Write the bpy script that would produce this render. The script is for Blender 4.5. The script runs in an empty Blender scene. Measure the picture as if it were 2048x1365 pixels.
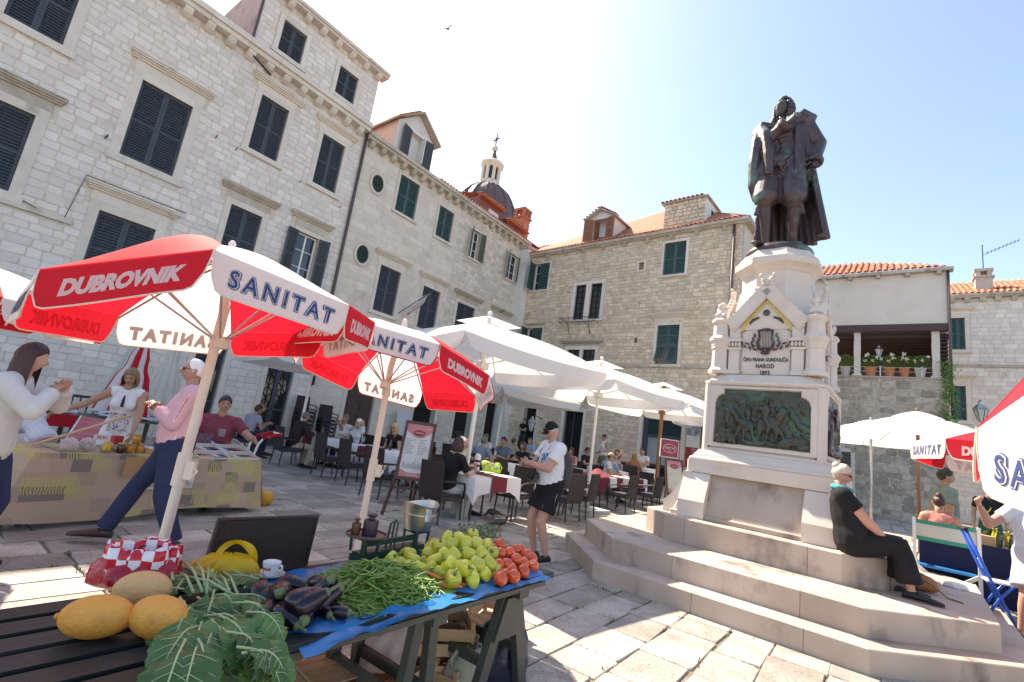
import bpy, bmesh, math, random
import numpy as np
from mathutils import Matrix, Vector, Euler
R_ = math.radians
sc = bpy.context.scene
COL = sc.collection
# ------------------------------------------------------------------ camera
FPX, PITCH, ROLL, CAMH = 959.8, R_(10.83), R_(8.13), 1.5      # focal length in photo pixels (2048 wide)
def _cam_rows():
    c, s = math.cos(PITCH), math.sin(PITCH)
    A = np.array([[1,0,0],[0,0,-1],[0,1,0.]]); P = np.array([[1,0,0],[0,c,s],[0,-s,c]])
    c, s = math.cos(ROLL), math.sin(ROLL); Q = np.array([[c,-s,0],[s,c,0],[0,0,1]])
    return Q @ P @ A
CR = _cam_rows(); CP = np.array([0,0,CAMH])
cam_d = bpy.data.cameras.new('camera'); cam = bpy.data.objects.new('camera', cam_d); COL.objects.link(cam)
cam_d.sensor_width = 36.0; cam_d.sensor_fit = 'HORIZONTAL'; cam_d.lens = FPX/2048*36.0
cam_d.clip_start = 0.05; cam_d.clip_end = 2000
_m = Matrix.Identity(4)
for i in range(3):
    _m[i][0] = CR[0][i]; _m[i][1] = -CR[1][i]; _m[i][2] = -CR[2][i]; _m[i][3] = CP[i]
cam.matrix_world = _m; sc.camera = cam
# ------------------------------------------------------------------ sky, sun, exposure
SUN_EL = R_(49); SUN_H = (-0.62, 0.785)                      # horizontal direction towards the sun
w = bpy.data.worlds.new('World'); sc.world = w; w.use_nodes = True
nt = w.node_tree; nt.nodes.clear()
sky = nt.nodes.new('ShaderNodeTexSky'); sky.sky_type = 'NISHITA'; sky.sun_disc = False
sky.sun_elevation = SUN_EL; sky.sun_rotation = math.atan2(SUN_H[0], SUN_H[1])
sky.air_density = 1.0; sky.dust_density = 1.0; sky.ozone_density = 3.0; sky.altitude = 20
bg = nt.nodes.new('ShaderNodeBackground'); bg.inputs['Strength'].default_value = 0.11
out = nt.nodes.new('ShaderNodeOutputWorld')
nt.links.new(sky.outputs[0], bg.inputs[0]); nt.links.new(bg.outputs[0], out.inputs[0])
sd = bpy.data.lights.new('sun', 'SUN'); sd.energy = 3.6; sd.angle = R_(0.53); sd.color = (1.0, 0.955, 0.88)
sun = bpy.data.objects.new('sun', sd); COL.objects.link(sun); sun.location = (-20, 30, 40)
_d = Vector((SUN_H[0]*math.cos(SUN_EL), SUN_H[1]*math.cos(SUN_EL), math.sin(SUN_EL)))
sun.rotation_euler = _d.to_track_quat('Z', 'Y').to_euler()
vs = sc.view_settings
vs.view_transform = 'Standard'; vs.look = 'None'; vs.gamma = 1.0; vs.use_curve_mapping = False; vs.exposure = 1.78
vs.use_white_balance = True; vs.white_balance_temperature = 7700; vs.white_balance_tint = 13   # camera set for the shade
sc.cycles.max_bounces = 8; sc.cycles.diffuse_bounces = 4; sc.cycles.transparent_max_bounces = 12
# ------------------------------------------------------------------ photo pixel -> place
def ray(x, y): return CR.T @ np.array([(x-1024)/FPX, (y-682.5)/FPX, 1.0])
def gp(x, y, z=0.0):                     # where the pixel's ray meets the level z
    d = ray(x, y); return CP + d*(z-CAMH)/d[2]
def dp(x, y, dist):                      # along the ray, forward distance dist
    d = ray(x, y); return CP + d*dist/d[1]
def project(p):
    v = CR @ (np.array(p, float)-CP); return v[0]/v[2]*FPX+1024, v[1]/v[2]*FPX+682.5, v[2]
class Frame:                             # a facade: s runs right along it, y into it, z up
    def __init__(self, ang_deg, origin):
        a = R_(ang_deg); self.r = np.array([math.cos(a), math.sin(a), 0]); self.i = np.array([-math.sin(a), math.cos(a), 0])
        self.o = np.array([origin[0], origin[1], 0.0]); self.a = a
    def sz(self, x, y, off=0.0):         # pixel -> (s, z) on the plane y = off
        d = ray(x, y); t = ((self.o-CP) @ self.i + off)/(d @ self.i); p = CP + t*d
        return (p-self.o) @ self.r, p[2]
    def w(self, s, y, z): return self.o + self.r*s + self.i*y + np.array([0,0,z])
    def loc(self, p): q = np.array(p, float)-self.o; return q @ self.r, q @ self.i, q[2]
    def rect(self, *px, off=0.0):        # pixel corners TL TR BR BL -> s0 s1 z0 z1
        q = [self.sz(*p, off=off) for p in px]
        return ((q[0][0]+q[3][0])/2, (q[1][0]+q[2][0])/2, (q[2][1]+q[3][1])/2, (q[0][1]+q[1][1])/2)
# ------------------------------------------------------------------ objects
def tag(o, label=None, cat=None, group=None, kind=None):
    if label: o['label'] = label
    if cat: o['category'] = cat
    if group: o['group'] = group
    if kind: o['kind'] = kind
    return o
def link(name, data, parent=None, mat4=None):
    o = bpy.data.objects.new(name, data); COL.objects.link(o)
    if parent is not None: o.parent = parent
    if mat4 is not None: o.matrix_local = mat4
    return o
def empty(name, loc=(0,0,0), rz=0.0, label=None, cat=None, group=None, rot=None, scale=None):
    o = bpy.data.objects.new(name, None); COL.objects.link(o); o.empty_display_size = 0.1
    o.location = Vector([float(c) for c in loc]); o.rotation_euler = rot if rot else (0,0,rz)
    if scale: o.scale = (scale,)*3 if not isinstance(scale, tuple) else scale
    return tag(o, label, cat, group)
def copy_tree(o, parent=None):
    c = o.copy(); COL.objects.link(c); c.parent = parent
    for ch in o.children: copy_tree(ch, c)
    return c
class MB:
    """collects shapes, becomes one mesh object"""
    def __init__(self): self.v = []; self.f = []; self.m = []; self.t = []; self.mi = 0; self.tv = 0.5
    def add(self, vs_, fs_):
        n = len(self.v); self.v.extend([tuple(map(float, p)) for p in vs_])
        for f in fs_:
            self.f.append(tuple(i+n for i in f)); self.m.append(self.mi); self.t.append(self.tv)
        return self
    def box(self, c, s, rz=0.0, M=None, taper=1.0):
        hx, hy, hz = s[0]/2, s[1]/2, s[2]/2
        p = [(x*(taper if z > 0 else 1), y*(taper if z > 0 else 1), z) for z in (-hz, hz) for x, y in ((-hx,-hy),(hx,-hy),(hx,hy),(-hx,hy))]
        if M is not None: p = [tuple(M @ Vector(q) + Vector(c)) for q in p]
        else:
            cr, sr = math.cos(rz), math.sin(rz); p = [(c[0]+x*cr-y*sr, c[1]+x*sr+y*cr, c[2]+z) for x, y, z in p]
        return self.add(p, [(0,3,2,1),(4,5,6,7),(0,1,5,4),(1,2,6,5),(2,3,7,6),(3,0,4,7)])
    def box2(self, a, b):                # min corner, max corner
        return self.box([(a[i]+b[i])/2 for i in range(3)], [abs(b[i]-a[i]) for i in range(3)])
    def beam(self, p0, p1, wx, wy, up=(0,0,1)):
        p0, p1 = Vector(p0), Vector(p1); z = (p1-p0); L = z.length; z.normalize()
        x = Vector(up).cross(z)
        if x.length < 1e-4: x = Vector((1,0,0)).cross(z)
        x.normalize(); y = z.cross(x)
        return self.box((p0+p1)/2, (wx, wy, L), M=Matrix((x, y, z)).transposed())
    def tube(self, pts, rads, n=8, caps=True, flat=None):
        pts = [Vector([float(c) for c in p]) for p in pts]
        if not isinstance(rads, (list, tuple)): rads = [rads]*len(pts)
        vs_, fs_ = [], []; ref = None
        for i, p in enumerate(pts):
            t = (pts[min(i+1, len(pts)-1)]-pts[max(i-1, 0)]).normalized()
            if ref is None:
                ref = t.orthogonal().normalized() if flat is None else (Vector(flat)-t*Vector(flat).dot(t)).normalized()
            else:
                ref = (ref-t*ref.dot(t)); ref = ref.normalized() if ref.length > 1e-6 else t.orthogonal().normalized()
            b = t.cross(ref); r = rads[i]
            ra, rb = (r if isinstance(r, tuple) else (r, r))
            for k in range(n):
                a = 2*math.pi*(k+0.5)/n
                vs_.append(p+ref*math.cos(a)*ra+b*math.sin(a)*rb)
        for i in range(len(pts)-1):
            for k in range(n):
                k2 = (k+1) % n; fs_.append((i*n+k, i*n+k2, (i+1)*n+k2, (i+1)*n+k))
        if caps: fs_.append(tuple(range(n))[::-1]); fs_.append(tuple(range((len(pts)-1)*n, len(pts)*n)))
        return self.add(vs_, fs_)
    def cyl(self, p0, p1, r0, r1=None, n=12): return self.tube([p0, p1], [r0, r0 if r1 is None else r1], n)
    def lathe(self, prof, n=16, c=(0,0,0), M=None, close=True, wob=None, sx=1.0, sy=1.0):
        vs_, fs_ = [], []
        for i, (r, z) in enumerate(prof):
            for k in range(n):
                a = 2*math.pi*k/n; q = 1 if wob is None else wob(a, z)
                p = Vector((r*q*math.cos(a)*sx, r*q*math.sin(a)*sy, z))
                if M is not None: p = M @ p
                vs_.append((p[0]+c[0], p[1]+c[1], p[2]+c[2]))
        for i in range(len(prof)-1):
            for k in range(n):
                k2 = (k+1) % n; fs_.append((i*n+k, i*n+k2, (i+1)*n+k2, (i+1)*n+k))
        if close: fs_.append(tuple(range(n))[::-1]); fs_.append(tuple(range((len(prof)-1)*n, len(prof)*n)))
        return self.add(vs_, fs_)
    def ball(self, c, r, n=10, m=7, M=None):
        r = r if isinstance(r, (tuple, list)) else (r, r, r); vs_ = []; fs_ = []
        for j in range(m+1):
            ph = math.pi*j/m
            for k in range(n):
                a = 2*math.pi*k/n; p = Vector((r[0]*math.sin(ph)*math.cos(a), r[1]*math.sin(ph)*math.sin(a), -r[2]*math.cos(ph)))
                if M is not None: p = M @ p
                vs_.append((p[0]+c[0], p[1]+c[1], p[2]+c[2]))
        for j in range(m):
            for k in range(n):
                k2 = (k+1) % n; fs_.append((j*n+k, j*n+k2, (j+1)*n+k2, (j+1)*n+k))
        return self.add(vs_, fs_)
    def prism(self, poly, z0, z1, T=None):   # poly (x,y) counter-clockwise, T maps (x,y,z)->place
        n = len(poly); T = T or (lambda x, y, z: (x, y, z))
        vs_ = [T(x, y, z0) for x, y in poly]+[T(x, y, z1) for x, y in poly]
        fs_ = [tuple(range(n))[::-1], tuple(range(n, 2*n))]+[(i, (i+1) % n, n+(i+1) % n, n+i) for i in range(n)]
        return self.add(vs_, fs_)
    def loft(self, rings, caps=True):
        n = len(rings[0]); vs_ = [p for r in rings for p in r]; fs_ = []
        for i in range(len(rings)-1):
            for k in range(n):
                k2 = (k+1) % n; fs_.append((i*n+k, i*n+k2, (i+1)*n+k2, (i+1)*n+k))
        if caps: fs_.append(tuple(range(n))[::-1]); fs_.append(tuple(range((len(rings)-1)*n, len(rings)*n)))
        return self.add(vs_, fs_)
    def grid(self, fn, nu, nv):          # fn(u,v) -> point, u,v in 0..1
        vs_ = [fn(i/nu, j/nv) for j in range(nv+1) for i in range(nu+1)]
        fs_ = [(j*(nu+1)+i, j*(nu+1)+i+1, (j+1)*(nu+1)+i+1, (j+1)*(nu+1)+i) for j in range(nv) for i in range(nu)]
        return self.add(vs_, fs_)
    def mesh(self, name, mats, smooth=False):
        me = bpy.data.meshes.new(name); me.from_pydata(self.v, [], self.f)
        for m in (mats if isinstance(mats, (list, tuple)) else [mats]): me.materials.append(m)
        if any(self.m): me.polygons.foreach_set('material_index', self.m)
        if any(t != 0.5 for t in self.t):
            at = me.attributes.new('tint', 'FLOAT', 'FACE'); at.data.foreach_set('value', self.t)
        if smooth: me.polygons.foreach_set('use_smooth', [True]*len(self.f))
        me.update(); return me
    def build(self, name, mats, parent=None, smooth=False, mat4=None, fix=False, auto=None):
        me = self.mesh(name, mats, smooth)
        if fix:
            b = bmesh.new(); b.from_mesh(me); bmesh.ops.recalc_face_normals(b, faces=b.faces); b.to_mesh(me); b.free()
        if auto is not None: me.set_sharp_from_angle(angle=R_(auto))
        return link(name, me, parent, mat4)
_tmp = bpy.data.scenes.new('workshop')
def evaluated(make):
    """evaluates one temporary object in a scene of its own"""
    o = make; _tmp.collection.objects.link(o); vl = _tmp.view_layers[0]; vl.update(); dg = vl.depsgraph; dg.update()
    me = bpy.data.meshes.new_from_object(o.evaluated_get(dg)); _tmp.collection.objects.unlink(o); return me
TXT = {}
def text_mesh(s, size, font=None, extrude=0.0, bold=0.0, spacing=1.0, res=3, shear=0.0):
    key = (s, size, extrude, bold, spacing, res, shear)
    if key not in TXT:
        cu = bpy.data.curves.new('lettering', 'FONT'); cu.body = s; cu.size = size; cu.extrude = extrude
        cu.offset = bold; cu.space_character = spacing; cu.resolution_u = res; cu.align_x = 'CENTER'; cu.align_y = 'CENTER'; cu.shear = shear
        o = bpy.data.objects.new('lettering', cu); TXT[key] = evaluated(o); bpy.data.objects.remove(o); bpy.data.curves.remove(cu)
    return TXT[key].copy()
# ------------------------------------------------------------------ materials
MATS = {}
def mat(name, col, rough=0.75, col2=None, ns=6.0, detail=4.0, amt=1.0, bump=0.0, bs=30.0, metal=0.0, spec=0.5, tint=0.0,
        alpha=1.0, trans=0.0, transl=None, stain=None, coat=0.0, sheen=0.0, speck=None, objrand=0.0, stretch=(1,1,1), emit=None):
    """procedural principled material: two colours mixed by noise, stains, per-piece tint, bump"""
    if name in MATS: return MATS[name]
    m = bpy.data.materials.new(name); MATS[name] = m; m.use_nodes = True; t = m.node_tree; N = t.nodes; L = t.links
    b = N['Principled BSDF']; b.inputs['Roughness'].default_value = rough; b.inputs['Metallic'].default_value = metal
    b.inputs['Specular IOR Level'].default_value = spec; b.inputs['Coat Weight'].default_value = coat; b.inputs['Sheen Weight'].default_value = sheen
    b.inputs['Transmission Weight'].default_value = trans; b.inputs['Alpha'].default_value = alpha
    tc = N.new('ShaderNodeTexCoord'); mp = N.new('ShaderNodeMapping'); mp.inputs['Scale'].default_value = stretch
    L.new(tc.outputs['Object'], mp.inputs['Vector']); vec = mp.outputs['Vector']
    def noise(scale, det=4.0, rgh=0.55):
        n = N.new('ShaderNodeTexNoise'); n.inputs['Scale'].default_value = scale; n.inputs['Detail'].default_value = det
        n.inputs['Roughness'].default_value = rgh; L.new(vec, n.inputs['Vector']); return n.outputs['Fac']
    def ramp(s, p0, p1, c0=(0,0,0,1), c1=(1,1,1,1)):
        r = N.new('ShaderNodeValToRGB'); r.color_ramp.elements[0].position = p0; r.color_ramp.elements[1].position = p1
        r.color_ramp.elements[0].color = c0; r.color_ramp.elements[1].color = c1; L.new(s, r.inputs[0]); return r.outputs[0]
    def mix(f, a, bb, mode='MIX'):
        x = N.new('ShaderNodeMix'); x.data_type = 'RGBA'; x.blend_type = mode
        for s, k in ((f, 0), (a, 6), (bb, 7)):
            if hasattr(s, 'is_output'): L.new(s, x.inputs[k])
            else: x.inputs[k].default_value = s if k == 0 else (tuple(s)+(1,))[:4]
        return x.outputs[2]
    c = tuple(col)+(1,)
    if col2 is not None: c = mix(ramp(noise(ns, detail), 0.5-0.25/amt, 0.5+0.25/amt), col, col2)
    if tint > 0:
        a = N.new('ShaderNodeAttribute'); a.attribute_name = 'tint'
        mr = N.new('ShaderNodeMapRange'); mr.inputs[3].default_value = 1-tint; mr.inputs[4].default_value = 1+tint; L.new(a.outputs['Fac'], mr.inputs[0])
        vm = N.new('ShaderNodeVectorMath'); vm.operation = 'SCALE'
        if hasattr(c, 'is_output'): L.new(c, vm.inputs[0])
        else: vm.inputs[0].default_value = c[:3]
        L.new(mr.outputs[0], vm.inputs['Scale']); c = vm.outputs[0]
    if objrand > 0:
        a = N.new('ShaderNodeObjectInfo'); mr = N.new('ShaderNodeMapRange'); mr.inputs[3].default_value = 1-objrand; mr.inputs[4].default_value = 1+objrand; L.new(a.outputs['Random'], mr.inputs[0])
        vm = N.new('ShaderNodeVectorMath'); vm.operation = 'SCALE'
        if hasattr(c, 'is_output'): L.new(c, vm.inputs[0])
        else: vm.inputs[0].default_value = c[:3]
        L.new(mr.outputs[0], vm.inputs['Scale']); c = vm.outputs[0]
    if stain is not None:                # (colour, scale, threshold, softness)
        c = mix(ramp(noise(stain[1], 5.0, 0.6), stain[2], stain[2]+stain[3]), c, stain[0])
    if speck is not None:                # (colour, scale, threshold): pits or spots
        v = N.new('ShaderNodeTexVoronoi'); v.inputs['Scale'].default_value = speck[1]; v.inputs['Randomness'].default_value = 1.0; L.new(vec, v.inputs['Vector'])
        c = mix(ramp(v.outputs['Distance'], speck[2]*0.6, speck[2], (1,1,1,1), (0,0,0,1)), c, speck[0])
    if hasattr(c, 'is_output'): L.new(c, b.inputs['Base Color'])
    else: b.inputs['Base Color'].default_value = c
    if bump > 0:
        bn = N.new('ShaderNodeBump'); bn.inputs['Strength'].default_value = bump; bn.inputs['Distance'].default_value = 0.02
        L.new(noise(bs, 5.0), bn.inputs['Height']); L.new(bn.outputs[0], b.inputs['Normal'])
    if transl is not None:               # thin cloth that lets light through: (share)
        tr = N.new('ShaderNodeBsdfTranslucent'); ms = N.new('ShaderNodeMixShader'); ms.inputs[0].default_value = transl
        if hasattr(c, 'is_output'): L.new(c, tr.inputs[0])
        else: tr.inputs[0].default_value = c
        L.new(b.outputs[0], ms.inputs[1]); L.new(tr.outputs[0], ms.inputs[2]); L.new(ms.outputs[0], N['Material Output'].inputs[0])
    if emit: b.inputs['Emission Color'].default_value = emit[0]+(1,); b.inputs['Emission Strength'].default_value = emit[1]
    return m
WHITE_STONE = mat('pale limestone', (0.68,0.60,0.525), 0.85, (0.77,0.71,0.65), 3.0, bump=0.25, bs=18, tint=0.10, stain=((0.50,0.42,0.33), 1.1, 0.60, 0.18))
TAN_STONE = mat('tan rubble stone', (0.60,0.47,0.335), 0.9, (0.72,0.61,0.475), 4.0, bump=0.6, bs=14, tint=0.18, stain=((0.40,0.28,0.18), 1.6, 0.62, 0.12))
ASHLAR = mat('cream ashlar', (0.63,0.54,0.43), 0.85, (0.73,0.66,0.57), 2.0, bump=0.2, bs=20, tint=0.08, stain=((0.46,0.36,0.25), 0.9, 0.58, 0.2))
GREY_STONE = mat('dark weathered block', (0.30,0.25,0.20), 0.95, (0.52,0.45,0.37), 5.0, bump=0.7, bs=16, tint=0.3, stain=((0.13,0.12,0.10), 2.0, 0.6, 0.12))
MORTAR = mat('mortar', (0.60,0.50,0.40), 0.95, (0.68,0.59,0.49), 5.0, bump=0.3, bs=40)
MORTAR_D = mat('old mortar', (0.56,0.45,0.33), 0.95, (0.66,0.56,0.44), 5.0, bump=0.4, bs=40)
TRIM = mat('dressed stone trim', (0.65,0.56,0.46), 0.8, (0.74,0.67,0.58), 2.2, bump=0.12, bs=25, tint=0.08, stain=((0.40,0.33,0.25), 1.7, 0.60, 0.16))
TRIM_D = mat('weathered stone trim', (0.42,0.36,0.28), 0.9, (0.60,0.53,0.44), 3.0, bump=0.35, bs=22, tint=0.12, stain=((0.20,0.17,0.14), 2.5, 0.60, 0.12))
PLASTER = mat('cream plaster', (0.66,0.58,0.50), 0.9, (0.73,0.66,0.58), 1.6, bump=0.08, bs=30, stain=((0.52,0.46,0.39), 0.7, 0.56, 0.25))
SHUT_NAVY = mat('dark slate blue shutter paint', (0.036,0.046,0.060), 0.55, (0.055,0.066,0.082), 9.0)
SHUT_GREEN = mat('dark green shutter paint', (0.030,0.075,0.070), 0.5, (0.045,0.10,0.092), 9.0)
SHUT_OLIVE = mat('olive shutter paint', (0.075,0.095,0.060), 0.55, (0.10,0.12,0.08), 9.0)
SHUT_BROWN = mat('brown shutter wood', (0.22,0.10,0.055), 0.6, (0.28,0.14,0.08), 9.0)
WHITE_PAINT = mat('white window paint', (0.78,0.77,0.74), 0.5)
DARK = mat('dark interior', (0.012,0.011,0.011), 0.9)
GLASS = mat('window glass', (0.03,0.035,0.04), 0.08, spec=0.8)
IRON = mat('black iron', (0.018,0.018,0.02), 0.5, metal=0.3)
TILE = mat('terracotta roof tile', (0.50,0.14,0.065), 0.85, (0.60,0.24,0.13), 7.0, bump=0.2, bs=30, tint=0.32, stain=((0.30,0.17,0.12), 3.0, 0.62, 0.1))
PIPE = mat('rain pipe brown', (0.10,0.065,0.06), 0.5)
# ------------------------------------------------------------------ frames of the place
LF = Frame(52.2, (-16*0.7902, 16*0.6129)); 
_c = LF.sz(1050, 498); CORNER = LF.w(_c[0], 0, 0)
BF = Frame(-41.6, CORNER)
MF = Frame(-41.07, (0, 0)); MC = (-1.65, 7.80)
_t = dp(1780, 752, 20.0); TF = Frame(-39.1, _t)
_t = dp(1990, 752, 24.0); RF = Frame(-39.1, _t)
S_CORNER = _c[0]
def ground_z(x, y):                      # the square rises a little towards the back houses
    d = -BF.loc((x, y, 0))[1]; t = min(max((5.6-d)/3.2, 0), 1); return 0.30*t*t*(3-2*t)
# ------------------------------------------------------------------ paving
PAVE = mat('worn limestone paving', (0.27,0.235,0.20), 0.66, (0.43,0.385,0.335), 2.6, amt=1.5, bump=0.5, bs=22, tint=0.32, speck=((0.14,0.12,0.10), 34, 0.27), stain=((0.20,0.18,0.16), 1.6, 0.58, 0.14), spec=0.4)
JOINT = mat('dirt joint', (0.13,0.11,0.085), 0.95, (0.22,0.19,0.15), 8.0, bump=0.4, bs=50, stain=((0.09,0.11,0.04), 2.5, 0.6, 0.1))
random.seed(11)
gm = MB()
_n = 40
def _gfn(u, v):
    x = -60+120*u; y = -30+130*v; return (x, y, ground_z(x, y)-0.012)
gm.grid(_gfn, 120, 130)
ground = gm.build('ground', JOINT, smooth=True); tag(ground, kind='structure')
far = MB(); far.grid(lambda u, v: (-900+1800*u, -900+1800*v, -0.35), 8, 8)
tag(far.build('outer_ground', JOINT), kind='structure')
bk = MB(); bk.grid(lambda u, v: (-55+110*u, -60+61.0*v, -.003), 10, 10); tag(bk.build('bounce_pavement', PAVE), kind='structure')  # unseen paving behind the camera, added to bounce sunlight onto the facades
def slab(cx, cy, lx, ly):                # one paving stone with worn corners, frame of the left house
    g = 0.006; c = 0.016; hx, hy = lx/2-g, ly/2-g; j = lambda: random.uniform(-0.016, 0.016)
    o = [(-hx+c,-hy),(hx-c,-hy),(hx,-hy+c),(hx,hy-c),(hx-c,hy),(-hx+c,hy),(-hx,hy-c),(-hx,-hy+c)]
    o = [(x+j(), y+j()) for x, y in o]; tl = random.uniform(-0.004, 0.004); tz = random.uniform(0, 0.004)
    vs_ = []
    for x, y in o: vs_.append((x, y, -0.02))
    for x, y in o: vs_.append((x, y, -0.004+tl*x))
    for x, y in o: vs_.append((x*(1-0.012/lx), y*(1-0.012/ly), 0.002+tz+tl*x))
    P = []
    for x, y, z in vs_:
        wx, wy, _ = LF.w(cx+x, cy+y, 0); P.append((wx, wy, z+ground_z(wx, wy)))
    f = [tuple(range(16, 24))]
    for a in (0, 8):
        for i in range(8): f.append((a+i, a+(i+1) % 8, a+8+(i+1) % 8, a+8+i))
    return P, f
slabs = []
y = -20.5
while y < -0.05:
    ly = random.uniform(0.30, 0.44); s = -15+random.uniform(0, .5)
    while s < 27:
        lx = random.uniform(0.40, 0.95); wpt = LF.w(s+lx/2, y+ly/2, 0)
        px, py, dz = project(wpt)
        if dz > 0.8 and -250 < px < 2300 and py < 1700 and wpt[1] < 32:
            ml = MF.loc(wpt)
            if not (abs(ml[0]-MC[0]) < 1.9 and abs(ml[1]-MC[1]) < 1.9):
                vis = 1.0 if (-20 < px < 2068 and py < 1400) else 0.05
                slabs.append((lx*ly/dz**2*vis, s+lx/2, y+ly/2, lx, ly))
        s += lx
    y += ly
slabs.sort(reverse=True)
rest = MB()
for k, (a, cx, cy, lx, ly) in enumerate(slabs):
    P, f = slab(cx, cy, lx, ly)
    tv = random.random()
    if k < 300:
        b = MB(); b.tv = tv; b.add(P, f); b.build('paving_stone', PAVE, ground)
    else:
        rest.tv = tv; rest.add(P, f)
tag(rest.build('paving_stones', PAVE, ground), kind='stuff')
# weeds in the joints: small tufts between the stones of the open square
WEED = mat('weed green', (0.10,0.15,0.035), 0.8, (0.17,0.20,0.06), 30.0)
wd = MB()
for k in range(230):
    a, cx, cy, lx, ly = slabs[random.randrange(0, 230)]
    e = random.random()
    bx, by = (cx+random.uniform(-.5,.5)*lx, cy+ly/2) if e < .6 else (cx+lx/2, cy+random.uniform(-.5,.5)*ly)
    for q in range(random.randint(4, 14)):
        p = LF.w(bx+random.gauss(0, .05 if e < .6 else .012), by+random.gauss(0, .012 if e < .6 else .05), 0)
        h = random.uniform(.008, .032); an = random.uniform(0, 6.28); dx, dy = math.cos(an)*.010, math.sin(an)*.010
        wd.add([(p[0]-dx, p[1]-dy, -.006), (p[0]+dx, p[1]+dy, -.006), (p[0]+random.uniform(-.015,.015), p[1]+random.uniform(-.015,.015), h)], [(0,1,2)])
tag(wd.build('weeds', WEED, ground), kind='stuff')
# ------------------------------------------------------------------ masonry
def fr_empty(name, F, label, cat='building'): return empty(name, F.o, F.a, label, cat)
def wall_cells(b, s0, s1, z0, z1, holes, y=0.0, depth=0.28):
    """wall face on the plane y with real holes and their reveals"""
    hs = [(max(a, s0), min(c, s1), max(d, z0), min(e, z1)) for a, c, d, e in holes if a < s1 and c > s0 and d < z1 and e > z0]
    S = sorted({s0, s1, *[h[0] for h in hs], *[h[1] for h in hs]}); Z = sorted({z0, z1, *[h[2] for h in hs], *[h[3] for h in hs]})
    for i in range(len(S)-1):
        for j in range(len(Z)-1):
            cs, cz = (S[i]+S[i+1])/2, (Z[j]+Z[j+1])/2
            if any(h[0] < cs < h[1] and h[2] < cz < h[3] for h in hs): continue
            b.add([(S[i],y,Z[j]),(S[i+1],y,Z[j]),(S[i+1],y,Z[j+1]),(S[i],y,Z[j+1])], [(0,1,2,3)])
    for a, c, d, e in hs:
        yb = y+depth
        b.add([(a,y,d),(a,yb,d),(a,yb,e),(a,y,e)], [(0,1,2,3)]); b.add([(c,y,d),(c,yb,d),(c,yb,e),(c,y,e)], [(3,2,1,0)])
        b.add([(a,y,e),(c,y,e),(c,yb,e),(a,yb,e)], [(0,3,2,1)]); b.add([(a,y,d),(c,y,d),(c,yb,d),(a,yb,d)], [(0,1,2,3)])
        b.add([(a,yb,d),(c,yb,d),(c,yb,e),(a,yb,e)], [(0,1,2,3)])
def stone_piece(a, c, d, e, proud, rag, y=0.0):
    w_, h_ = c-a, e-d; k = min(w_, h_)*random.uniform(0.06, 0.19); j = lambda: random.uniform(-rag, rag)
    o = [(a+k,d),(c-k,d),(c,d+k),(c,e-k),(c-k,e),(a+k,e),(a,e-k),(a,d+k)]
    o = [(x+j(), z+j()) for x, z in o]; mx, mz = (a+c)/2, (d+e)/2; q = 1-min(0.016/min(w_, h_), 0.3)
    tl = random.uniform(-.4, .4)*proud
    P = [(x, y+0.006, z) for x, z in o]+[(mx+(x-mx)*q, y-proud-tl*(x-mx)/w_*2, mz+(z-mz)*q) for x, z in o]
    return P, [tuple(range(8, 16))]+[(i, (i+1) % 8, 8+(i+1) % 8, 8+i) for i in range(8)]
def masonry(parent, F, s0, s1, z0, z1, holes, ch, cw, joint, proud, rag, material, name='stone', seed=1, y=0.0, keep=300, bond=0.5):
    rnd = random.Random(seed); random.seed(seed); L = []
    z = z0
    while z < z1-0.03:
        h = min(rnd.uniform(*ch), z1-z)
        if z1-(z+h) < ch[0]*0.5: h = z1-z
        cuts = sorted({s0, s1, *[v for o in holes if o[2] < z+h-.01 and o[3] > z+.01 for v in (o[0], o[1]) if s0 < v < s1]})
        for i in range(len(cuts)-1):
            a, c = cuts[i], cuts[i+1]; m = (a+c)/2; d, e = z, z+h; ok = True
            for o in holes:
                if o[0] < m < o[1] and o[2] < e-.01 and o[3] > d+.01:
                    up, lo = e-o[3], o[2]-d
                    if up > 0.05 and up >= lo: d = o[3]
                    elif lo > 0.05: e = o[2]
                    else: ok = False
            if not ok or e-d < 0.04: continue
            x = a
            while x < c-0.02:
                wd_ = rnd.uniform(*cw)*(0.75 if e-d < h*.7 else 1)
                if c-(x+wd_) < cw[0]*0.6: wd_ = c-x
                jj = joint*rnd.uniform(.6, 1.5)
                if wd_ > jj*2.5: L.append((x+jj/2, x+wd_-jj/2, d+jj/2, e-jj/2))
                x += wd_
        z += h
    sc_ = []
    for st in L:
        px, py, dz = project(F.w((st[0]+st[1])/2, y, (st[2]+st[3])/2))
        v = 1 if (0 < px < 2048 and 0 < py < 1365 and dz > 0) else 0.001
        sc_.append(((st[1]-st[0])*(st[3]-st[2])/max(dz, .5)**2*v, st))
    sc_.sort(key=lambda t: -t[0]); rest = MB()
    for k, (_, st) in enumerate(sc_):
        P, f = stone_piece(*st, rnd.uniform(.5, 1.2)*proud, rag, y)
        t = rnd.random()
        if k < keep: b = MB(); b.tv = t; b.add(P, f); b.build(name, material, parent)
        else: rest.tv = t; rest.add(P, f)
    if rest.f: tag(rest.build(name+'s', material, parent), kind='stuff')
def grow(r, m): return (r[0]-m, r[1]+m, r[2]-m, r[3]+m)
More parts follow.
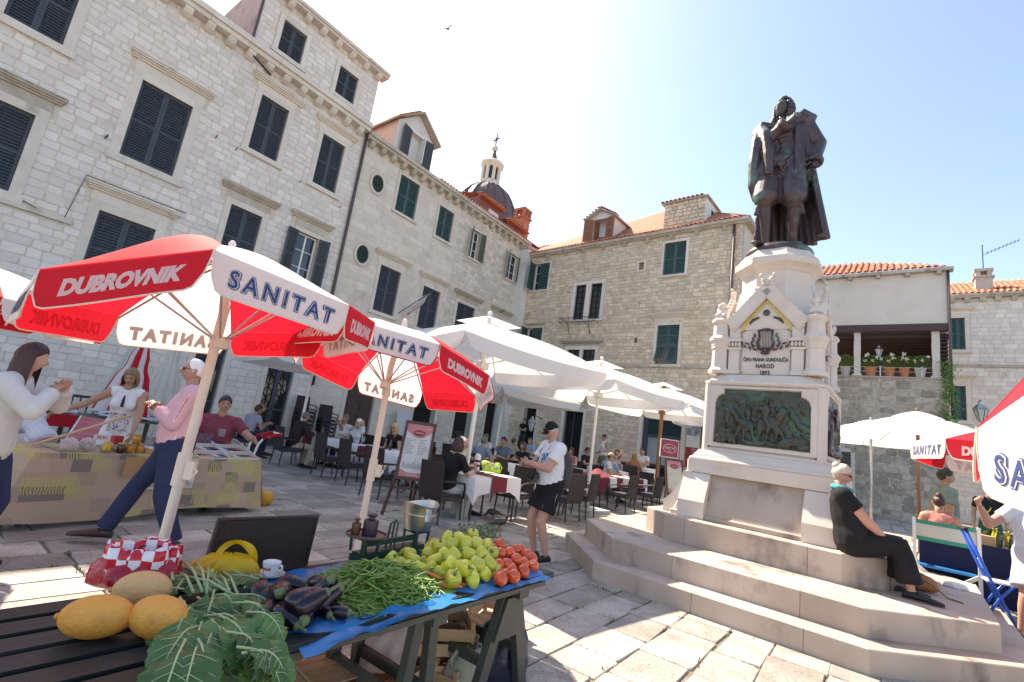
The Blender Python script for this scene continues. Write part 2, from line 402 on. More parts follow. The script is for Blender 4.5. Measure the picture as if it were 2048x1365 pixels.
# ------------------------------------------------------------------ windows and shutters
def leaf_mesh(w_, h_, slat=0.076, mid=True, bot=0.0):
    fr = MB(); t = 0.035; st = 0.065
    fr.box2((0,0,0), (st,t,h_)); fr.box2((w_-st,0,0), (w_,t,h_)); fr.box2((st,0.001,0), (w_-st,t-.001,st*1.3)); fr.box2((st,0.001,h_-st), (w_-st,t-.001,h_))
    bays = [(st*1.3, h_-st)]
    if mid: fr.box2((st,0.001,h_*.48), (w_-st,t-.001,h_*.48+st*.8)); bays = [(st*1.3, h_*.48), (h_*.48+st*.8, h_-st)]
    sl = MB(); M = Matrix.Rotation(R_(64), 3, 'X')
    for a, c in bays:
        n = max(1, int((c-a)/slat))
        for i in range(n): sl.box((w_/2, t/2, a+(i+.5)*(c-a)/n), (w_-2*st+.004, slat*1.12, .008), M=M)
    return fr, sl
def leaf(win, x, y, z, w_, h_, m, ang=0.0, flip=False, slat=0.076, tilt=0.0):
    """one louvred shutter leaf hinged at x"""
    fr, sl = leaf_mesh(w_, h_, slat)
    M4 = Matrix.Translation((x, y, z)) @ Matrix.Rotation(R_(ang), 4, 'Z') @ Matrix.Rotation(R_(tilt), 4, 'X')
    if flip: M4 = M4 @ Matrix.Translation((-w_, 0, 0))
    o = fr.build('shutter', m, win, mat4=M4)
    # louvres belong to the window as a sub-part next to their leaf
    tag(sl.build('louvres', m, win, mat4=M4), kind='stuff')
    return o
def surround(parent, F, r, fw=0.17, proud=0.035, hood=False, sill=True, m=TRIM, hoodm=None, hw=0.32, hgap=0.30, pieces=True):
    s0, s1, z0, z1 = r; b = MB(); rnd = random.Random(int(s0*100)+int(z0*10))
    b.tv = rnd.random(); b.box2((s0-fw,-proud,z0), (s0,0.05,z1+fw)); b.tv = rnd.random(); b.box2((s1,-proud,z0), (s1+fw,0.05,z1+fw))
    b.tv = rnd.random(); b.box2((s0+.001,-proud+.002,z1), (s1-.001,0.05,z1+fw-.002)); b.tv = rnd.random()
    if sill: b.box2((s0-fw-.04,-proud-.05,z0-fw*.9), (s1+fw+.04,0.05,z0-.001))
    else: b.box2((s0-fw,-proud,z0-fw*.9), (s1+fw,0.05,z0-.001))
    o = b.build('window', m, parent)
    if hood:
        h = MB(); zt = z1+fw+hgap
        h.tv = rnd.random(); h.box2((s0-fw-.02,-.02,z1+fw+.005), (s1+fw+.02,.03,zt))
        for i, (p, d) in enumerate(((.06, .05), (.11, .045), (.17, .05), (.20, .035))):
            h.box2((s0-hw-p*.5,-p-.02,zt+[0,.05,.095,.145][i]), (s1+hw+p*.5,.03,zt+[0,.05,.095,.145][i]+d-.001))
        h.build('hood', hoodm or m, o)
    return o
def shut_window(parent, F, r, m, fw=0.17, hood=False, slat=0.076, rec=0.07, **k):
    o = surround(parent, F, r, fw, hood=hood, **k); s0, s1, z0, z1 = r; w_ = (s1-s0)/2-.004
    leaf(o, s0+.002, rec, z0+.01, w_, z1-z0-.02, m, slat=slat); leaf(o, s1-.002, rec, z0+.01, w_, z1-z0-.02, m, flip=True, slat=slat)
    return o
def sash(win, r, y=0.14, cols=2, rows=3, m=WHITE_PAINT):
    s0, s1, z0, z1 = r; f = MB(); t = 0.05
    f.box2((s0,y,z0), (s0+t,y+.05,z1)); f.box2((s1-t,y,z0), (s1,y+.05,z1)); f.box2((s0+t,y+.002,z0), (s1-t,y+.048,z0+t)); f.box2((s0+t,y+.002,z1-t), (s1-t,y+.048,z1))
    for c in range(1, cols): x = s0+(s1-s0)*c/cols; f.box2((x-t*.6,y+.004,z0+t), (x+t*.6,y+.046,z1-t))
    for q in range(1, rows):
        z = z0+(z1-z0)*q/rows
        for c in range(cols): f.box2((s0+(s1-s0)*c/cols+t*.6,y+.01,z-.012), (s0+(s1-s0)*(c+1)/cols-t*.6,y+.04,z+.012))
    f.build('sash', m, win)
    g = MB(); g.add([(s0,y+.03,z0),(s1,y+.03,z0),(s1,y+.03,z1),(s0,y+.03,z1)], [(0,1,2,3)]); g.build('pane', GLASS, win)
def open_window(parent, F, r, m, ow=None, fw=0.15, lang=-165, rang=165, **k):
    o = surround(parent, F, r, fw, **k); s0, s1, z0, z1 = r; w_ = (s1-s0)/2
    sash(o, r); leaf(o, s0-.01, -.06, z0+.01, w_, z1-z0-.02, m, ang=lang); leaf(o, s1+.01, -.06, z0+.01, w_, z1-z0-.02, m, ang=rang, flip=True)
    return o
def cornice(parent, s0, s1, z, proj=0.42, h=0.30, step=0.6, cw=0.22, m=TRIM, y=0.0, ch=0.24):
    b = MB(); x = s0; rnd = random.Random(int(z*10))
    while x < s1-.05:
        x2 = min(x+rnd.uniform(.9, 1.5), s1); b.tv = rnd.random()
        b.box2((x+.004,y-proj,z+h*.45), (x2-.004,y+.2,z+h)); b.box2((x+.004,y-proj*.8,z+.002), (x2-.004,y+.2,z+h*.45-.002)); x = x2
    o = b.build('cornice', m, parent)
    x = s0+.15
    while x < s1-cw:
        c = MB(); c.tv = rnd.random()
        prof = [(0,0),(0,-ch),(-.10,-ch),(-proj*.55,-ch*.75),(-proj*.72,-ch*.35),(-proj*.72,0)]
        c.prism([(p[0], p[1]) for p in prof], x, x+cw, T=lambda a, d, e: (e, y+a, z+d)); c.build('corbel', m, o, fix=True); x += step
    return o
def pipe(parent, pts, r, m=PIPE): return MB().tube(pts, r, 10).build('rain_pipe', m, parent, smooth=True)
# ------------------------------------------------------------------ the big house on the left
L1 = fr_empty('stone_house', LF, 'tall pale stone house with slate blue shutters and attic storey above its cornice')
S0, S1 = -5.0, 9.42
w1 = [LF.rect((285.5,160),(385.7,215.5),(343.9,355.1),(237.3,308.4))]
navy = {'W2': (2.61,3.86,7.27,9.54), 'W3': (5.52,6.46,9.23,11.19), 'W4': (7.78,8.70,9.23,11.19), 'Wl': (-0.27,0.98,5.32,7.31), 'Wa': (-0.05,0.99,9.26,11.2),
        'Wlow': (2.59,3.85,3.70,5.65), 'W3low': (5.49,6.47,5.30,7.26), 'Wff': (-3.0,-1.9,5.32,7.31), 'Wfa': (-3.0,-1.9,9.26,11.2)}
wopen = (7.72,8.50,5.55,7.35)
doorA, doorB = (5.62,6.44,0.0,2.86), (7.80,8.72,0.0,2.90)
door0 = (0.2,1.2,0.0,2.6)
hl = list(navy.values())+[wopen, doorA, doorB, door0]
b = MB(); wall_cells(b, S0, S1, -.1, 12.2, hl); b.box2((S0,.3,-.1), (S1,6,12.2)); b.build('wall', MORTAR, L1)
blk = [grow(r, .17) for r in hl]
for k in ('W2','W3','W4','Wl','Wlow','W3low','Wa'): r = navy[k]; blk.append((r[0]-.34, r[1]+.34, r[3]+.1, r[3]+.66))
blk.append((wopen[0]-.34, wopen[1]+.34, wopen[3]+.1, wopen[3]+.62)); blk.append((S0, 2.2, 5.02, 5.16))
masonry(L1, LF, S0, S1, 0.0, 12.2, blk, (.17,.25), (.24,.46), .016, .013, .010, WHITE_STONE, seed=3)
for k, r in navy.items():
    shut_window(L1, LF, r, SHUT_NAVY, fw=.22 if k in ('W2','Wlow','Wl','Wa') else .18, hood=k not in ('Wff','Wfa'), hgap=.20 if k in ('W3','W4') else .26, hoodm=TRIM_D if k in ('W3low','Wl') else TRIM)
o = open_window(L1, LF, wopen, SHUT_NAVY, fw=.14, hood=True, hoodm=TRIM_D, lang=-172, rang=158)
b = MB(); b.box2((S0,-.08,5.03), (2.15,.02,5.15)); b.build('string_course', TRIM, L1)
cornice(L1, S0, S1, 12.2, proj=.40, h=.34)
def grille_door(parent, r, m, split=True):
    s0, s1, z0, z1 = r; d = surround(parent, LF, r, .17, sill=False); d.name = 'door'
    f = MB(); t = .07
    xs = [(s0, (s0+s1)/2-.005), ((s0+s1)/2+.005, s1)] if split else [(s0, s1)]
    for a, c in xs:
        f.box2((a,.10,z0), (a+t,.16,z1)); f.box2((c-t,.10,z0), (c,.16,z1)); f.box2((a+t,.102,z0), (c-t,.158,z0+.5)); f.box2((a+t,.102,z1-.09), (c-t,.158,z1)); f.box2((a+t,.102,z0+1.15), (c-t,.158,z0+1.22))
    f.build('door_leaf', m, d)
    g = MB(); g.add([(s0,.15,z0),(s1,.15,z0),(s1,.15,z1),(s0,.15,z1)], [(0,1,2,3)]); g.build('pane', GLASS, d)
    i = MB()
    for a, c in xs:
        x0, x1 = a+t, c-t; n = 3; step = (x1-x0)
        z = z0+.5
        while z < z1-.15:
            z2 = min(z+step*1.3, z1-.09)
            i.tube([(x0,.11,z),(x1,.11,z2)], .012, 5); i.tube([(x1,.125,z),(x0,.125,z2)], .012, 5); z = z2
        i.tube([((x0+x1)/2,.118,z0+.5),((x0+x1)/2,.118,z1-.09)], .012, 5)
    i.build('iron_grille', IRON, d)
grille_door(L1, doorA, SHUT_NAVY, False); grille_door(L1, doorB, SHUT_NAVY, True); grille_door(L1, door0, SHUT_NAVY, False)
b = MB(); b.box2((6.74,-.06,2.62), (7.38,-.028,2.84)); b.build('plaque', IRON, L1)
# attic storey
AT = MB(); ah = [(5.60,6.43,12.96,14.16), (7.81,8.63,12.92,14.09)]
A0, A1, AZ = 4.87, 9.50, 14.82
wall_cells(AT, A0, A1, 12.54, AZ, ah, y=.02); AT.box2((A0+.06,.31,12.54), (A1-.01,5.0,AZ)); AT.build('attic_wall', MORTAR, L1)
b = MB(); b.box2((A0-.02,.05,12.5), (A0+.05,5.0,AZ+.6)); b.build('attic_side', mat('old pink plaster', (0.42,0.34,0.29), .9, (.52,.44,.38), 2.0, stain=((.30,.24,.21), 1.5, .55, .2)), L1)
masonry(L1, LF, A0, A1, 12.56, AZ, [grow(r, .17) for r in ah], (.17,.25), (.22,.44), .016, .013, .010, WHITE_STONE, name='attic_stone', seed=5, y=.02, keep=120)
for r in ah: shut_window(L1, LF, r, SHUT_NAVY, fw=.16)
cornice(L1, A0-.1, A1+.25, AZ, proj=.34, h=.20, step=.62, cw=.2, ch=.2)
b = MB(); b.add([(A0-.1,-.35,AZ+.2),(A1+.3,-.35,AZ+.2),(A1+.3,3,AZ+1.6),(A0-.1,3,AZ+1.6)], [(0,1,2,3)]); b.build('roof', TILE, L1)
b = MB(); b.add([(S0,-.38,12.54),(A0,-.38,12.54),(A0,4,14.4),(S0,4,14.4)], [(0,1,2,3)]); b.build('roof', TILE, L1)
b = MB(); b.tube([(A0-.03,.0,15.0),(A0-.03,.0,12.6)], .045, 8); b.build('rain_pipe', PIPE, L1)
b = MB(); b.tube([(4.72,-.9,11.62),(5.6,-.06,11.95)], .03, 6); b.build('flag_bracket', IRON, L1)
for (x, z) in ((2.28,7.55),(2.25,7.5),(.2,5.0),(4.6,9.0),(5.2,8.95),(7.35,9.0),(9.0,8.85)):
    b = MB(); b.tube([(x,-.01,z),(x,-.12,z),(x,-.12,z+.07)], .014, 5); b.build('hook', IRON, L1)
pipe(L1, [(9.43,-.10,12.5),(9.43,-.10,2.2)], .055)
MB().tube([(1.2,-.03,5.25),(2.0,-.03,5.02),(2.15,-.03,6.4),(4.4,-.03,6.42)], .010, 5).build('cable', IRON, L1)
# ------------------------------------------------------------------ second house in the row
L2 = fr_empty('ashlar_house', LF, 'long cream ashlar house with oval vents and a white gabled dormer beside the rain pipe')
T0, T1 = 9.45, S_CORNER+.1
b1, b2, b3, b4 = (11.40,12.48,9.92,11.57), (13.81,14.77,9.82,11.32), (16.13,16.80,9.72,11.20), (19.25,20.10,9.72,11.20)
g1, g2, g3, g4 = (11.30,12.36,5.54,7.46), (13.70,14.76,5.46,7.38), (15.97,17.25,5.5,7.33), (18.79,20.11,5.5,7.36)
d1, d2, d3, d4 = (10.95,12.25,.0,2.9), (14.4,15.7,.0,2.75), (17.0,18.2,.2,2.9), (19.3,20.3,.3,2.95)
hl = [b1,b2,b3,b4,g1,g2,g3,g4,d1,d2,d3,d4]
b = MB(); wall_cells(b, T0, T1, -.1, 12.0, hl); b.box2((T0,.3,-.1), (T1,6,12.0)); b.build('wall', MORTAR, L2)
vents = [(10.38,10.57), (10.36,7.52)]
blk = [grow(r, .15) for r in hl]+[(x-.45, x+.45, z-.5, z+.5) for x, z in vents]
for r in (g1,g2,g3,g4): blk.append((r[0]-.3, r[1]+.3, r[3]+.1, r[3]+.6))
masonry(L2, LF, T0, 15.2, 0.0, 12.0, blk, (.24,.36), (.45,.95), .007, .006, .002, ASHLAR, name='ashlar_block', seed=7)
masonry(L2, LF, 15.2, T1, 0.0, 12.0, blk, (.16,.23), (.22,.42), .016, .018, .010, mat('warm pale stone', (0.58,0.51,0.41), .85, (0.70,0.65,0.57), 3.0, bump=.25, bs=18, tint=.16, stain=((.45,.35,.25), 1.0, .6, .18)), seed=9, keep=200)
shut_window(L2, LF, b1, SHUT_GREEN, fw=.12); shut_window(L2, LF, b2, SHUT_GREEN, fw=.12)
open_window(L2, LF, b3, SHUT_OLIVE, fw=.1, lang=-130, rang=172); open_window(L2, LF, b4, SHUT_OLIVE, fw=.1, lang=-140, rang=172)
for r in (g1, g2): shut_window(L2, LF, r, SHUT_NAVY, fw=.15, hood=True, hgap=.22)
for r in (g3, g4): shut_window(L2, LF, r, SHUT_NAVY, fw=.15, hood=True, hoodm=TRIM_D, hgap=.22)
for x, z in vents:
    v = MB(); n = 20; ring = []
    for rr, yy in ((.46,-.02),(.44,-.045),(.34,-.045),(.32,.02)):
        ring.append([(x+rr*.82*math.cos(6.2832*k/n), yy, z+rr*1.08*math.sin(6.2832*k/n)) for k in range(n)])
    v.loft(ring, caps=False); o = v.build('oval_vent', TRIM, L2, fix=True)
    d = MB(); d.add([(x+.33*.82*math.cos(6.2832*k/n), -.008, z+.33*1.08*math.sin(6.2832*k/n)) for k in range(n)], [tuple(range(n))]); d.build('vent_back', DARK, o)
    s = MB()
    for k in range(9):
        zz = z-.30+.075*k; hw_ = .32*.82*math.sqrt(max(0, 1-((zz-z)/.36)**2)); s.box((x,-.03,zz), (2*hw_,.03,.03), M=Matrix.Rotation(R_(35), 3, 'X'))
    s.build('louvres', SHUT_GREEN, o)
cornice(L2, T0, T1, 12.0, proj=.36, h=.26, step=.55, cw=.2, m=TRIM_D)
def plain_door(parent, r, m=DARK, panels=False, fr=.16):
    s0, s1, z0, z1 = r; d = surround(parent, LF, r, fr, sill=False); d.name = 'door'
    if panels:
        f = MB()
        for a, c in ((s0, (s0+s1)/2-.004), ((s0+s1)/2+.004, s1)):
            f.box2((a,.10,z0), (c,.15,z1))
            for k in range(4):
                q0 = z0+.12+(z1-z0-.1)*k/4; q1 = z0+(z1-z0-.1)*(k+1)/4
                f.box2((a+.08,.07,q0), (c-.08,.10,q1)); f.box2((a+.15,.055,q0+.08), (c-.15,.0695,q1-.08))
        f.build('door_leaf', m, d)
    else:
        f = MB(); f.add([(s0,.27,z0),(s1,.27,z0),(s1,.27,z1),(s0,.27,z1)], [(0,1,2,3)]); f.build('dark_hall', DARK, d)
    return d
plain_door(L2, d1, mat('dark carved door', (.055,.030,.025), .5, (.085,.048,.040), 8.0), True)
for r in (d2, d3, d4): plain_door(L2, r)
b = MB(); b.box2((14.45,-.05,2.1), (15.0,.0,2.65)); b.build('notice_board', IRON, L2)
# dormer with open shutters
dm = empty('dormer', (0,0,0)); dm.parent = L2
e0, e1, ez, ey = 10.75, 13.10, 14.05, .35
x0, x1 = 11.0, 13.05; wz0, wz1 = 12.55, 13.95; wa, wc = 11.75, 12.45
PL_D = mat('white dormer plaster', (.66,.63,.58), .9, (.73,.70,.66), 2.0, stain=((.52,.46,.39), 1.2, .6, .2))
b = MB(); wall_cells(b, x0, x1, 12.2, ez, [(wa, wc, wz0, wz1)], y=ey, depth=.25)
b.add([(x0,ey,ez),(x1,ey,ez),((x0+x1)/2,ey,ez+.85)], [(0,1,2)])
b.add([(x0,ey,12.2),(x0,ey+3.4,12.2),(x0,ey+3.4,ez),(x0,ey,ez)], [(3,2,1,0)]); b.add([(x1,ey,12.2),(x1,ey+3.4,12.2),(x1,ey+3.4,ez),(x1,ey,ez)], [(0,1,2,3)])
b.build('dormer_wall', PL_D, dm)
b = MB(); b.box2((wa-.1,ey-.03,wz0-.1), (wa,ey+.02,wz1+.1)); b.box2((wc,ey-.03,wz0-.1), (wc+.1,ey+.02,wz1+.1)); b.box2((wa,ey-.028,wz1), (wc,ey+.02,wz1+.1)); b.box2((wa-.1,ey-.06,wz0-.18), (wc+.1,ey+.02,wz0-.1)); b.build('window_frame', WHITE_PAINT, dm)
for (xx, an, fl) in ((wa-.02, -168, False), (wc+.02, 168, True)):
    fr, sl = leaf_mesh(.52, wz1-wz0, .055); M4 = Matrix.Translation((xx, ey-.05, wz0)) @ Matrix.Rotation(R_(an), 4, 'Z')
    if fl: M4 = M4 @ Matrix.Translation((-.52, 0, 0))
    for nm, q in (('shutter', fr), ('louvres', sl)): q.build(nm, SHUT_NAVY, dm, mat4=M4)
b = MB(); b.box2((wa,ey+.06,wz0), (wa+.05,ey+.1,wz1)); b.beam((wc,ey+.05,wz0+.7), (wc-.08,ey-.30,wz0+.7), .03, 1.3); b.build('casement', WHITE_PAINT, dm)
b = MB(); mx = (x0+x1)/2
for sg in (-1, 1):
    hx = (x1-x0)/2+.22
    b.prism([(0,ez+.86),(sg*hx,ez-.10),(sg*hx,ez+.0),(0,ez+.97)][::sg], ey-.32, ey+3.4, T=lambda x, z, y_: (mx+x, y_, z))
b.build('dormer_roof', TRIM_D, dm, fix=True)
tl = MB()
def tile_verts(L=.42, r=.085, n=5, sag=.7):
    vs_ = []; 
    for j, yy in enumerate((0, L)):
        rr = r*(1.0 if j == 0 else .82)
        for k in range(n+1): a = math.pi*k/n; vs_.append((rr*math.cos(a), yy, rr*math.sin(a)*sag))
    for j, yy in enumerate((0, L)):
        rr = r*(1.0 if j == 0 else .82)-.014
        for k in range(n+1): a = math.pi*k/n; vs_.append((rr*math.cos(a), yy, rr*math.sin(a)*sag))
    m_ = n+1; f = [(k, k+1, m_+k+1, m_+k) for k in range(n)]+[(2*m_+k, 3*m_+k, 3*m_+k+1, 2*m_+k+1) for k in range(n)]+[(k, 2*m_+k, 2*m_+k+1, k+1) for k in range(n)]
    return vs_, f
TV, TFC = tile_verts()
def roof_tiles(parent, F, quad, col=.20, rowl=.34, keep=300, seed=1, name='roof_tile', clip=None):
    """barrel tiles on the plane quad (eave left, eave right, ridge right, ridge left) in the house's own frame"""
    rnd = random.Random(seed); A, B_, C_, D_ = [Vector(q) for q in quad]
    ux = (B_-A).normalized(); up = ((D_-A)-ux*(D_-A).dot(ux)); H = up.length; up.normalize(); nz = ux.cross(up); L = []
    xmin = min(0, (D_-A).dot(ux)); xmax = max((B_-A).length, (C_-A).dot(ux))
    nx = int((xmax-xmin)/col)
    for j in range(int(H/rowl)+1):
        t = j*rowl/H
        lo = (D_-A).dot(ux)*t; hi = (B_-A).length*(1-t)+(C_-A).dot(ux)*t
        for i in range(nx+1):
            x = xmin+(i+.5)*col
            if lo+.05 < x < hi-.05 and t < 1:
                p = A+ux*x+up*(j*rowl-.06)+nz*(.02+rnd.uniform(0,.012)); L.append((p, i))
    sc_ = []
    for p, i in L:
        px, py, dz = project(F.w(*p)); sc_.append(((1/dz**2 if (0 < px < 2048 and 0 < py < 1365) else 0), p))
    sc_.sort(key=lambda t: -t[0]); rest = MB(); base = Matrix((ux, up, nz)).transposed()
    var = []
    for k in range(12):
        m_ = MB(); m_.tv = k/11; m_.add(TV, TFC); var.append(m_.mesh('roof_tile', TILE))
    for k, (a, p) in enumerate(sc_):
        R3 = base @ Matrix.Rotation(rnd.uniform(-.04,.04), 3, 'Z')
        if k < keep: link(name, rnd.choice(var), parent, Matrix.Translation(p) @ R3.to_4x4())
        else: rest.tv = rnd.random(); rest.add([tuple(R3 @ Vector(q)+p) for q in TV], TFC)
    if rest.f: tag(rest.build(name+'s', TILE, parent), kind='stuff')
    b = MB(); b.add([tuple(q) for q in quad], [(0,1,2,3)]); b.build('roof_deck', TILE, parent)
# dormer tile edge and roof edges seen from below
for q in range(16):
    b = MB(); b.tv = random.random(); b.add([(v[0]+0, v[1], v[2]) for v in TV], TFC)
    b.build('roof_tile', TILE, dm, mat4=Matrix.Translation((x0-.15+.13*(q % 8)*1.0, ey-.36+.40*(q//8), ez-.02+.11*(q % 8))) @ Matrix.Rotation(R_(0), 4, 'Z'))
b = MB(); b.add([(T0,-.3,12.28),(T1+1,-.3,12.28),(T1+1,4.5,14.2),(T0,4.5,14.2)], [(0,1,2,3)]); b.build('roof', TILE, L2)
for q in range(56):
    b = MB(); b.tv = random.random(); b.add(TV, TFC); b.build('roof_tile', TILE, L2, mat4=Matrix.Translation((T0+3.9+.2*q, -.36, 12.27)) @ Matrix.Rotation(R_(22), 4, 'X'))
# two reddish roof lights between the dormer and the chimney
RUST = mat('rust red cladding', (.20,.065,.055), .7, (.27,.10,.08), 4.0)
for (sx, w_, h_) in ((17.6,1.9,1.5), (20.3,1.7,1.1)):
    dd = empty('small_dormer', (0,0,0)); dd.parent = L2
    b = MB(); b.box2((sx,1.3,12.6), (sx+w_,4,12.9+h_*.75)); b.build('dormer_wall', RUST, dd)
    b = MB(); b.box2((sx+w_*.45,1.26,12.75+h_*.1), (sx+w_*.9,1.31,12.75+h_*.6)); b.build('window', PL_D, dd)
    b = MB(); b.add([(sx-.15,1.0,12.95+h_*.72),(sx+w_+.15,1.0,12.95+h_*.72),(sx+w_+.15,4,13.3+h_),(sx-.15,4,13.3+h_)], [(0,1,2,3)]); b.box2((sx-.15,1.0,12.86+h_*.72), (sx+w_+.15,1.3,12.945+h_*.72)); b.build('dormer_roof', TILE, dd)
    for q in range(int(w_/.19)+1):
        b = MB(); b.tv = random.random(); b.add(TV, TFC); b.build('roof_tile', TILE, dd, mat4=Matrix.Translation((sx-.1+.19*q, .93, 12.96+h_*.72)) @ Matrix.Rotation(R_(12), 4, 'X'))
# brick chimney
BRICK = mat('red chimney brick', (.42,.13,.075), .85, (.52,.20,.12), 8.0, bump=.2, tint=.2)
ch = MB(); sx, sy = 23.2, 2.5; W = .78
ch_o = empty('brick_chimney', LF.w(sx, sy, 13.0), LF.a, 'slim red brick chimney with open cap where the two house rows meet', 'chimney')
b = MB(); b.box2((.02,.02,-1.0), (W-.02,W-.02,2.6)); b.build('chimney_core', MORTAR_D, ch_o)
k = 0; z = -1.0
while z < 2.55:
    for f_ in range(2):
        for i in range(3):
            a = i*W/3+(.06 if k % 2 else 0)
            q = MB(); q.tv = random.random()
            if f_ == 0: q.box2((max(a-.06,0),-.006,z), (min(a+W/3-.075,W),.06,z+.10))
            else: q.box2((-.006,max(a-.06,0),z), (.06,min(a+W/3-.075,W),z+.10))
            q.build('brick', BRICK, ch_o)
    z += .118; k += 1
b = MB(); b.box2((-.08,-.08,2.6), (W+.08,W+.08,2.72)); b.box2((-.05,-.05,3.15), (W+.05,W+.05,3.30))
for i in range(2):
    for j in range(2): b.box2((-.02+i*(W-.16),-.02+j*(W-.16),2.72), (.18+i*(W-.16),.18+j*(W-.16),3.15))
b.box2((W/2-.07,-.01,2.72), (W/2+.07,.12,3.15)); b.build('chimney_cap', BRICK, ch_o)
b = MB(); b.add([(-1.5,.3,1.0),(2.5,.3,1.0),(2.5,2,2.0),(-1.5,2,2.0)], [(0,1,2,3)]); b.build('roof_patch', TILE, ch_o)
# ------------------------------------------------------------------ church dome beyond the roofs
dc = dp(975, 392, 40.0); DCX, DCY = dc[0], dc[1]
zb = dp(975, 445, 40)[2]; zt = dp(975, 372, 40)[2]; rd = (dp(1036, 445, 40)[0]-dp(916, 400, 40)[0])/2
dome = empty('church_dome', (DCX, DCY, 0), 0, 'ribbed dark copper dome with white lantern and cross rising behind the roofs', 'dome')
COPPER = mat('dark weathered copper', (.085,.055,.052), .55, (.13,.085,.08), 3.0, stain=((.26,.22,.21), 2.0, .62, .12))
prof = [(rd*1.02, zb-4), (rd*1.02, zb)]+[(rd*math.cos(a), zb+(zt-zb)*math.sin(a)) for a in [R_(x) for x in (8,20,32,44,56,66,74,80)]]
b = MB(); b.lathe(prof, 32); b.build('dome_shell', COPPER, dome, smooth=True, auto=40)
for k in range(16):
    a = 2*math.pi*k/16; b = MB(); b.tube([((rd*1.01)*math.cos(q)*math.cos(a), (rd*1.01)*math.cos(q)*math.sin(a), zb+(zt-zb)*1.01*math.sin(q)) for q in [R_(x) for x in (2,15,30,45,60,74)]], .09, 5); b.build('rib', COPPER, dome)
lz0, lz1 = zt-.15, dp(968, 325, 40)[2]; lr = rd*.30
b = MB(); b.lathe([(lr*1.15, lz0-.3), (lr*1.15, lz0+.25), (lr, lz0+.3), (lr, lz0+.5)], 16); b.lathe([(lr, lz1-.6), (lr*1.05, lz1-.5), (lr*1.25, lz1-.35), (lr*1.28, lz1-.15), (lr*1.1, lz1)], 16)
for k in range(8):
    a = 2*math.pi*(k+.5)/8; b.cyl((lr*.9*math.cos(a), lr*.9*math.sin(a), lz0+.4), (lr*.9*math.cos(a), lr*.9*math.sin(a), lz1-.5), .16, n=8)
b.build('lantern', TRIM, dome, smooth=True, auto=35)
b = MB(); b.cyl((0,0,lz0+.3), (0,0,lz1-.5), lr*.7, n=12); b.build('lantern_glass', GLASS, dome)
z2 = dp(970, 300, 40)[2]; b = MB(); b.lathe([(lr*1.05, lz1), (lr*.75, lz1+(z2-lz1)*.15), (lr*.42, lz1+(z2-lz1)*.35), (lr*.26, lz1+(z2-lz1)*.7), (lr*.14, z2)], 16); b.build('lantern_cap', COPPER, dome, smooth=True)
b = MB(); b.ball((0,0,z2+.25), .30); b.build('finial', TRIM, dome, smooth=True)
b = MB(); z3 = z2+1.8; b.cyl((0,0,z2+.4), (0,0,z3), .05, n=6); b.beam((-.45*.75,.45*.66,z3-.6), (.45*.75,-.45*.66,z3-.6), .07, .07); b.cyl((-.2,.17,z3-.9), (.2,-.17,z3-.3), .03, n=5); b.cyl((.2,-.17,z3-.9), (-.2,.17,z3-.3), .03, n=5); b.build('cross', IRON, dome)
# ------------------------------------------------------------------ the house across the back
B1 = fr_empty('rubble_house', BF, 'tan rubble stone house with green shutters and brown dormer across the square')
BW = 11.75
t1, t2 = (8.43,9.43,9.35,10.90), (8.41,9.40,5.30,7.04)
p1, p2 = (3.86,4.47,7.50,9.33), (4.76,5.38,7.50,9.33)
q1, q2 = (3.80,4.51,4.3,5.97), (4.68,5.38,4.3,5.97)
u1, u2 = (.95,1.98,9.31,10.85), (1.0,2.05,5.6,7.18)
n1, n2 = (7.24,7.50,9.76,10.13), (7.33,7.48,6.27,6.5)
e1, e2, e3, e4 = (1.55,2.35,.55,2.95), (4.06,5.12,.3,2.95), (8.10,9.80,.3,3.1), (.45,1.0,.3,2.9)
hl = [t1,t2,p1,p2,q1,q2,u1,u2,n1,n2,e1,e2,e3]
b = MB(); wall_cells(b, -.05, BW, -.1, 11.3, hl); b.box2((.3,.3,-.1), (BW-.03,6,11.3)); b.build('wall', MORTAR_D, B1)
blk = [grow(t1,.12), grow(t2,.12), (p1[0]-.2,p2[1]+.2,p1[2]-.1,p1[3]+.2), (q1[0]-.2,q2[1]+.2,q1[2]-.2,q1[3]+.15), grow(u1,.08), grow(u2,.08), grow(n1,.12), n2, grow(e1,.16), grow(e2,.18), grow(e3,.18), (t2[0]-.35,t2[1]+.35,7.30,7.56), (3.4,5.7,6.2,6.5), (6.1,BW,5.14,5.28)]
masonry(B1, BF, -.05, BW, .0, 11.3, blk, (.12,.21), (.14,.40), .020, .028, .020, TAN_STONE, seed=21)
shut_window(B1, BF, t1, SHUT_GREEN, fw=.12, slat=.06, rec=.05)
o = surround(B1, BF, t2, .13, hood=True, hgap=.22, hw=.3)
for sg, x in ((False, t2[0]), (True, t2[1])):
    w_ = (t2[1]-t2[0])/2-.004; hh = t2[3]-t2[2]
    leaf(o, x, .05, t2[2]+hh*.48, w_, hh*.52-.01, SHUT_GREEN, flip=sg, slat=.06)
    fl, sl = leaf_mesh(w_*.86, hh*.44, .06, mid=False); xx = (x+w_*.07) if not sg else x-w_*.93
    M4 = Matrix.Translation((xx, .04, t2[2]+hh*.47)) @ Matrix.Rotation(R_(-24 if not sg else -16), 4, 'X') @ Matrix.Translation((0,0,-hh*.44))
    fl.build('shutter_flap', SHUT_GREEN, o, mat4=M4); tag(sl.build('louvres', SHUT_GREEN, o, mat4=M4), kind='stuff')
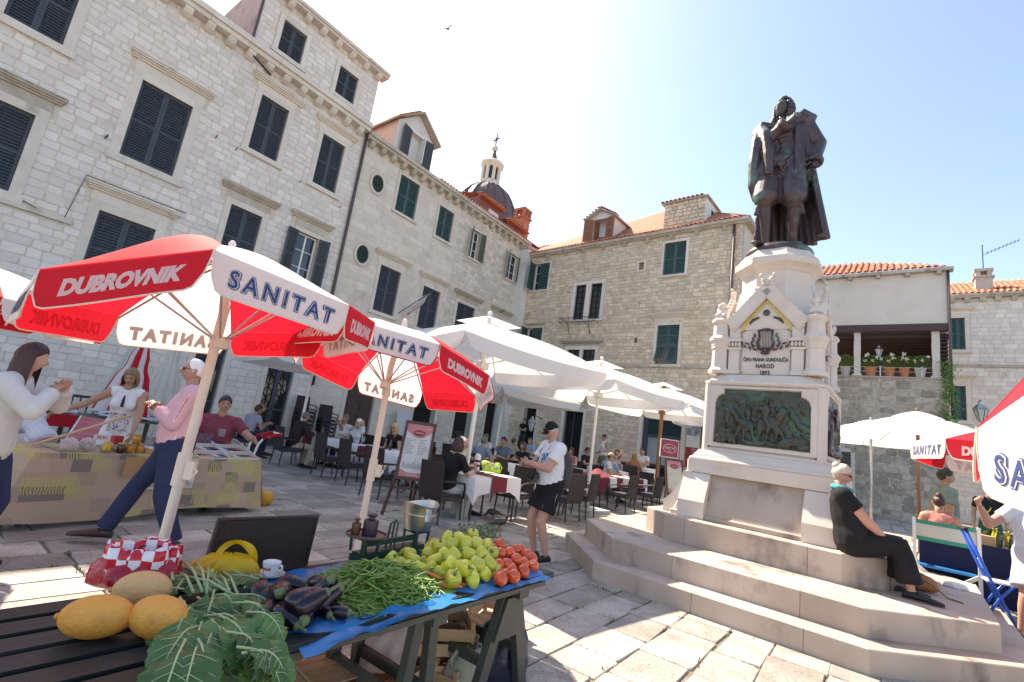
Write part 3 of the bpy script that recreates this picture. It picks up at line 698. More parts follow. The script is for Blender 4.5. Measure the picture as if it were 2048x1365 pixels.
def mullioned(parent, r1, r2, bars=True):
    s0, s1, z0, z1 = r1[0], r2[1], r1[2], r1[3]; b = MB()
    for a, c in ((s0-.18, s0), (r1[1], r2[0]), (s1, s1+.18)): b.tv = random.random(); b.box2((a,-.03,z0), (c,.05,z1))
    b.tv = .7; b.box2((s0-.18,-.032,z1), (s1+.18,.05,z1+.18)); b.box2((s0-.2,-.07,z0-.1), (s1+.2,.05,z0)); o = b.build('window', TRIM, parent)
    for r in (r1, r2):
        f = MB(); a, c, d, e = r
        f.box2((a,.08,d), (a+.03,.12,e)); f.box2((c-.03,.08,d), (c,.12,e)); f.box2((a,.08,e-.03), (c,.12,e)); f.box2((a,.08,d), (c,.12,d+.03)); f.box2(((a+c)/2-.01,.085,d), ((a+c)/2+.01,.115,e))
        for k in range(1, 6): z = d+(e-d)*k/6; f.box2((a,.09,z-.008), (c,.11,z+.008))
        f.build('casement', IRON, o)
        g = MB(); g.add([(a,.14,d),(c,.14,d),(c,.14,e),(a,.14,e)], [(0,1,2,3)]); g.build('pane', GLASS, o)
    return o
o = mullioned(B1, p1, p2); mullioned(B1, q1, q2)
b = MB(); b.box2((3.42,-.12,6.30), (5.72,.02,6.37)); b.box2((3.36,-.19,6.37), (5.78,.02,6.46)); b.box2((3.5,-.02,6.12), (5.6,.02,6.29)); b.build('hood', TRIM_D, B1)
b = MB(); x0, x1 = 3.30, 5.40                     # little iron balcony rail under the twin window
for z, yy in ((7.30,-.38),(7.52,-.40)): b.tube([(x0,-.02,z),(x0,yy,z),(x1,yy,z),(x1,-.02,z)], .016, 5)
for k in range(16): x = x0+(x1-x0)*k/15; b.tube([(x,-.38,7.30),(x+.05,-.42,7.41),(x,-.40,7.52)], .012, 4)
for k in range(7): x = x0+(x1-x0)*k/6; b.tube([(x,-.38,7.30),(x,-.02,7.30)], .010, 4)
for x in (3.8, 5.0): b.tube([(x,-.34,7.28),(x,-.05,6.75)], .016, 5)
b.build('balcony_rail', IRON, B1)
for r, an in ((u1, 170), (u2, 172)):
    o = surround(B1, BF, r, .08, proud=.02); s0, s1, z0, z1 = r; sash(o, r, cols=2, rows=3)
    leaf(o, s1, -.03, z0+.01, (s1-s0)*.62, z1-z0-.02, SHUT_GREEN, flip=True); leaf(o, s0+.02, -.03, z0+.01, (s1-s0)*.5, z1-z0-.02, SHUT_GREEN, ang=-85)
b = MB(); b.box2((.9,-.14,7.36), (2.2,.02,7.44)); b.build('hood', TRIM_D, B1)
for r in (n1,): surround(B1, BF, r, .10, sill=False)
b = MB(); b.box2((6.1,-.06,5.15), (BW,.02,5.26)); b.build('string_course', TRIM_D, B1)
def b_door(r, fr=.17):
    d = surround(B1, BF, r, fr, sill=False); d.name = 'door'; s0, s1, z0, z1 = r
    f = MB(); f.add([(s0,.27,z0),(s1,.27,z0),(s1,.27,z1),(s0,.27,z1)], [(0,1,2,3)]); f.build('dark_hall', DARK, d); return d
d = b_door(e1); b = MB(); b.box2((1.4,-.5,.1), (2.5,.0,.42)); b.box2((1.45,-.25,.42), (2.45,.0,.56)); b.build('door_step', TRIM_D, d)
d = b_door(e2); b = MB(); b.box2((4.5,.12,.3), (4.56,.18,2.9)); b.box2((4.06,.12,.3), (4.12,.18,2.95)); b.build('door_frame', SHUT_NAVY, d)
d = b_door(e3); b = MB(); b.box2((8.1,.1,.3), (8.3,.2,3.1)); b.box2((8.3,.1,2.2), (9.8,.2,2.3)); b.box2((8.3,.12,1.0), (9.8,.18,1.1)); b.build('shop_frame', SHUT_NAVY, d)
b = MB()
for k in range(14): b.box((9.05,.14,2.33+.055*k), (1.5,.03,.03), M=Matrix.Rotation(R_(30), 3, 'X'))
b.build('roller_slats', SHUT_GREEN, d)
b = MB(); b.box2((8.3,.2,1.1), (9.8,.22,2.2)); b.build('frosted_pane', mat('frosted glass', (.30,.36,.38), .4), d)
# eave with stone gutter
b = MB(); x = -.1
while x < BW+.2:
    x2 = min(x+random.uniform(.8, 1.4), BW+.25); b.tv = random.random(); dz = random.uniform(-.015, .015)
    b.box2((x+.004,-.26,11.33+dz), (x2-.004,.1,11.47+dz)); b.box2((x+.004,-.16,11.26+dz), (x2-.004,.1,11.329+dz)); x = x2
o = b.build('eave', TRIM_D, B1)
for k in range(10): b = MB(); x = .6+1.15*k; b.prism([(0,0),(-.2,0),(-.18,-.07),(-.06,-.2),(0,-.2)], x, x+.16, T=lambda a, d_, e: (e, a, 11.258+d_)); b.build('corbel', TRIM_D, o, fix=True)
pipe(B1, [(11.42,-.08,11.3),(11.42,-.08,3.0)], .055)
roof_tiles(B1, BF, [(-.1,-.24,11.46), (BW+.2,-.24,11.46), (6.9,4.0,14.85), (-2.2,4.0,14.0)], seed=4)
# right side wall, running back
b = MB(); b.box2((BW-.02,.05,-.1), (BW+.04,6,11.3)); b.build('side_wall', mat('side render', (.55,.48,.38), .9, (.64,.58,.49), 3.0, bump=.3, bs=15, stain=((.42,.34,.25), 1.5, .58, .15)), B1)
b = MB(); b.box2((BW+.02,-.1,11.3), (BW+.3,6,11.46)); b.build('side_eave', TRIM_D, B1)
b = MB(); b.add([(BW+.3,-.25,11.47),(BW+.3,6,11.47),(BW-2.5,6,13.6),(6.9,4.0,14.85)], [(0,1,2,3)]); b.build('roof_side', TILE, B1)
o = surround(B1, BF, (12.3,12.31,9.5,10.9), .01, sill=False)
b = MB(); b.box2((BW+.03,2.2,9.4), (BW+.08,3.2,10.9)); b.build('side_shutter', SHUT_GREEN, B1)
# dormer with brown shutters
dm = empty('dormer', (0,0,0)); dm.parent = B1; ey = .15
x0, x1, z0, z1 = 4.05, 5.55, 11.5, 12.95; wa, wc = 4.42, 5.18
b = MB(); wall_cells(b, x0, x1, z0, z1, [(wa, wc, 11.68, 12.90)], y=ey, depth=.4); b.add([(x0,ey,z1),(x1,ey,z1),((x0+x1)/2,ey,z1+.42)], [(0,1,2)])
b.add([(x0,ey,z0),(x0,ey+2.6,z0+.8),(x0,ey+2.6,z1),(x0,ey,z1)], [(3,2,1,0)]); b.add([(x1,ey,z0),(x1,ey+2.6,z0+.8),(x1,ey+2.6,z1),(x1,ey,z1)], [(0,1,2,3)]); b.build('dormer_wall', PL_D, dm)
f = MB(); f.box2((wa,ey-.02,11.68), (wa+.06,ey+.05,12.9)); f.box2((wc-.06,ey-.02,11.68), (wc,ey+.05,12.9)); f.box2((wa,ey-.018,12.84), (wc,ey+.05,12.9)); f.box2((wa-.1,ey-.08,11.60), (wc+.1,ey+.05,11.68)); f.box2((wa+.05,ey+.03,11.7), (wa+.10,ey+.35,12.8)); f.build('window_frame', SHUT_BROWN, dm)
for (xx, an, fl) in ((wa-.02, -150, False), (wc+.02, 165, True)):
    fr, sl = leaf_mesh(.50, 1.24, .055); M4 = Matrix.Translation((xx, ey-.04, 11.66)) @ Matrix.Rotation(R_(an), 4, 'Z')
    if fl: M4 = M4 @ Matrix.Translation((-.50, 0, 0))
    for nm, q in (('shutter', fr), ('louvres', sl)): q.build(nm, SHUT_BROWN, dm, mat4=M4)
b = MB(); mx = (x0+x1)/2
for sg in (-1, 1): hx = (x1-x0)/2+.16; b.prism([(0,z1+.43),(sg*hx,z1-.08),(sg*hx,z1+.0),(0,z1+.52)][::sg], ey-.22, ey+3.0, T=lambda x, z, y_: (mx+x, y_, z))
b.build('dormer_roof', TRIM_D, dm, fix=True)
for q in range(12):
    t = q % 6; sg = -1 if q < 6 else 1; b = MB(); b.tv = random.random(); b.add(TV, TFC)
    b.build('roof_tile', TILE, dm, mat4=Matrix.Translation((mx+sg*(.08+.16*t), ey-.26, z1+.50-.10*t)))
# stone chimney block
cb = empty('chimney_block', (0,0,0)); cb.parent = B1
b = MB(); b.box2((8.18,.22,11.4), (10.05,1.75,12.95)); b.build('block_core', MORTAR_D, cb)
masonry(cb, BF, 8.16, 10.07, 11.48, 12.96, [], (.15,.24), (.18,.42), .02, .03, .018, TAN_STONE, seed=31, y=.2, keep=60)
b = MB(); b.box2((10.051,.2,11.4), (10.09,1.78,12.95)); b.build('block_side', PL_D, cb); b = MB(); b.box2((10.08,.9,12.2), (10.10,1.15,12.65)); b.build('vent', DARK, cb)
b = MB(); b.box2((8.05,.08,12.96), (10.2,1.9,13.02)); b.build('cap', TRIM_D, cb)
for q in range(20): b = MB(); b.tv = random.random(); b.add(TV, TFC); b.build('roof_tile', TILE, cb, mat4=Matrix.Translation((8.12+.2*(q % 10), .02+.9*(q//10), 13.02+.04*(q//10))) @ Matrix.Rotation(R_(6), 4, 'X'))
# white corner pier between the two houses
cp = empty('corner_pier', CORNER, BF.a, 'narrow white rendered pier with cable in the corner between two stone houses', 'pier')
b = MB(); b.box2((-.10,-.42,-.1), (.62,.1,11.7)); b.build('pier_shaft', mat('white render', (.66,.63,.57), .9, (.74,.71,.66), 1.5, stain=((.50,.45,.38), .8, .58, .2)), cp)
b = MB(); b.box2((-.18,-.5,11.7), (.7,.12,11.88)); b.build('pier_cap', TRIM_D, cp)
MB().tube([(-.02,-.45,11.5),(-.02,-.46,9.5),(-.06,-.46,8.9),(-.02,-.46,4)], .014, 5).build('cable', IRON, cp)
# ------------------------------------------------------------------ terrace house
TH = fr_empty('terrace_house', TF, 'plastered house with red tile roof above an open loggia on a dark stone wall')
tl0, tr0 = -6.5, 1.97
b = MB(); b.box2((tl0,0,8.42), (tr0,.3,10.68)); b.box2((tr0-.3,.3,8.42), (tr0,5,10.68)); b.build('plaster_wall', PLASTER, TH)
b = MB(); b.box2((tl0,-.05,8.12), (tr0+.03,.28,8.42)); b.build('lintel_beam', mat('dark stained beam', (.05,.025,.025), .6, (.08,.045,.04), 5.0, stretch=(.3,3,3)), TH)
b = MB(); b.box2((tl0,0,-.1), (1.80,.5,6.08)); b.box2((1.3,.5,-.1), (1.80,5,6.08)); b.build('lower_wall', MORTAR_D, TH)
masonry(TH, TF, -4.2, 1.80, 0.1, 6.06, [(-2.0,-1.2,.1,2.9)], (.22,.36), (.25,.60), .022, .035, .020, GREY_STONE, seed=41, keep=300)
b = MB(); b.box2((tl0,-.06,6.061), (1.88,.55,6.12)); b.build('wall_coping', TRIM_D, TH)
for (a, c, zt) in ((-1.27,-1.03,8.12), (1.38,1.63,8.12)):
    k = MB(); k.box2((a-.05,.08,6.12), (c+.05,.42,6.22)); rnd = random.Random(3); n = 10
    k.loft([[(( a+c)/2+(dx*(c-a)/2)*rnd.uniform(.9,1.08), .25+dy*.11*rnd.uniform(.9,1.1), 6.22+(zt-6.22)*q/n) for dx, dy in ((-1,-1),(1,-1),(1,1),(-1,1))] for q in range(n+1)])
    k.build('loggia_pillar', PLASTER, TH)
BEAM = MATS['dark stained beam']
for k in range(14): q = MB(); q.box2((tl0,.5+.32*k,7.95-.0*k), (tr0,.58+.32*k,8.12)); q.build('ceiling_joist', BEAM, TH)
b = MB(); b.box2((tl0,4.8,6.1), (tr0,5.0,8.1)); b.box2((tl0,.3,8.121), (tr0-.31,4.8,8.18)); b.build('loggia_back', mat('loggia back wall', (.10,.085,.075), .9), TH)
b = MB()
for k in range(11): b.box2((1.66,.45,6.35+.165*k), (1.92,4.6,6.40+.165*k))
b.build('side_slats', BEAM, TH)
b = MB(); b.tube([(-2.4,.12,6.55),(1.35,.12,6.55)], .012, 5); b.tube([(-2.4,.12,6.36),(1.35,.12,6.36)], .012, 5)
for x in (-.33, 1.05): b.box2((x-.025,.1,6.12), (x+.025,.14,6.6))
b.build('wire_rail', mat('galvanised rail', (.45,.46,.46), .4, metal=.6), TH)
b = MB(); x = tl0
while x < tr0: x2 = min(x+random.uniform(.6, 1.1), tr0+.15); b.tv = random.random(); b.box2((x+.004,-.22,10.69), (x2-.004,.2,10.82)); x = x2
o = b.build('eave', TRIM_D, TH)
for k in range(5): q = MB(); x = -2.5+1.02*k; q.box2((x,-.2,10.55), (x+.15,.02,10.688)); q.build('corbel', TRIM_D, o)
roof_tiles(TH, TF, [(tl0,-.2,10.84), (tr0+.1,-.2,10.84), (-.9,3,12.5), (tl0,3,12.5)], col=.24, rowl=.36, seed=6)
pipe(TH, [(tr0-.03,-.06,10.7),(tr0-.03,-.06,4.5)], .05)
d = MB(); d.box2((-2.0,-.03,.1), (-1.85,.1,2.9)); d.box2((-1.35,-.03,.1), (-1.2,.1,2.9)); d.box2((-2.0,-.03,2.75), (-1.2,.1,2.9)); d.build('door_frame', TRIM, TH); b = MB(); b.box2((-1.85,.0,.1), (-1.35,.06,2.75)); b.build('door_leaf', SHUT_NAVY, TH)
# far house on the right
RH = fr_empty('far_house', RF, 'distant pale stone house with green shutters, chimney and red roof right of the terrace')
r1, r2 = (-1.62,-1.06,9.24,11.02), (-1.66,-1.12,5.45,7.27)
b = MB(); wall_cells(b, -9, 7, -.1, 12.1, [r1, r2]); b.box2((-9,.3,-.1), (7,6,12.1)); b.build('wall', MORTAR, RH)
masonry(RH, RF, -3.2, 7, .2, 12.1, [grow(r1,.2), grow(r2,.2), (-9,7,8.3,8.45)], (.20,.27), (.28,.55), .012, .014, .008, WHITE_STONE, seed=51, keep=260)
for r in (r1, r2): shut_window(RH, RF, r, SHUT_GREEN, fw=.2, hood=True, hgap=.2)
b = MB(); b.box2((-9,-.08,8.31), (7,.02,8.44)); b.build('string_course', TRIM_D, RH)
cornice(RH, -9, 7, 12.1, proj=.3, h=.2, step=.6, m=TRIM_D)
roof_tiles(RH, RF, [(-4,-.25,12.32), (7,-.25,12.32), (7,3.4,14.1), (-4,3.4,14.1)], col=.24, rowl=.36, keep=200, seed=8)
cm = empty('chimney', (0,0,0)); cm.parent = RH
b = MB(); b.box2((-.52,.5,12.3), (.17,1.2,13.45)); b.box2((-.6,.42,13.45), (.25,1.28,13.52)); b.box2((-.56,.46,13.8), (.21,1.24,13.95)); b.box2((-.5,.52,13.52), (-.3,1.18,13.8)); b.box2((-.05,.52,13.52), (.15,1.18,13.8)); b.build('chimney_stack', mat('grey render', (.42,.38,.33), .9, (.52,.47,.41), 4.0), cm)
b = MB(); x, y_, z = -.15, .8, 13.95; b.cyl((x,y_,z), (x,y_,z+1.5), .025, n=6); b.cyl((x,y_,z+.9), (x+1.4,y_-.2,z+1.5), .014, n=5)
for k in range(9): q = k/8; c = Vector((x+.2+1.2*q, y_-.2*q, z+1.0+.5*q)); b.cyl(c+Vector((0,-.25,0)), c+Vector((0,.25,0)), .008, n=4); b.cyl(c+Vector((0,0,-.09)), c+Vector((0,0,.09)), .007, n=4)
b.build('aerial', IRON, cm)
# ------------------------------------------------------------------ figures
def skin_mat(n, c): return mat('skin '+n, c, .55, tuple(v*.86 for v in c), 9.0, bump=.05, bs=60, spec=.4)
SKIN = {'a': skin_mat('fair', (.58,.34,.25)), 'b': skin_mat('tanned', (.46,.25,.165)), 'c': skin_mat('ruddy', (.56,.30,.22)), 'd': skin_mat('olive', (.40,.23,.15))}
def cloth(n, c, c2=None, **k): return mat('cloth '+n, c, k.pop('rough', .85), c2 or tuple(v*.82 for v in c), k.pop('ns', 5.0), bump=k.pop('bump', .25), bs=k.pop('bs', 22), spec=.25, **k)
def hairm(n, c): return mat('hair '+n, c, .5, tuple(v*1.7 for v in c), 14.0, bump=.6, bs=40, stretch=(1,1,.18))
HAIR = {'black': hairm('black', (.012,.010,.009)), 'brown': hairm('brown', (.045,.024,.014)), 'dark': hairm('dark brown', (.028,.012,.010)), 'blond': hairm('blond', (.42,.28,.12)), 'grey': hairm('grey', (.33,.31,.28)), 'white': hairm('white', (.70,.67,.62)), 'sand': hairm('sandy', (.17,.105,.05)), 'mixed': hairm('salt and pepper', (.11,.10,.09)), 'red': hairm('red brown', (.035,.012,.012)), 'ash': hairm('ash blond', (.42,.36,.28))}
EYE = mat('eye', (.02,.015,.012), .2); LIP = mat('lips', (.42,.15,.13), .5)
def remesh(mb, voxel, smooth=4, factor=.5):
    me = mb.mesh('shape', MORTAR); o = bpy.data.objects.new('shape', me)
    m = o.modifiers.new('r', 'REMESH'); m.mode = 'VOXEL'; m.voxel_size = voxel
    if smooth: s = o.modifiers.new('s', 'SMOOTH'); s.factor = factor; s.iterations = smooth
    me2 = evaluated(o); bpy.data.objects.remove(o); bpy.data.meshes.remove(me); me2.materials.clear()
    me2.polygons.foreach_set('use_smooth', [True]*len(me2.polygons)); return me2
def join_mb(me, mb):                     # adds loose shapes (head, hands) to a finished mesh
    b = bmesh.new(); b.from_mesh(me); vs_ = [b.verts.new(p) for p in mb.v]
    for f in mb.f:
        try: b.faces.new([vs_[i] for i in f]).smooth = True
        except ValueError: pass
    b.to_mesh(me); b.free(); return me
def V3(*a): return Vector([float(x) for x in (a if len(a) > 1 else a[0])])
def ik(a, t, l1, l2, pole):
    d = t-a; L = min(d.length, (l1+l2)*.998); dh = d.normalized(); x = (l1*l1-l2*l2+L*L)/(2*L); h = math.sqrt(max(l1*l1-x*x, 0))
    p = V3(pole); p = p-dh*p.dot(dh); p.normalize(); return a+dh*x+p*h, a+dh*L
class Body:
    """joint layout; local frame: the figure faces -y, its left is +x"""
    def __init__(s, h=1.75, seat=None, lean=0.0, side=0.0, twist=0.0, hands=None, feet=None, head=(0,0,0), fat=0.0, fem=False, elbows=None, knees=None, hip=None, sw=1.0):
        k = h/1.75; s.k = k; s.fat = fat; s.fem = fem; s.h = h; s.sw = sw
        pz = (seat+.10) if seat is not None else .93*k
        s.pelvis = V3(hip[0], hip[1], pz) if hip else V3(0, 0, pz)
        up = (Matrix.Rotation(lean, 3, 'X') @ Matrix.Rotation(side, 3, 'Y')) @ Vector((0,0,1)); s.up = up
        R3 = Matrix.Rotation(twist, 3, 'Z'); lat = (R3 @ Vector((1,0,0))); lat = (lat-up*lat.dot(up)).normalized(); s.lat = lat; s.fwd = up.cross(lat)*1.0
        s.fwd = -(up.cross(lat)).normalized()          # towards the figure's front
        s.waist = s.pelvis+up*.14*k; s.chest = s.pelvis+up*.36*k; s.neck0 = s.pelvis+up*.535*k; s.neck1 = s.neck0+up*.06*k+s.fwd*.02
        s.headc = s.neck1+(up*.6+Vector((0,0,1))*.4).normalized()*.115*k+s.fwd*.015; s.head = head
        sx = (.172 if fem else .195)*k*sw
        s.sh = {1: s.pelvis+up*.485*k+lat*sx, -1: s.pelvis+up*.485*k-lat*sx}
        s.hipj = {1: s.pelvis+V3(.09*k,0,-.03), -1: s.pelvis+V3(-.09*k,0,-.03)}
        ua, fa, th, sh_ = .295*k, .262*k, .43*k, .425*k
        hands = hands or {}; feet = feet or {}; elbows = elbows or {}; knees = knees or {}
        s.el, s.wr, s.kn, s.an = {}, {}, {}, {}
        for q in (1, -1):
            t = hands.get(q); t = V3(t) if t is not None else s.sh[q]+V3(q*.07, .0-.02, -.54*k)
            s.el[q], s.wr[q] = ik(s.sh[q], t, ua, fa, elbows.get(q, (q*.5, .8, -.3)))
            t = feet.get(q)
            if t is None: t = (q*.10*k, 0, .085*k) if seat is None else (q*.12*k, s.pelvis.y-.42*k, .085)
            s.kn[q], s.an[q] = ik(s.hipj[q], V3(t), th, sh_, knees.get(q, (q*.1, -1, .2)))
        s.toe = {q: Vector((q*.25, -1, 0)).normalized() for q in (1, -1)}; s.hand_dir = {}; s.curl = {1: .5, -1: .5}
    def ring(s, c, a, b, n=14, up=None):
        return [tuple(c+s.lat*a*math.cos(2*math.pi*i/n)-s.fwd*b*math.sin(2*math.pi*i/n)) for i in range(n)]
    def torso(s, m, g=0.0, low=-.09, top=True):
        k, f = s.k, s.fat; u = s.up; R = s.ring; P = s.pelvis; fem = s.fem
        hw, hd = (.178, .125) if fem else (.168, .12); ww, wd_ = (.135, .10) if fem else (.152, .112); cw, cd = (.152, .118) if fem else (.175, .125)
        bf = s.fwd*f*.55
        rr = [R(P+u*low*k, (hw*.78+f*.6+g)*k, (hd*.8+f*.5+g)*k), R(P-u*.03*k, (hw+f*.8+g)*k, (hd+f*.7+g)*k), R(P+u*.07*k+bf*.7, (hw*.95+f+g)*k, (hd*.97+f+g)*k), R(P+u*.16*k+bf, (ww+f*1.15+g)*k, (wd_+f*1.2+g)*k),
              R(P+u*.26*k+bf*.5, (ww+.012+f*.9+g)*k, (wd_+.01+f*.8+g)*k), R(P+u*.36*k+s.fwd*.012, (cw+f*.5+g)*k*s.sw, (cd+f*.35+g)*k), R(P+u*.44*k, (cw*.97+f*.3+g)*k*s.sw, (cd*.88+f*.2+g)*k), R(P+u*.50*k, (.125+g)*k*s.sw, (.08+f*.1+g)*k), R(P+u*.545*k, (.068+g*.6)*k, (.062+g*.6)*k)]
        m.loft(rr)
        if fem and g >= 0:
            for q in (1, -1): m.ball(P+u*.345*k+s.lat*q*.075*k+s.fwd*.085*k, (.068*k+g, .062*k+g, .066*k+g))
        for q in (1, -1): m.tube([s.neck0-u*.02*k+s.lat*q*.03*k, s.sh[q]+u*.0], [(.058*k+g), (.064*k+g)], 10)
    def arm(s, m, q, g=0.0, upto=2.0):
        k = s.k; f = s.fat*.25; a, e, w_ = s.sh[q], s.el[q], s.wr[q]
        if upto <= 1: m.tube([a, a.lerp(e, .3*upto if upto < .3 else .3), a.lerp(e, upto)], [.066*k+g+f, .058*k+g+f, .054*k+g*1.4+f], 12)
        else:
            t = upto-1
            m.tube([a, a.lerp(e, .35), a.lerp(e, .9), e, e.lerp(w_, .25*t), e.lerp(w_, .6*t), e.lerp(w_, t)], [.064*k+g+f, .056*k+g+f, .045*k+g+f, .045*k+g+f, .047*k+g+f*.6, .040*k+g+f*.4, .030*k+g+(.012 if g > 0 else 0)], 12)
            m.ball(e, .047*k+g+f, 10, 6)
        m.ball(a, .068*k+g+f, 10, 6)
    def leg(s, m, q, g=0.0, upto=2.0, flare=0.0):
        k = s.k; f = s.fat*.3; a, e, w_ = s.hipj[q], s.kn[q], s.an[q]; th = .092 if s.fem else .088
        if upto <= 1: m.tube([a+V3(0,0,.02), a.lerp(e, .3*upto), a.lerp(e, upto)], [th*1.04*k+g+f, th*k+g+f, (th-.022*upto)*k+g+flare+f*.6], 12)
        else:
            t = upto-1
            m.tube([a, a.lerp(e, .3), a.lerp(e, .75), e, e.lerp(w_, .28*t), e.lerp(w_, .65*t), e.lerp(w_, t)], [th*1.02*k+g+f, th*k+g+f, .066*k+g+f*.6, .057*k+g+f*.5, .060*k+g+f*.4, .047*k+g*1.1+flare*.5, .038*k+g*1.1+flare], 12)
        m.ball(a, th*k+g+f, 10, 6)
    def foot(s, m, q, g=0.0, L=.24):
        k = s.k; a = s.an[q]; d = s.toe[q]; l = Vector((-d.y, d.x, 0)); z0 = a.z-.085*k
        rr = []
        for t, w_, h_ in ((-.28,.026,.05), (-.2,.036,.075), (0,.037,.085), (.3,.042,.068), (.6,.047,.048), (.85,.042,.036), (.98,.024,.024)):
            c = Vector((a.x, a.y, 0))+d*(t*L-.0)*k; hh = (h_*k+g)
            rr.append([tuple(c+l*(w_*k+g)*math.cos(2*math.pi*i/10)+Vector((0,0,z0+hh/2+hh/2*math.sin(2*math.pi*i/10)))) for i in range(10)])
        m.loft(rr)
    def hand(s, m, q, curl=None, size=1.0, gdir=None):
        """palm, four unequal fingers and a thumb leaving the side of the palm"""
        k = s.k*size; w_ = s.wr[q]; d = (gdir and V3(gdir).normalized()) or (w_-s.el[q]).normalized(); curl = s.curl[q] if curl is None else curl
        up = V3(s.hand_up[q]) if hasattr(s, 'hand_up') and q in s.hand_up else V3(q*.8, .2, .6); n = (up-d*up.dot(d)).normalized(); l = d.cross(n)*q
        rr = []
        for t, a, b in ((-.02,.026,.021), (.02,.030,.019), (.055,.040,.017), (.085,.041,.015), (.098,.036,.012)):
            rr.append([tuple(w_+d*t*k+l*a*k*math.cos(2*math.pi*i/8)+n*b*k*math.sin(2*math.pi*i/8)) for i in range(8)])
        m.loft(rr)
        for j, (off, L) in enumerate(((-.030,.062), (-.010,.075), (.011,.080), (.031,.072))):
            p = w_+d*.090*k+l*off*k; ang = 0.0; pts = [p]; dd = d
            for seg in (.42, .33, .25):
                ang += curl*(.9 if seg < .4 else .7); dd = d*math.cos(ang)-n*math.sin(ang); p = p+dd*L*seg*k; pts.append(p)
            m.tube(pts, [.0098*k, .0092*k, .0085*k, .0065*k], 6)
        p = w_+d*.028*k+l*.030*k; t1 = (d*.65+l*.75-n*.15).normalized(); t2 = (d*.9+l*.25-n*(.25+.4*curl)).normalized()
        m.tube([p-t1*.012*k, p+t1*.034*k, p+t1*.034*k+t2*.030*k, p+t1*.034*k+t2*.052*k], [.013*k, .0115*k, .0105*k, .007*k], 6)
        return w_+d*.09*k-n*.02*k
    def head_frame(s):
        yaw, pit, rol = s.head; return Matrix.Rotation(yaw, 3, 'Z') @ Matrix.Rotation(pit, 3, 'X') @ Matrix.Rotation(rol, 3, 'Y')
    def head_pt(s, x, y, z): return s.headc+s.head_frame() @ Vector((x, y, z))*s.k
HEAD_N, HEAD_M = 28, 22
def head_r(a, ph):
    """surface of a head in direction (azimuth a with 0 = the face, polar ph): x, y, z"""
    sx, sy = math.sin(a), -math.cos(a); st, ct = math.sin(ph), math.cos(ph)
    x, y, z = .074*st*sx, .092*st*sy, .118*ct
    front = max(0, math.cos(a))
    if z < 0: q = -z/.118; x *= 1-.30*q*q; y = y*(1-.20*q) if y < 0 else y*(1-.42*q)
    if y > 0 and z > -.02: y *= 1.06
    if y < 0: y *= .97
    g = lambda x0, z0, wx, wz: math.exp(-((x-x0)/wx)**2-((z-z0)/wz)**2)*front
    y -= .026*g(0, -.022, .012, .020)+.014*g(0, .002, .010, .022)+.006*g(0,.030,.040,.012)
    y += .012*(g(.031, .010, .017, .013)+g(-.031, .010, .017, .013))
    y -= .007*g(0, -.060, .022, .010)+.010*g(0, -.092, .022, .018)+.005*(g(.036,-.022,.02,.02)+g(-.036,-.022,.02,.02))
    return x, y, z
def head_mesh(s, m, scale=1.0):
    F = s.head_frame(); vs_ = []; fs_ = []; N_, M_ = HEAD_N, HEAD_M
    for j in range(M_+1):
        for i in range(N_):
            p = Vector(head_r(2*math.pi*i/N_-math.pi, math.pi*j/M_)); vs_.append(tuple(s.headc+F @ p*s.k*scale))
    for j in range(M_):
        for i in range(N_): fs_.append((j*N_+i, (j+1)*N_+i, (j+1)*N_+(i+1) % N_, j*N_+(i+1) % N_))
    m.add(vs_, fs_)
    for q in (1, -1): m.ball(s.head_pt(q*.073, .012, -.005), (.010*s.k, .018*s.k, .030*s.k), 8, 6, M=F)
    m.tube([s.neck0-s.up*.03, s.neck1, s.headc+F @ Vector((0,.015,-.06))*s.k], [.058*s.k, .053*s.k, .052*s.k], 12)
def hair_cap(s, m, front=.045, low=-.055, thick=.010, back=-.06, side=.03, wob=0.0):
    """hair shell over the skull: hairline by direction"""
    F = s.head_frame(); N_, M_ = 28, 14; vs_ = []; fs_ = []
    def edge(a):
        c = math.cos(a); zf, zs, zb = front, side, back
        return zf*max(c,0)**1.2+zb*max(-c,0)**.8+zs*(1-abs(c))**1.0*(1 if True else 0)+(low*0)
    for j in range(M_+1):
        for i in range(N_):
            a = 2*math.pi*i/N_-math.pi; ze = edge(a); pe = math.acos(max(-1, min(1, ze/.118))); ph = pe*j/M_
            x, y, z = head_r(a, ph); t = (thick*(1-.75*(j/M_)**6))
            if wob: t += wob*math.sin(i*2.7+j*1.9)*math.sin(j*.9)
            n = Vector((x/.0055, y/.0085, z/.0139)); n.normalize(); p = Vector((x, y, z))+n*t
            if z < 0 and y > -.02: p.y += 0
            vs_.append(tuple(s.headc+F @ p*s.k))
    for j in range(M_):
        for i in range(N_): fs_.append((j*N_+i, (j+1)*N_+i, (j+1)*N_+(i+1) % N_, j*N_+(i+1) % N_))
    m.add(vs_, fs_)
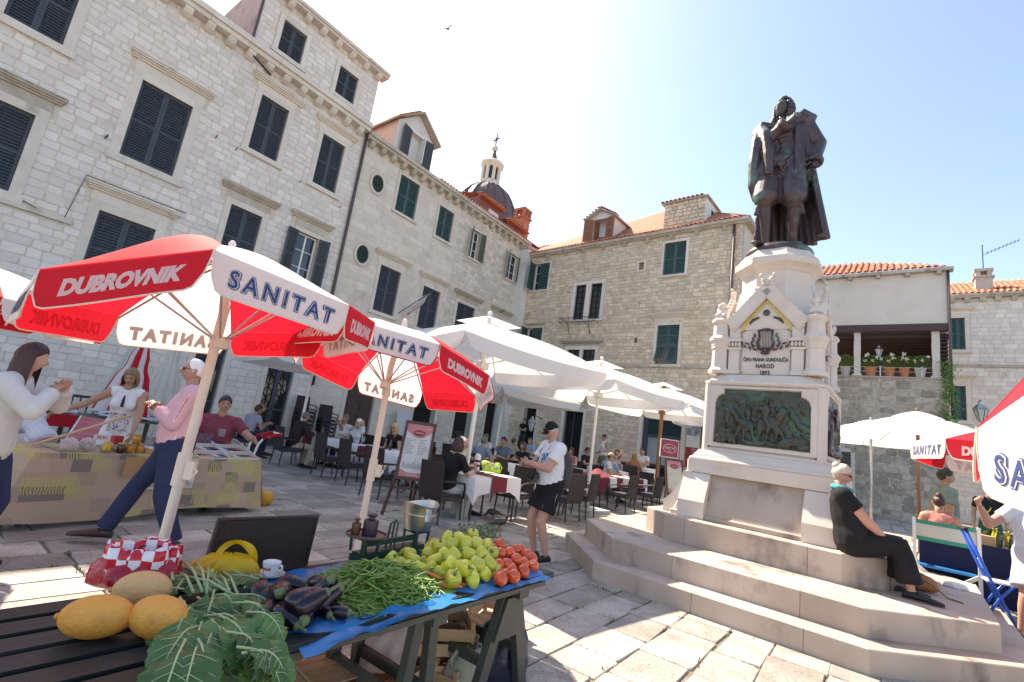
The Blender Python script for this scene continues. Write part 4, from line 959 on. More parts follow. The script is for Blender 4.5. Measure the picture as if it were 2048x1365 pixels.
def face_parts(s, root, glasses=None, brow=None, beard=None):
    F = s.head_frame(); e = MB()
    for q in (1, -1): e.ball(s.head_pt(q*.031, -.0765, .009), (.0125*s.k, .006*s.k, .0055*s.k), 8, 5, M=F)
    e.build('eyes', EYE, root, smooth=True)
    l = MB(); l.ball(s.head_pt(0, -.0865, -.060), (.021*s.k, .006*s.k, .0065*s.k), 8, 5, M=F); l.build('lips', LIP, root, smooth=True)
    if brow is not None:
        b = MB()
        for q in (1, -1): b.tube([s.head_pt(q*.014, -.086, .026), s.head_pt(q*.030, -.085, .031), s.head_pt(q*.046, -.074, .027)], .0042*s.k, 5)
        b.build('eyebrows', brow, root)
    if glasses is not None:
        g = MB()
        for q in (1, -1):
            g.ball(s.head_pt(q*.032, -.092, .008), (.026*s.k, .004*s.k, .018*s.k), 12, 6, M=F); g.tube([s.head_pt(q*.055, -.086, .014), s.head_pt(q*.078, -.02, .012), s.head_pt(q*.077, .03, .004)], .0028*s.k, 5)
        g.tube([s.head_pt(-.012,-.096,.012), s.head_pt(.012,-.096,.012)], .0028*s.k, 5); g.build('glasses', glasses, root, smooth=True)
def figure(name, body, loc, face, label, skin='a', top=None, bottom=None, shoes=None, hair=None, hairstyle='short', sleeve=.55, legs=2.0, topg=.012, botg=.014, glasses=None, group=None,
           voxel=.016, brow=None, face_on=True, hands_on=True, toplow=-.10, flare=0.0, skirt=None, bare=False, cat='person', scale=1.0, feet_on=True):
    th = math.atan2(face[0], -face[1]); root = empty(name, loc, th, label, cat, group, scale=scale); s = body
    m = MB(); s.torso(m, -.004)
    for q in (1, -1):
        s.arm(m, q, 0.0); s.leg(m, q, 0.0)
        if feet_on: s.foot(m, q)
    me = remesh(m, voxel, 4); x = MB(); head_mesh(s, x)
    if hands_on:
        for q in (1, -1): s.hand(x, q)
    join_mb(me, x); me.materials.append(SKIN[skin]); link('body', me, root)
    if top is not None:
        m = MB(); s.torso(m, topg, low=toplow)
        if sleeve > 0:
            for q in (1, -1): s.arm(m, q, topg*.9, sleeve)
        me = remesh(m, voxel, 3); me.materials.append(top); link('shirt', me, root)
    if bottom is not None and skirt is None:
        m = MB(); P = s.pelvis; m.loft([s.ring(P+s.up*z*s.k, (a+botg+s.fat*.9)*s.k, (b_+botg+s.fat*.8)*s.k) for z, a, b_ in ((-.10,.14,.105), (-.03,.17,.12), (.04,.168,.118), (.10,.150,.112))])
        for q in (1, -1): s.leg(m, q, botg, legs, flare)
        me = remesh(m, voxel, 3); me.materials.append(bottom); link('trousers' if legs > 1.4 else 'shorts', me, root)
    if skirt is not None:
        m = MB(); P = s.pelvis; k1 = (s.kn[1]+s.kn[-1])/2; a1 = (s.an[1]+s.an[-1])/2
        for q in (1, -1): s.leg(m, q, .03, skirt, .05)
        m.loft([s.ring(P+V3(0,0,.1), .16*s.k, .12*s.k), s.ring(P, .19*s.k, .135*s.k), s.ring(P.lerp(k1, .5)+V3(0,0,-.01), .19*s.k, .12*s.k), s.ring(k1+V3(0,0,-.02), .17*s.k, .10*s.k)])
        me = remesh(m, voxel*1.2, 4); me.materials.append(bottom); link('skirt', me, root)
    if shoes is not None:
        for q in (1, -1):
            m = MB(); s.foot(m, q, .006, .265); m.build('shoe', shoes, root, smooth=True)
    if hair is not None:
        H = HAIR[hair]; h = MB()
        if hairstyle == 'bald': hair_cap(s, h, front=.118, back=-.05, side=-.02, thick=.006)
        elif hairstyle == 'short': hair_cap(s, h, front=.062, back=-.065, side=.002, thick=.016, wob=.005)
        elif hairstyle in ('bob', 'long', 'bun'):
            hair_cap(s, h, front=.066, back=-.075, side=-.02 if hairstyle != 'bun' else .01, thick=.02 if hairstyle != 'bun' else .012, wob=.003)
            F = s.head_frame()
            if hairstyle == 'bun': h.ball(s.head_pt(0, .075, .085), .045*s.k, 12, 8)
            else:
                L = .13 if hairstyle == 'bob' else .30
                rr = []
                for t in (0, .25, .5, .75, 1.0):
                    z = .03-L*t; w_ = .088+.012*math.sin(t*3.1); ring = []
                    for i in range(17):
                        a = R_(62)+R_(236)*i/16; wv = 1+.03*math.sin(i*1.7+t*3)
                        dn = Vector((0,0,-1))*max(0, L*t-.09); p = s.head_pt(math.sin(a)*w_*wv, -math.cos(a)*(w_+.018)*wv, max(z, -.08)); ring.append(tuple(p+dn*s.k))
                    rr.append(ring)
                rr2 = [[tuple(V3(p)+(s.headc+V3(0,0,V3(p).z-s.headc.z)-V3(p))*.16) for p in r] for r in rr]
                n0 = len(rr)
                for A in (rr, rr2): 
                    h.add([p for r in A for p in r], [(j*17+i, j*17+i+1, (j+1)*17+i+1, (j+1)*17+i) for j in range(n0-1) for i in range(16)])
                h.add(rr[-1]+rr2[-1], [(i, i+1, 17+i+1, 17+i) for i in range(16)])
        elif hairstyle == 'long2': hair_cap(s, h)
        h.build('hair', H, root, smooth=True)
    if face_on: face_parts(s, root, glasses, brow)
    return root
# ------------------------------------------------------------------ monument
MW = MF.w(MC[0]+.03, MC[1], 0)
MON = empty('monument', MW, MF.a, 'tall carved limestone monument pedestal on three octagonal steps, with bronze relief', 'monument')
MARB = mat('monument limestone', (.62,.53,.45), .6, (.72,.65,.575), 1.8, bump=.10, bs=22, tint=.06, stain=((.52,.40,.30), 1.3, .60, .18), spec=.4)
STEP = mat('weathered step stone', (.37,.29,.23), .7, (.52,.44,.37), 1.6, bump=.22, bs=18, tint=.09, stain=((.19,.155,.13), 1.9, .54, .16), spec=.35, stretch=(1,1,.55))
BRONZE = mat('patinated bronze', (.060,.040,.043), .42, (.105,.075,.075), 4.0, metal=.45, bump=.25, bs=14, stain=((.11,.20,.16), 3.4, .52, .14))
BRONZE_G = mat('green relief bronze', (.045,.060,.048), .45, (.085,.075,.055), 5.0, metal=.5, bump=.4, bs=26, stain=((.06,.15,.10), 2.4, .52, .18))
def octo(hx, hy, c): return [(-hx+c,-hy),(hx-c,-hy),(hx,-hy+c),(hx,hy-c),(hx-c,hy),(-hx+c,hy),(-hx,hy-c),(-hx,-hy+c)]
def stepring(hx, hy, c, z0, z1, depth, parts, name='step'):
    core = MB(); core.prism(octo(hx-.02, hy-.02, c), z0-.0, z1-.004); st = core.build(name, STEP, MON)
    O = octo(hx, hy, c); I = octo(hx-depth, hy-depth, max(c-depth*.586, .05))
    for i in range(8):
        a, b_ = Vector(O[i]), Vector(O[(i+1) % 8]); ai, bi = Vector(I[i]), Vector(I[(i+1) % 8]); L = (b_-a).length
        cut = [0]+parts.get(i, [k/max(1, round(L/1.15)) for k in range(1, max(1, round(L/1.15)))])+[1]
        for j in range(len(cut)-1):
            t0, t1 = cut[j]+.0022/L*(j > 0), cut[j+1]-.0022/L*(j < len(cut)-2)
            P = [a.lerp(b_, t0), a.lerp(b_, t1), ai.lerp(bi, t1), ai.lerp(bi, t0)]
            q = MB(); q.tv = random.random(); e = .008
            C_ = sum(P, Vector((0,0)))/4; n2 = Vector(((b_-a).y, -(b_-a).x)).normalized()
            dz = random.uniform(-.003, .003)
            lo = [(p.x, p.y, z0+.001) for p in P]; md = [(p.x, p.y, z1-e+dz) for p in P]; hi = [(p.x-n2.x*e*(k < 2), p.y-n2.y*e*(k < 2), z1+dz) for k, p in enumerate(P)]
            q.add(lo+md+hi, [(8,9,10,11)]+[(k, (k+1) % 4, 4+(k+1) % 4, 4+k) for k in range(4)]+[(4+k, 4+(k+1) % 4, 8+(k+1) % 4, 8+k) for k in range(4)])
            q.build('step_block', STEP, st)
    return st
random.seed(5)
stepring(2.40, 2.50, 1.12, -.02, .20, .60, {0: [.44, .82], 7: [.5]}); stepring(2.15, 2.18, .92, .20, .44, .98, {0: [.30, .80]}); stepring(1.40, 1.30, .43, .44, .75, .60, {0: [.14, .84]})
def sq(hx, hy): return [(-hx,-hy),(hx,-hy),(hx,hy),(-hx,hy)]
def moulding(mb, prof, c=0.0):           # prof: (half width, z) swept round a chamfered square
    mb.loft([[(x, y, z) for x, y in (octo(h, h, c) if c else octo(h, h, .02))] for h, z in prof])
m = MB(); moulding(m, [(1.02,.752),(1.02,.80),(.99,.82),(.80,1.345)]); m.build('battered_base', STEP, MON)
for sx in (-1, 1):                        # sloping buttress blocks on the front and back, curved ones at the sides
    for sy in (-1, 1):
        m = MB(); x0, x1 = (.555, .90); pr = [(.78,.753),(1.06,.753),(1.06,.965),(.865,1.335),(.78,1.335)]
        m.prism([(a, b_) for a, b_ in pr], x0, x1, T=lambda a, b_, e: (sx*e, sy*a, b_)); m.build('buttress', MARB, MON, fix=True)
        m = MB(); pr = [(.80,.755),(1.16,.755),(1.16,.90),(1.06,1.0),(.98,1.12),(.93,1.25),(.905,1.34),(.80,1.34)]
        m.prism([(a, b_) for a, b_ in pr], .62, .90, T=lambda a, b_, e: (sx*a, sy*e, b_)); m.build('curved_buttress', MARB, MON, fix=True)
m = MB(); moulding(m, [(.875,1.342),(.875,1.51)]); m.build('plinth_band', MARB, MON)
m = MB(); moulding(m, [(.86,1.512),(.862,1.535),(.845,1.555),(.82,1.565),(.81,1.59),(.80,1.61),(.785,1.625),(.765,1.66)]); m.build('base_moulding', MARB, MON)
# die: block with a sunk panel on each face for the reliefs
def notch_panel(w_, z0, z1, nw=.105, nh=.21):  # outline with notched, rounded upper corners
    P = [(-w_, z0), (w_, z0), (w_, z1-nh)]
    P += [(w_-nw+nw*math.cos(R_(a)), z1-nh+(nh*.62)*math.sin(R_(a))) for a in (25, 50, 75, 88)]+[(w_-nw-.004, z1-nh*.36), (w_-nw-.004, z1)]
    return P+[(-x, z) for x, z in P[::-1] if (x, z) not in ((w_, z0), (-w_, z0))]
m = MB(); D = .745
m.loft([[(x, y, z) for x, y in octo(h, h, .09)] for h, z in ((D-.03,1.66),(D-.03,2.60))]); m.build('die_core', MARB, MON)
def die_face(rot, wide=.585):
    P = notch_panel(wide, 1.777, 2.548); n = len(P); f = MB(); q = MB()
    out = []
    for x, z in P:                        # outer outline point seen from the panel centre
        dx, dz = x, z-2.15; t = min(.66/abs(dx) if abs(dx) > 1e-6 else 9, (.445 if dz > 0 else .49)/abs(dz) if abs(dz) > 1e-6 else 9); out.append((dx*t, 2.15+dz*t))
    vs_ = [(x, -D, z) for x, z in out]+[(x, -D, z) for x, z in P]+[(x*.985, -D+.05, 2.15+(z-2.15)*.985) for x, z in P]
    f.add(vs_, [(i, (i+1) % n, n+(i+1) % n, n+i) for i in range(n)]+[(n+i, n+(i+1) % n, 2*n+(i+1) % n, 2*n+i) for i in range(n)])
    f.box2((-.72,-D+.002,1.661), (.72,-D+.04,1.664))
    C4 = [(-.66,1.66),(.66,1.66),(.66,2.60),(-.66,2.60)]
    f.build('die_face', MARB, MON, mat4=Matrix.Rotation(rot, 4, 'Z'), fix=True)
for k in range(4): die_face(k*math.pi/2)
m = MB()
for sx in (-1, 1):
    for sy in (-1, 1): m.prism([(sx*.655, sy*.655), (sx*.745, sy*.655), (sx*.745, sy*.70), (sx*.70, sy*.745), (sx*.655, sy*.745)][::sx*sy], 1.66, 2.60)
m.build('die_corner', MARB, MON, fix=True)
m = MB()
for k in range(4):
    Mz = Matrix.Rotation(k*math.pi/2, 3, 'Z')
    for a, b_ in ((1.661, 1.70), (2.575, 2.60)): m.box(Mz @ Vector((0,-D+.021,(a+b_)/2)), (1.31,.042,b_-a), rz=k*math.pi/2)
m.build('die_rails', MARB, MON)
m = MB(); moulding(m, [(.745,2.601),(.76,2.615),(.76,2.65),(.72,2.67),(.66,2.74),(.64,2.76)], .09); m.build('die_cornice', MARB, MON)
# ---- bronze relief: riders and fallen figures
def relief():
    r = MB(); F_ = .42
    def bl(x, z, a, b_, an=0, d=.05, y=0): r.ball((x, y, z), (a, d, b_), 10, 7, M=Matrix.Rotation(R_(an), 3, 'Y'))
    def tb(pts, rad): r.tube([(x, y, z) for x, y, z in pts], rad, 7)
    r.box2((-.62,.02,1.76), (.62,.06,2.56))
    random.seed(77)
    # central horseman
    bl(.10,2.10,.15,.095,-12,.07); tb([(.22,-.02,2.16),(.27,-.03,2.26),(.25,-.03,2.31)], [.06,.048,.035]); bl(.285,2.285,.06,.030,55,.04,-.02)
    for x0, x1, z1 in ((.0,-.03,1.86),(.06,.08,1.86),(.20,.28,1.93),(.17,.20,1.90)): tb([(x0,-.02,2.06),((x0+x1)/2+.02,-.03,(2.06+z1)/2),(x1,-.02,z1)], [.04,.026,.018])
    bl(.07,2.25,.055,.10,6,.05,-.03); bl(.075,2.40,.036,.045,0,.045,-.03); tb([(.03,-.03,2.30),(-.06,-.05,2.27),(-.13,-.05,2.33)], [.03,.024,.018]); tb([(.06,-.05,2.18),(.12,-.07,2.06),(.10,-.07,1.96)], [.04,.034,.022])
    # horse and rider to the left of him
    bl(-.17,2.06,.12,.085,14,.06,.0); tb([(-.27,-.01,2.10),(-.32,-.02,2.22)], [.05,.036]); bl(-.345,2.22,.055,.028,-50,.035); bl(-.15,2.22,.045,.085,-8,.04); bl(-.15,2.34,.032,.038,0,.04)
    for x0, x1 in ((-.25,-.30),(-.2,-.19),(-.10,-.06)): tb([(x0,-.01,2.02),(x1,-.02,1.86)], [.032,.018])
    # seated and kneeling figures on the left
    for x, z, s_ in ((-.46,1.93,1),(-.38,1.88,.85),(-.52,1.86,.8)):
        bl(x,z,.055*s_,.09*s_,10,.05,-.02); bl(x+.01,z+.125*s_,.032*s_,.038*s_,0,.04,-.03); tb([(x,-.04,z+.05),(x+.09*s_,-.05,z+.0),(x+.10*s_,-.05,z-.08)], [.026,.022,.018]); tb([(x,-.04,z-.06),(x+.1*s_,-.05,z-.05),(x+.11*s_,-.05,z-.12)], [.034,.03,.02])
    bl(-.42,2.12,.04,.09,0,.03,.01); bl(-.42,2.24,.028,.034,0,.03,.01); tb([(-.30,-.01,1.9),(-.36,-.01,2.44)], [.009,.008]); tb([(-.1,.0,2.3),(.0,.0,2.5)], [.008,.007])
    # fallen horse and men on the right
    bl(.44,1.90,.13,.06,-8,.05,-.02); tb([(.34,-.02,1.90),(.26,-.03,1.86),(.22,-.03,1.83)], [.045,.034,.024]); bl(.50,2.08,.10,.05,30,.04,.0); bl(.40,2.20,.05,.09,-30,.03,.01); bl(.36,2.30,.03,.036,0,.03); bl(.52,2.28,.06,.04,20,.03,.01)
    for x, z in ((.12,1.84),(.30,1.84),(.0,1.83),(-.15,1.83),(.5,1.83)): bl(x,z,.09,.035,random.uniform(-20,20),.05,-.03)
    for k in range(60): bl(random.uniform(-.56,.56), random.uniform(1.79,2.42)*(1 if k % 3 else .985), random.uniform(.015,.04), random.uniform(.010,.03), random.uniform(-60,60), .022, .014)
    for k in range(18): x = random.uniform(-.5,.5); z = random.uniform(2.38,2.54); bl(x, z, random.uniform(.05,.12), random.uniform(.015,.03), random.uniform(-15,15), .012, .018)
    return remesh(r, .011, 2)
me = relief(); me.materials.append(BRONZE_G)
# cut to the panel outline and seat it in the sunk panel
for k, rot in enumerate((0, math.pi/2)):
    b_ = bmesh.new(); b_.from_mesh(me)
    P = notch_panel(.58, 1.782, 2.545)
    for v in b_.verts: v.co.y = v.co.y*.75-D+.012
    def inside(x, z):
        if z < 1.782 or z > 2.543 or abs(x) > .578: return False
        if abs(x) > .475: 
            t = (abs(x)-.475)/.105; return z < 2.335+.13*math.sqrt(max(0, 1-t*t))
        return True
    bmesh.ops.delete(b_, geom=[v for v in b_.verts if not inside(v.co.x, v.co.z)], context='VERTS')
    m2 = bpy.data.meshes.new('relief'); b_.to_mesh(m2); b_.free(); m2.materials.append(BRONZE_G if k == 0 else BRONZE); m2.polygons.foreach_set('use_smooth', [True]*len(m2.polygons))
    link('bronze_relief', m2, MON, Matrix.Rotation(rot, 4, 'Z'))
# ---- upper stage: four gabled faces between corner colonnettes
m = MB(); m.loft([[(x, y, z) for x, y in octo(h, h, .06)] for h, z in ((.56,2.76),(.56,3.50))]); m.build('upper_core', MARB, MON)
GOLD = mat('gilded mosaic', (.52,.36,.10), .45, (.66,.50,.22), 30.0, metal=.3)
def gable_face(rot, front):
    Mz = Matrix.Rotation(rot, 4, 'Z'); G = .60
    g = MB(); th = .06; pk, ft, hw = 4.02, 3.42, .47
    # raking cornice bars with rolled leaves
    for sx in (-1, 1):
        g.beam((sx*hw,-G-.02,ft+.05), (sx*.0,-G-.02,pk+.0), .16, .075, up=(0,1,0)); g.beam((sx*(hw-.02),-G-.035,ft+.0), (0,-G-.035,pk-.075), .10, .03, up=(0,1,0))
    g.prism([(-hw,ft),(hw,ft),(0,pk-.02)], -G+.0, -G+.25, T=lambda a, b_, e: (a, e, b_)); o = g.build('gable', MARB, MON, mat4=Mz, fix=True)
    c = MB()
    for sx in (-1, 1):
        for k in range(9):
            t = (k+.5)/9.3; c.ball((sx*hw*(1-t)*1.08,-G-.03,ft+.12+(pk-ft)*t), (.030,.035,.024), 8, 5)
    for sx in (-1, 1): c.ball((sx*.05,-G-.03,pk+.13), (.035,.03,.05), 8, 6); c.ball((sx*.085,-G-.03,pk+.20), (.025,.025,.03), 8, 6)
    c.ball((0,-G-.03,pk+.09), (.03,.03,.06), 8, 6); c.build('crockets', MARB, o, smooth=True)
    if front:
        a = MB(); n = 12                 # gilt triangle strip and pointed arch panel
        a.prism([(-.30,3.52),(0,3.90),(.30,3.52),(.335,3.44),(.335,3.40),(.30,3.40),(0,3.80),(-.30,3.40),(-.335,3.40),(-.335,3.44)][::-1], -G-.004, -G+.01, T=lambda x, z, y: (x, y, z)); a.build('gilt_border', GOLD, MON, mat4=Mz, fix=True)
        d = MB(); d.lathe([(.045,0),(.045,.015),(.03,.02),(.03,.004)], 14, c=(0,-G-.006,3.66), M=Matrix.Rotation(R_(90), 3, 'X')); d.build('roundel', BRONZE, MON, mat4=Mz)
        for sx in (-1, 1):
            l = MB()
            for k in range(3): l.ball((sx*(.13+.03*k),-G-.012,3.58-.02*k), (.05,.012,.016), 8, 5, M=Matrix.Rotation(R_(sx*(20+20*k)), 3, 'Y'))
            l.build('laurel_sprig', BRONZE, MON, mat4=Mz, smooth=True)
for k in range(4): gable_face(k*math.pi/2, k == 0)
PX = [(-.30,2.78),(.30,2.78),(.30,3.36),(.18,3.50),(0,3.60),(-.18,3.50),(-.30,3.36)]
for k in range(4):
    Mz = Matrix.Rotation(k*math.pi/2, 4, 'Z'); g = MB(); n = len(PX)
    g.prism(PX, -.585, -.55, T=lambda a, b_, e: (a, e, b_)); g.build('inscription_panel', MARB, MON, mat4=Mz, fix=True)
    g = MB()
    for sx in (-1, 1):                    # flat pilasters with leaf capitals
        g.box2((sx*.40-.07,-.63,2.77), (sx*.40+.07,-.55,3.12)); g.box2((sx*.40-.085,-.645,2.77), (sx*.40+.085,-.55,2.83)); g.box2((sx*.40-.09,-.65,3.12), (sx*.40+.09,-.55,3.155)); g.box2((sx*.40-.10,-.66,3.24), (sx*.40+.10,-.55,3.28)); g.box2((sx*.40-.07,-.63,3.28), (sx*.40+.07,-.55,3.44))
        for j in range(4): g.ball((sx*.40-.066+.044*j,-.635,3.20), (.022,.03,.04), 6, 5)
    g.build('pilaster', MARB, MON, mat4=Mz)
for sx in (-1, 1):
    for sy in (-1, 1):
        c = MB(); p = (sx*.60, sy*.60, 0)
        c.lathe([(.15,2.765),(.15,2.81),(.125,2.84),(.112,2.87),(.108,3.12),(.125,3.135),(.12,3.15),(.13,3.20),(.155,3.25),(.155,3.28),(.14,3.30),(.115,3.33),(.108,3.36),(.105,3.50),(.135,3.53),(.135,3.56),(.11,3.59)], 8, c=p, M=Matrix.Rotation(R_(22.5), 3, 'Z')); c.build('colonnette', MARB, MON)
        f = MB(); random.seed(int(sx*3+sy*7+20))   # small crouching carved figure on top
        x, y = p[0], p[1]
        f.ball((x,y,3.66), (.075,.075,.09), 10, 7); f.ball((x-.01,y-.03,3.78), (.045,.048,.052), 10, 7); f.ball((x+.05,y-.05,3.64), (.035,.05,.035), 8, 6); f.ball((x-.05,y-.05,3.64), (.035,.05,.035), 8, 6); f.ball((x+.06,y+.03,3.72), (.03,.05,.06), 8, 6); f.ball((x-.06,y+.03,3.72), (.03,.05,.06), 8, 6); f.ball((x,y+.04,3.82), (.05,.04,.05), 8, 6)
        me = remesh(f, .010, 2); me.materials.append(MARB); link('carved_finial', me, MON)
m = MB(); m.loft([[(x, y, z) for x, y in octo(h, h, h*.586)] for h, z in ((.60,3.45),(.50,3.95),(.475,4.10),(.455,4.115),(.455,4.34),(.475,4.36),(.50,4.40),(.535,4.43),(.56,4.45),(.56,4.545),(.53,4.57),(.44,4.70))]); m.build('octagonal_cap', MARB, MON)
# lettering and lyre on the front
def lettering(txt, size, x, z, y, m_, parent, name='inscription', spacing=1.0, bold=.0, rot=0, sx=1.0):
    me = text_mesh(txt, size, extrude=.003, bold=bold, spacing=spacing, res=2); me.materials.clear(); me.materials.append(m_)
    return link(name, me, parent, Matrix.Rotation(rot, 4, 'Z') @ Matrix.Translation((x, y, z)) @ Matrix.Rotation(R_(90), 4, 'X') @ Matrix.Diagonal((sx,1,1,1)))
LET = mat('bronze letters', (.035,.04,.032), .5)
lettering('\u0106IVU FRANA GUNDULI\u0106A', .072, .0, 2.985, -.59, LET, MON, spacing=1.0, bold=.0015, sx=.66); lettering('NAROD', .082, 0, 2.895, -.59, LET, MON, spacing=1.1, bold=.002, sx=.75); lettering('1893', .082, 0, 2.800, -.59, LET, MON, spacing=1.1, bold=.002, sx=.75)
ly = MB(); Y = -.615
for sx in (-1, 1):
    ly.tube([(sx*.02,Y,3.105),(sx*.085,Y,3.15),(sx*.10,Y,3.23),(sx*.075,Y,3.30),(sx*.085,Y,3.40)], [.020,.024,.020,.016,.014], 8)
    for k in range(6):
        a = .13+.035*k; ly.ball((sx*a,Y,3.13+.012*k+(.05 if k % 2 else 0)), (.035,.010,.014), 8, 5, M=Matrix.Rotation(R_(-sx*(20+25*(k % 3))), 3, 'Y'))
    for k in range(6): ly.ball((sx*(.155+.015*math.sin(k)),Y,3.17+.035*k), (.028,.010,.013), 8, 5, M=Matrix.Rotation(R_(sx*(-50 if k % 2 else 40)), 3, 'Y'))
ly.tube([(-.095,Y,3.40),(0,Y,3.415),(.095,Y,3.40)], .013, 7); ly.ball((0,Y,3.08), (.06,.02,.025), 10, 6); ly.box2((-.06,Y-.012,3.135), (.06,Y+.012,3.155))
for k in range(5): ly.cyl((-.04+.02*k,Y-.006,3.15), (-.04+.02*k,Y-.006,3.405), .0035, n=5); ly.ball((-.04+.02*k,Y,3.425), .010, 6, 4)
ly.build('bronze_lyre', BRONZE, MON, smooth=True)
# ------------------------------------------------------------------ statue
def statue():
    root = empty('statue', (MW[0], MW[1], 4.70), MF.a+R_(4), 'bronze statue of a standing man in a long wig and cape on the pedestal', 'statue')
    b = MB(); b.lathe([(.46,0),(.47,.04),(.455,.075),(.43,.09)], 28); b.lathe([(.43,.091),(.42,.11),(.05,.115)], 28); b.build('bronze_base', BRONZE, root, smooth=True, auto=40)
    s = Body(1.80, lean=-.05, twist=-.12, head=(-.42, -.16, 0), fat=.012, hands={-1: (.05,-.20,1.355), 1: (.30,-.06,.93)}, feet={-1: (-.115,-.06,.085), 1: (.12,.06,.085)}, elbows={-1: (-.5,-.3,-1), 1: (.9,.5,0)}, knees={-1: (-.15,-1,.2), 1: (.2,-1,.2)})
    s.hand_up = {-1: (-.2,-1,.3), 1: (1,-.3,.2)}; k = s.k
    m = MB(); s.torso(m, .018); P = s.pelvis
    for q in (1, -1):
        s.arm(m, q, .016, 1.95); s.leg(m, q, .0); s.foot(m, q, .004, .27)
        a, e, w_ = s.hipj[q], s.kn[q], s.an[q]      # puffed breeches gathered below the knee
        m.tube([a+V3(0,0,.05), a.lerp(e,.25), a.lerp(e,.6), a.lerp(e,.9), e.lerp(w_,.02), e.lerp(w_,.08)], [.125,.135,.142,.128,.095,.066], 14)
        m.tube([e.lerp(w_,.06), e.lerp(w_,.10)], [.078,.070], 12)
        m.tube([e.lerp(w_,.08)+V3(q*.07,-.02,0), e.lerp(w_,.30)+V3(q*.085,-.02,0)], [.018,.028], 8)   # tassels
        c = s.el[q].lerp(s.wr[q], .72); d_ = (s.wr[q]-s.el[q]).normalized(); m.tube([c, c+d_*.05, c+d_*.09], [.058,.085,.078], 12)   # cuffs
    # open coat: skirts with folds
    def coat(a0, a1, zt, zb, r0, r1, th, folds, amp, nseg=30, nz=9, cy=.0, cx=0.0):
        o_, i_ = [], []
        for j in range(nz+1):
            t = j/nz; z = zt+(zb-zt)*t; ro, ri = [], []
            for i in range(nseg+1):
                a = a0+(a1-a0)*i/nseg; r = (r0+(r1-r0)*t)*(1+amp*t*math.sin(folds*a+1.3*math.sin(a*2)+t*.6))
                x, y = math.sin(a)*r*1.08+cx*t, -math.cos(a)*r*.86+cy*t; ro.append((x, y, z)); ri.append((x*(1-th/r), y*(1-th/r), z))
            o_.append(ro); i_.append(ri)
        n = nseg+1; vs_ = [p for r in o_ for p in r]+[p for r in i_ for p in r]; off = (nz+1)*n; f = []
        for j in range(nz):
            for i in range(nseg):
                f.append((j*n+i, j*n+i+1, (j+1)*n+i+1, (j+1)*n+i)); f.append((off+j*n+i, off+(j+1)*n+i, off+(j+1)*n+i+1, off+j*n+i+1))
            f.append((j*n, (j+1)*n, off+(j+1)*n, off+j*n)); f.append((j*n+nseg, off+j*n+nseg, off+(j+1)*n+nseg, (j+1)*n+nseg))
        for i in range(nseg): f.append((i, off+i, off+i+1, i+1)); f.append((nz*n+i, nz*n+i+1, off+nz*n+i+1, off+nz*n+i))
        m.add(vs_, f)
    coat(R_(34), R_(326), 1.36, .74, .215, .255, .03, 13, .13)
    coat(R_(62), R_(262), 1.50, .16, .21, .30, .035, 11, .15, nz=14, cy=.06, cx=.09)        # long cape behind, sweeping to his left
    for q, rr in ((-1, .11), (1, .085)): m.ball(s.sh[q]+V3(q*.01,0,.0), (rr*1.05, rr*1.15, rr*1.15), 12, 8)
    m.tube([s.sh[-1]+V3(-.02,-.05,.06), V3(-.14,-.17,1.30), V3(-.10,-.20,1.05), V3(-.09,-.19,.80)], [.055,.06,.06,.045], 8)     # cape edge over the right arm
    m.tube([s.sh[-1]+V3(-.04,-.03,.03), V3(-.22,-.14,1.25), V3(-.24,-.13,1.0), V3(-.25,-.10,.75), V3(-.22,-.06,.60)], [.06,.07,.07,.06,.045], 8)
    m.tube([s.neck0+V3(-.08,-.05,-.02), s.sh[-1]+V3(0,-.09,.07), s.sh[-1]+V3(-.09,-.01,.03)], [.03,.04,.035], 8); m.tube([s.neck0+V3(.08,-.02,0), s.sh[1]+V3(.0,-.08,.07), s.sh[1]+V3(.08,.0,.04), s.sh[1]+V3(.05,.08,.02)], [.03,.045,.04,.03], 8)
    m.tube([s.neck0+V3(-.04,-.10,-.03), s.neck0+V3(0,-.125,-.07), s.neck0+V3(.05,-.12,-.04)], [.025,.04,.03], 8); m.ball(s.neck0+V3(.0,-.13,-.12), (.04,.025,.07), 8, 6)
    for q in range(9): m.ball(V3(.02*math.sin(q), -.155-.008*math.sin(q*.7), 1.22-.05*q), .017, 6, 5)
    m.ball(V3(.0,-.165,1.0), (.09,.03,.05), 8, 6); m.ball(V3(.01,-.165,.93), (.05,.025,.05), 8, 6)
    me = remesh(m, .0105, 1, .4); x = MB(); head_mesh(s, x)
    for q in (1, -1): s.hand(x, q, curl=.75 if q == -1 else .55, size=1.12)
    join_mb(me, x); me.materials.append(BRONZE); M4 = Matrix.Translation((0,0,.10)) @ Matrix.Scale(1.50, 4); link('figure', me, root, M4)
    w = MB(); random.seed(9)              # curled wig falling on the shoulders
    for k in range(230):
        a = random.uniform(0, 2*math.pi); t = random.random(); c = math.cos(a)
        if t < .5: ph = math.acos(1-random.random()*1.05); p = Vector(head_r(a, ph)); 
        else: ph = R_(random.uniform(70, 150)); p = Vector(head_r(a, ph)); p.x *= 1.16
        if c > .42 and p.z < .085: continue
        if c > .0 and p.z < .05 and abs(p.x) < .062: continue
        n = p.normalized(); r = random.uniform(.014, .022); w.ball(s.headc+s.head_frame() @ (p+n*.012)*k_(s), r, 7, 5)
    for q in (1, -1):
        for k in range(34):
            t = k/33; p = s.head_pt(q*(.085+.012*math.sin(k*1.3)), .012-.035*t+random.uniform(-.03,.03), -.05-.17*t); w.ball(p, random.uniform(.016, .024), 7, 5)
    for k in range(40): p = s.head_pt(random.uniform(-.08,.08), .09+random.uniform(-.02,.02), -.04-.18*random.random()); w.ball(p, random.uniform(.018,.026), 7, 5)
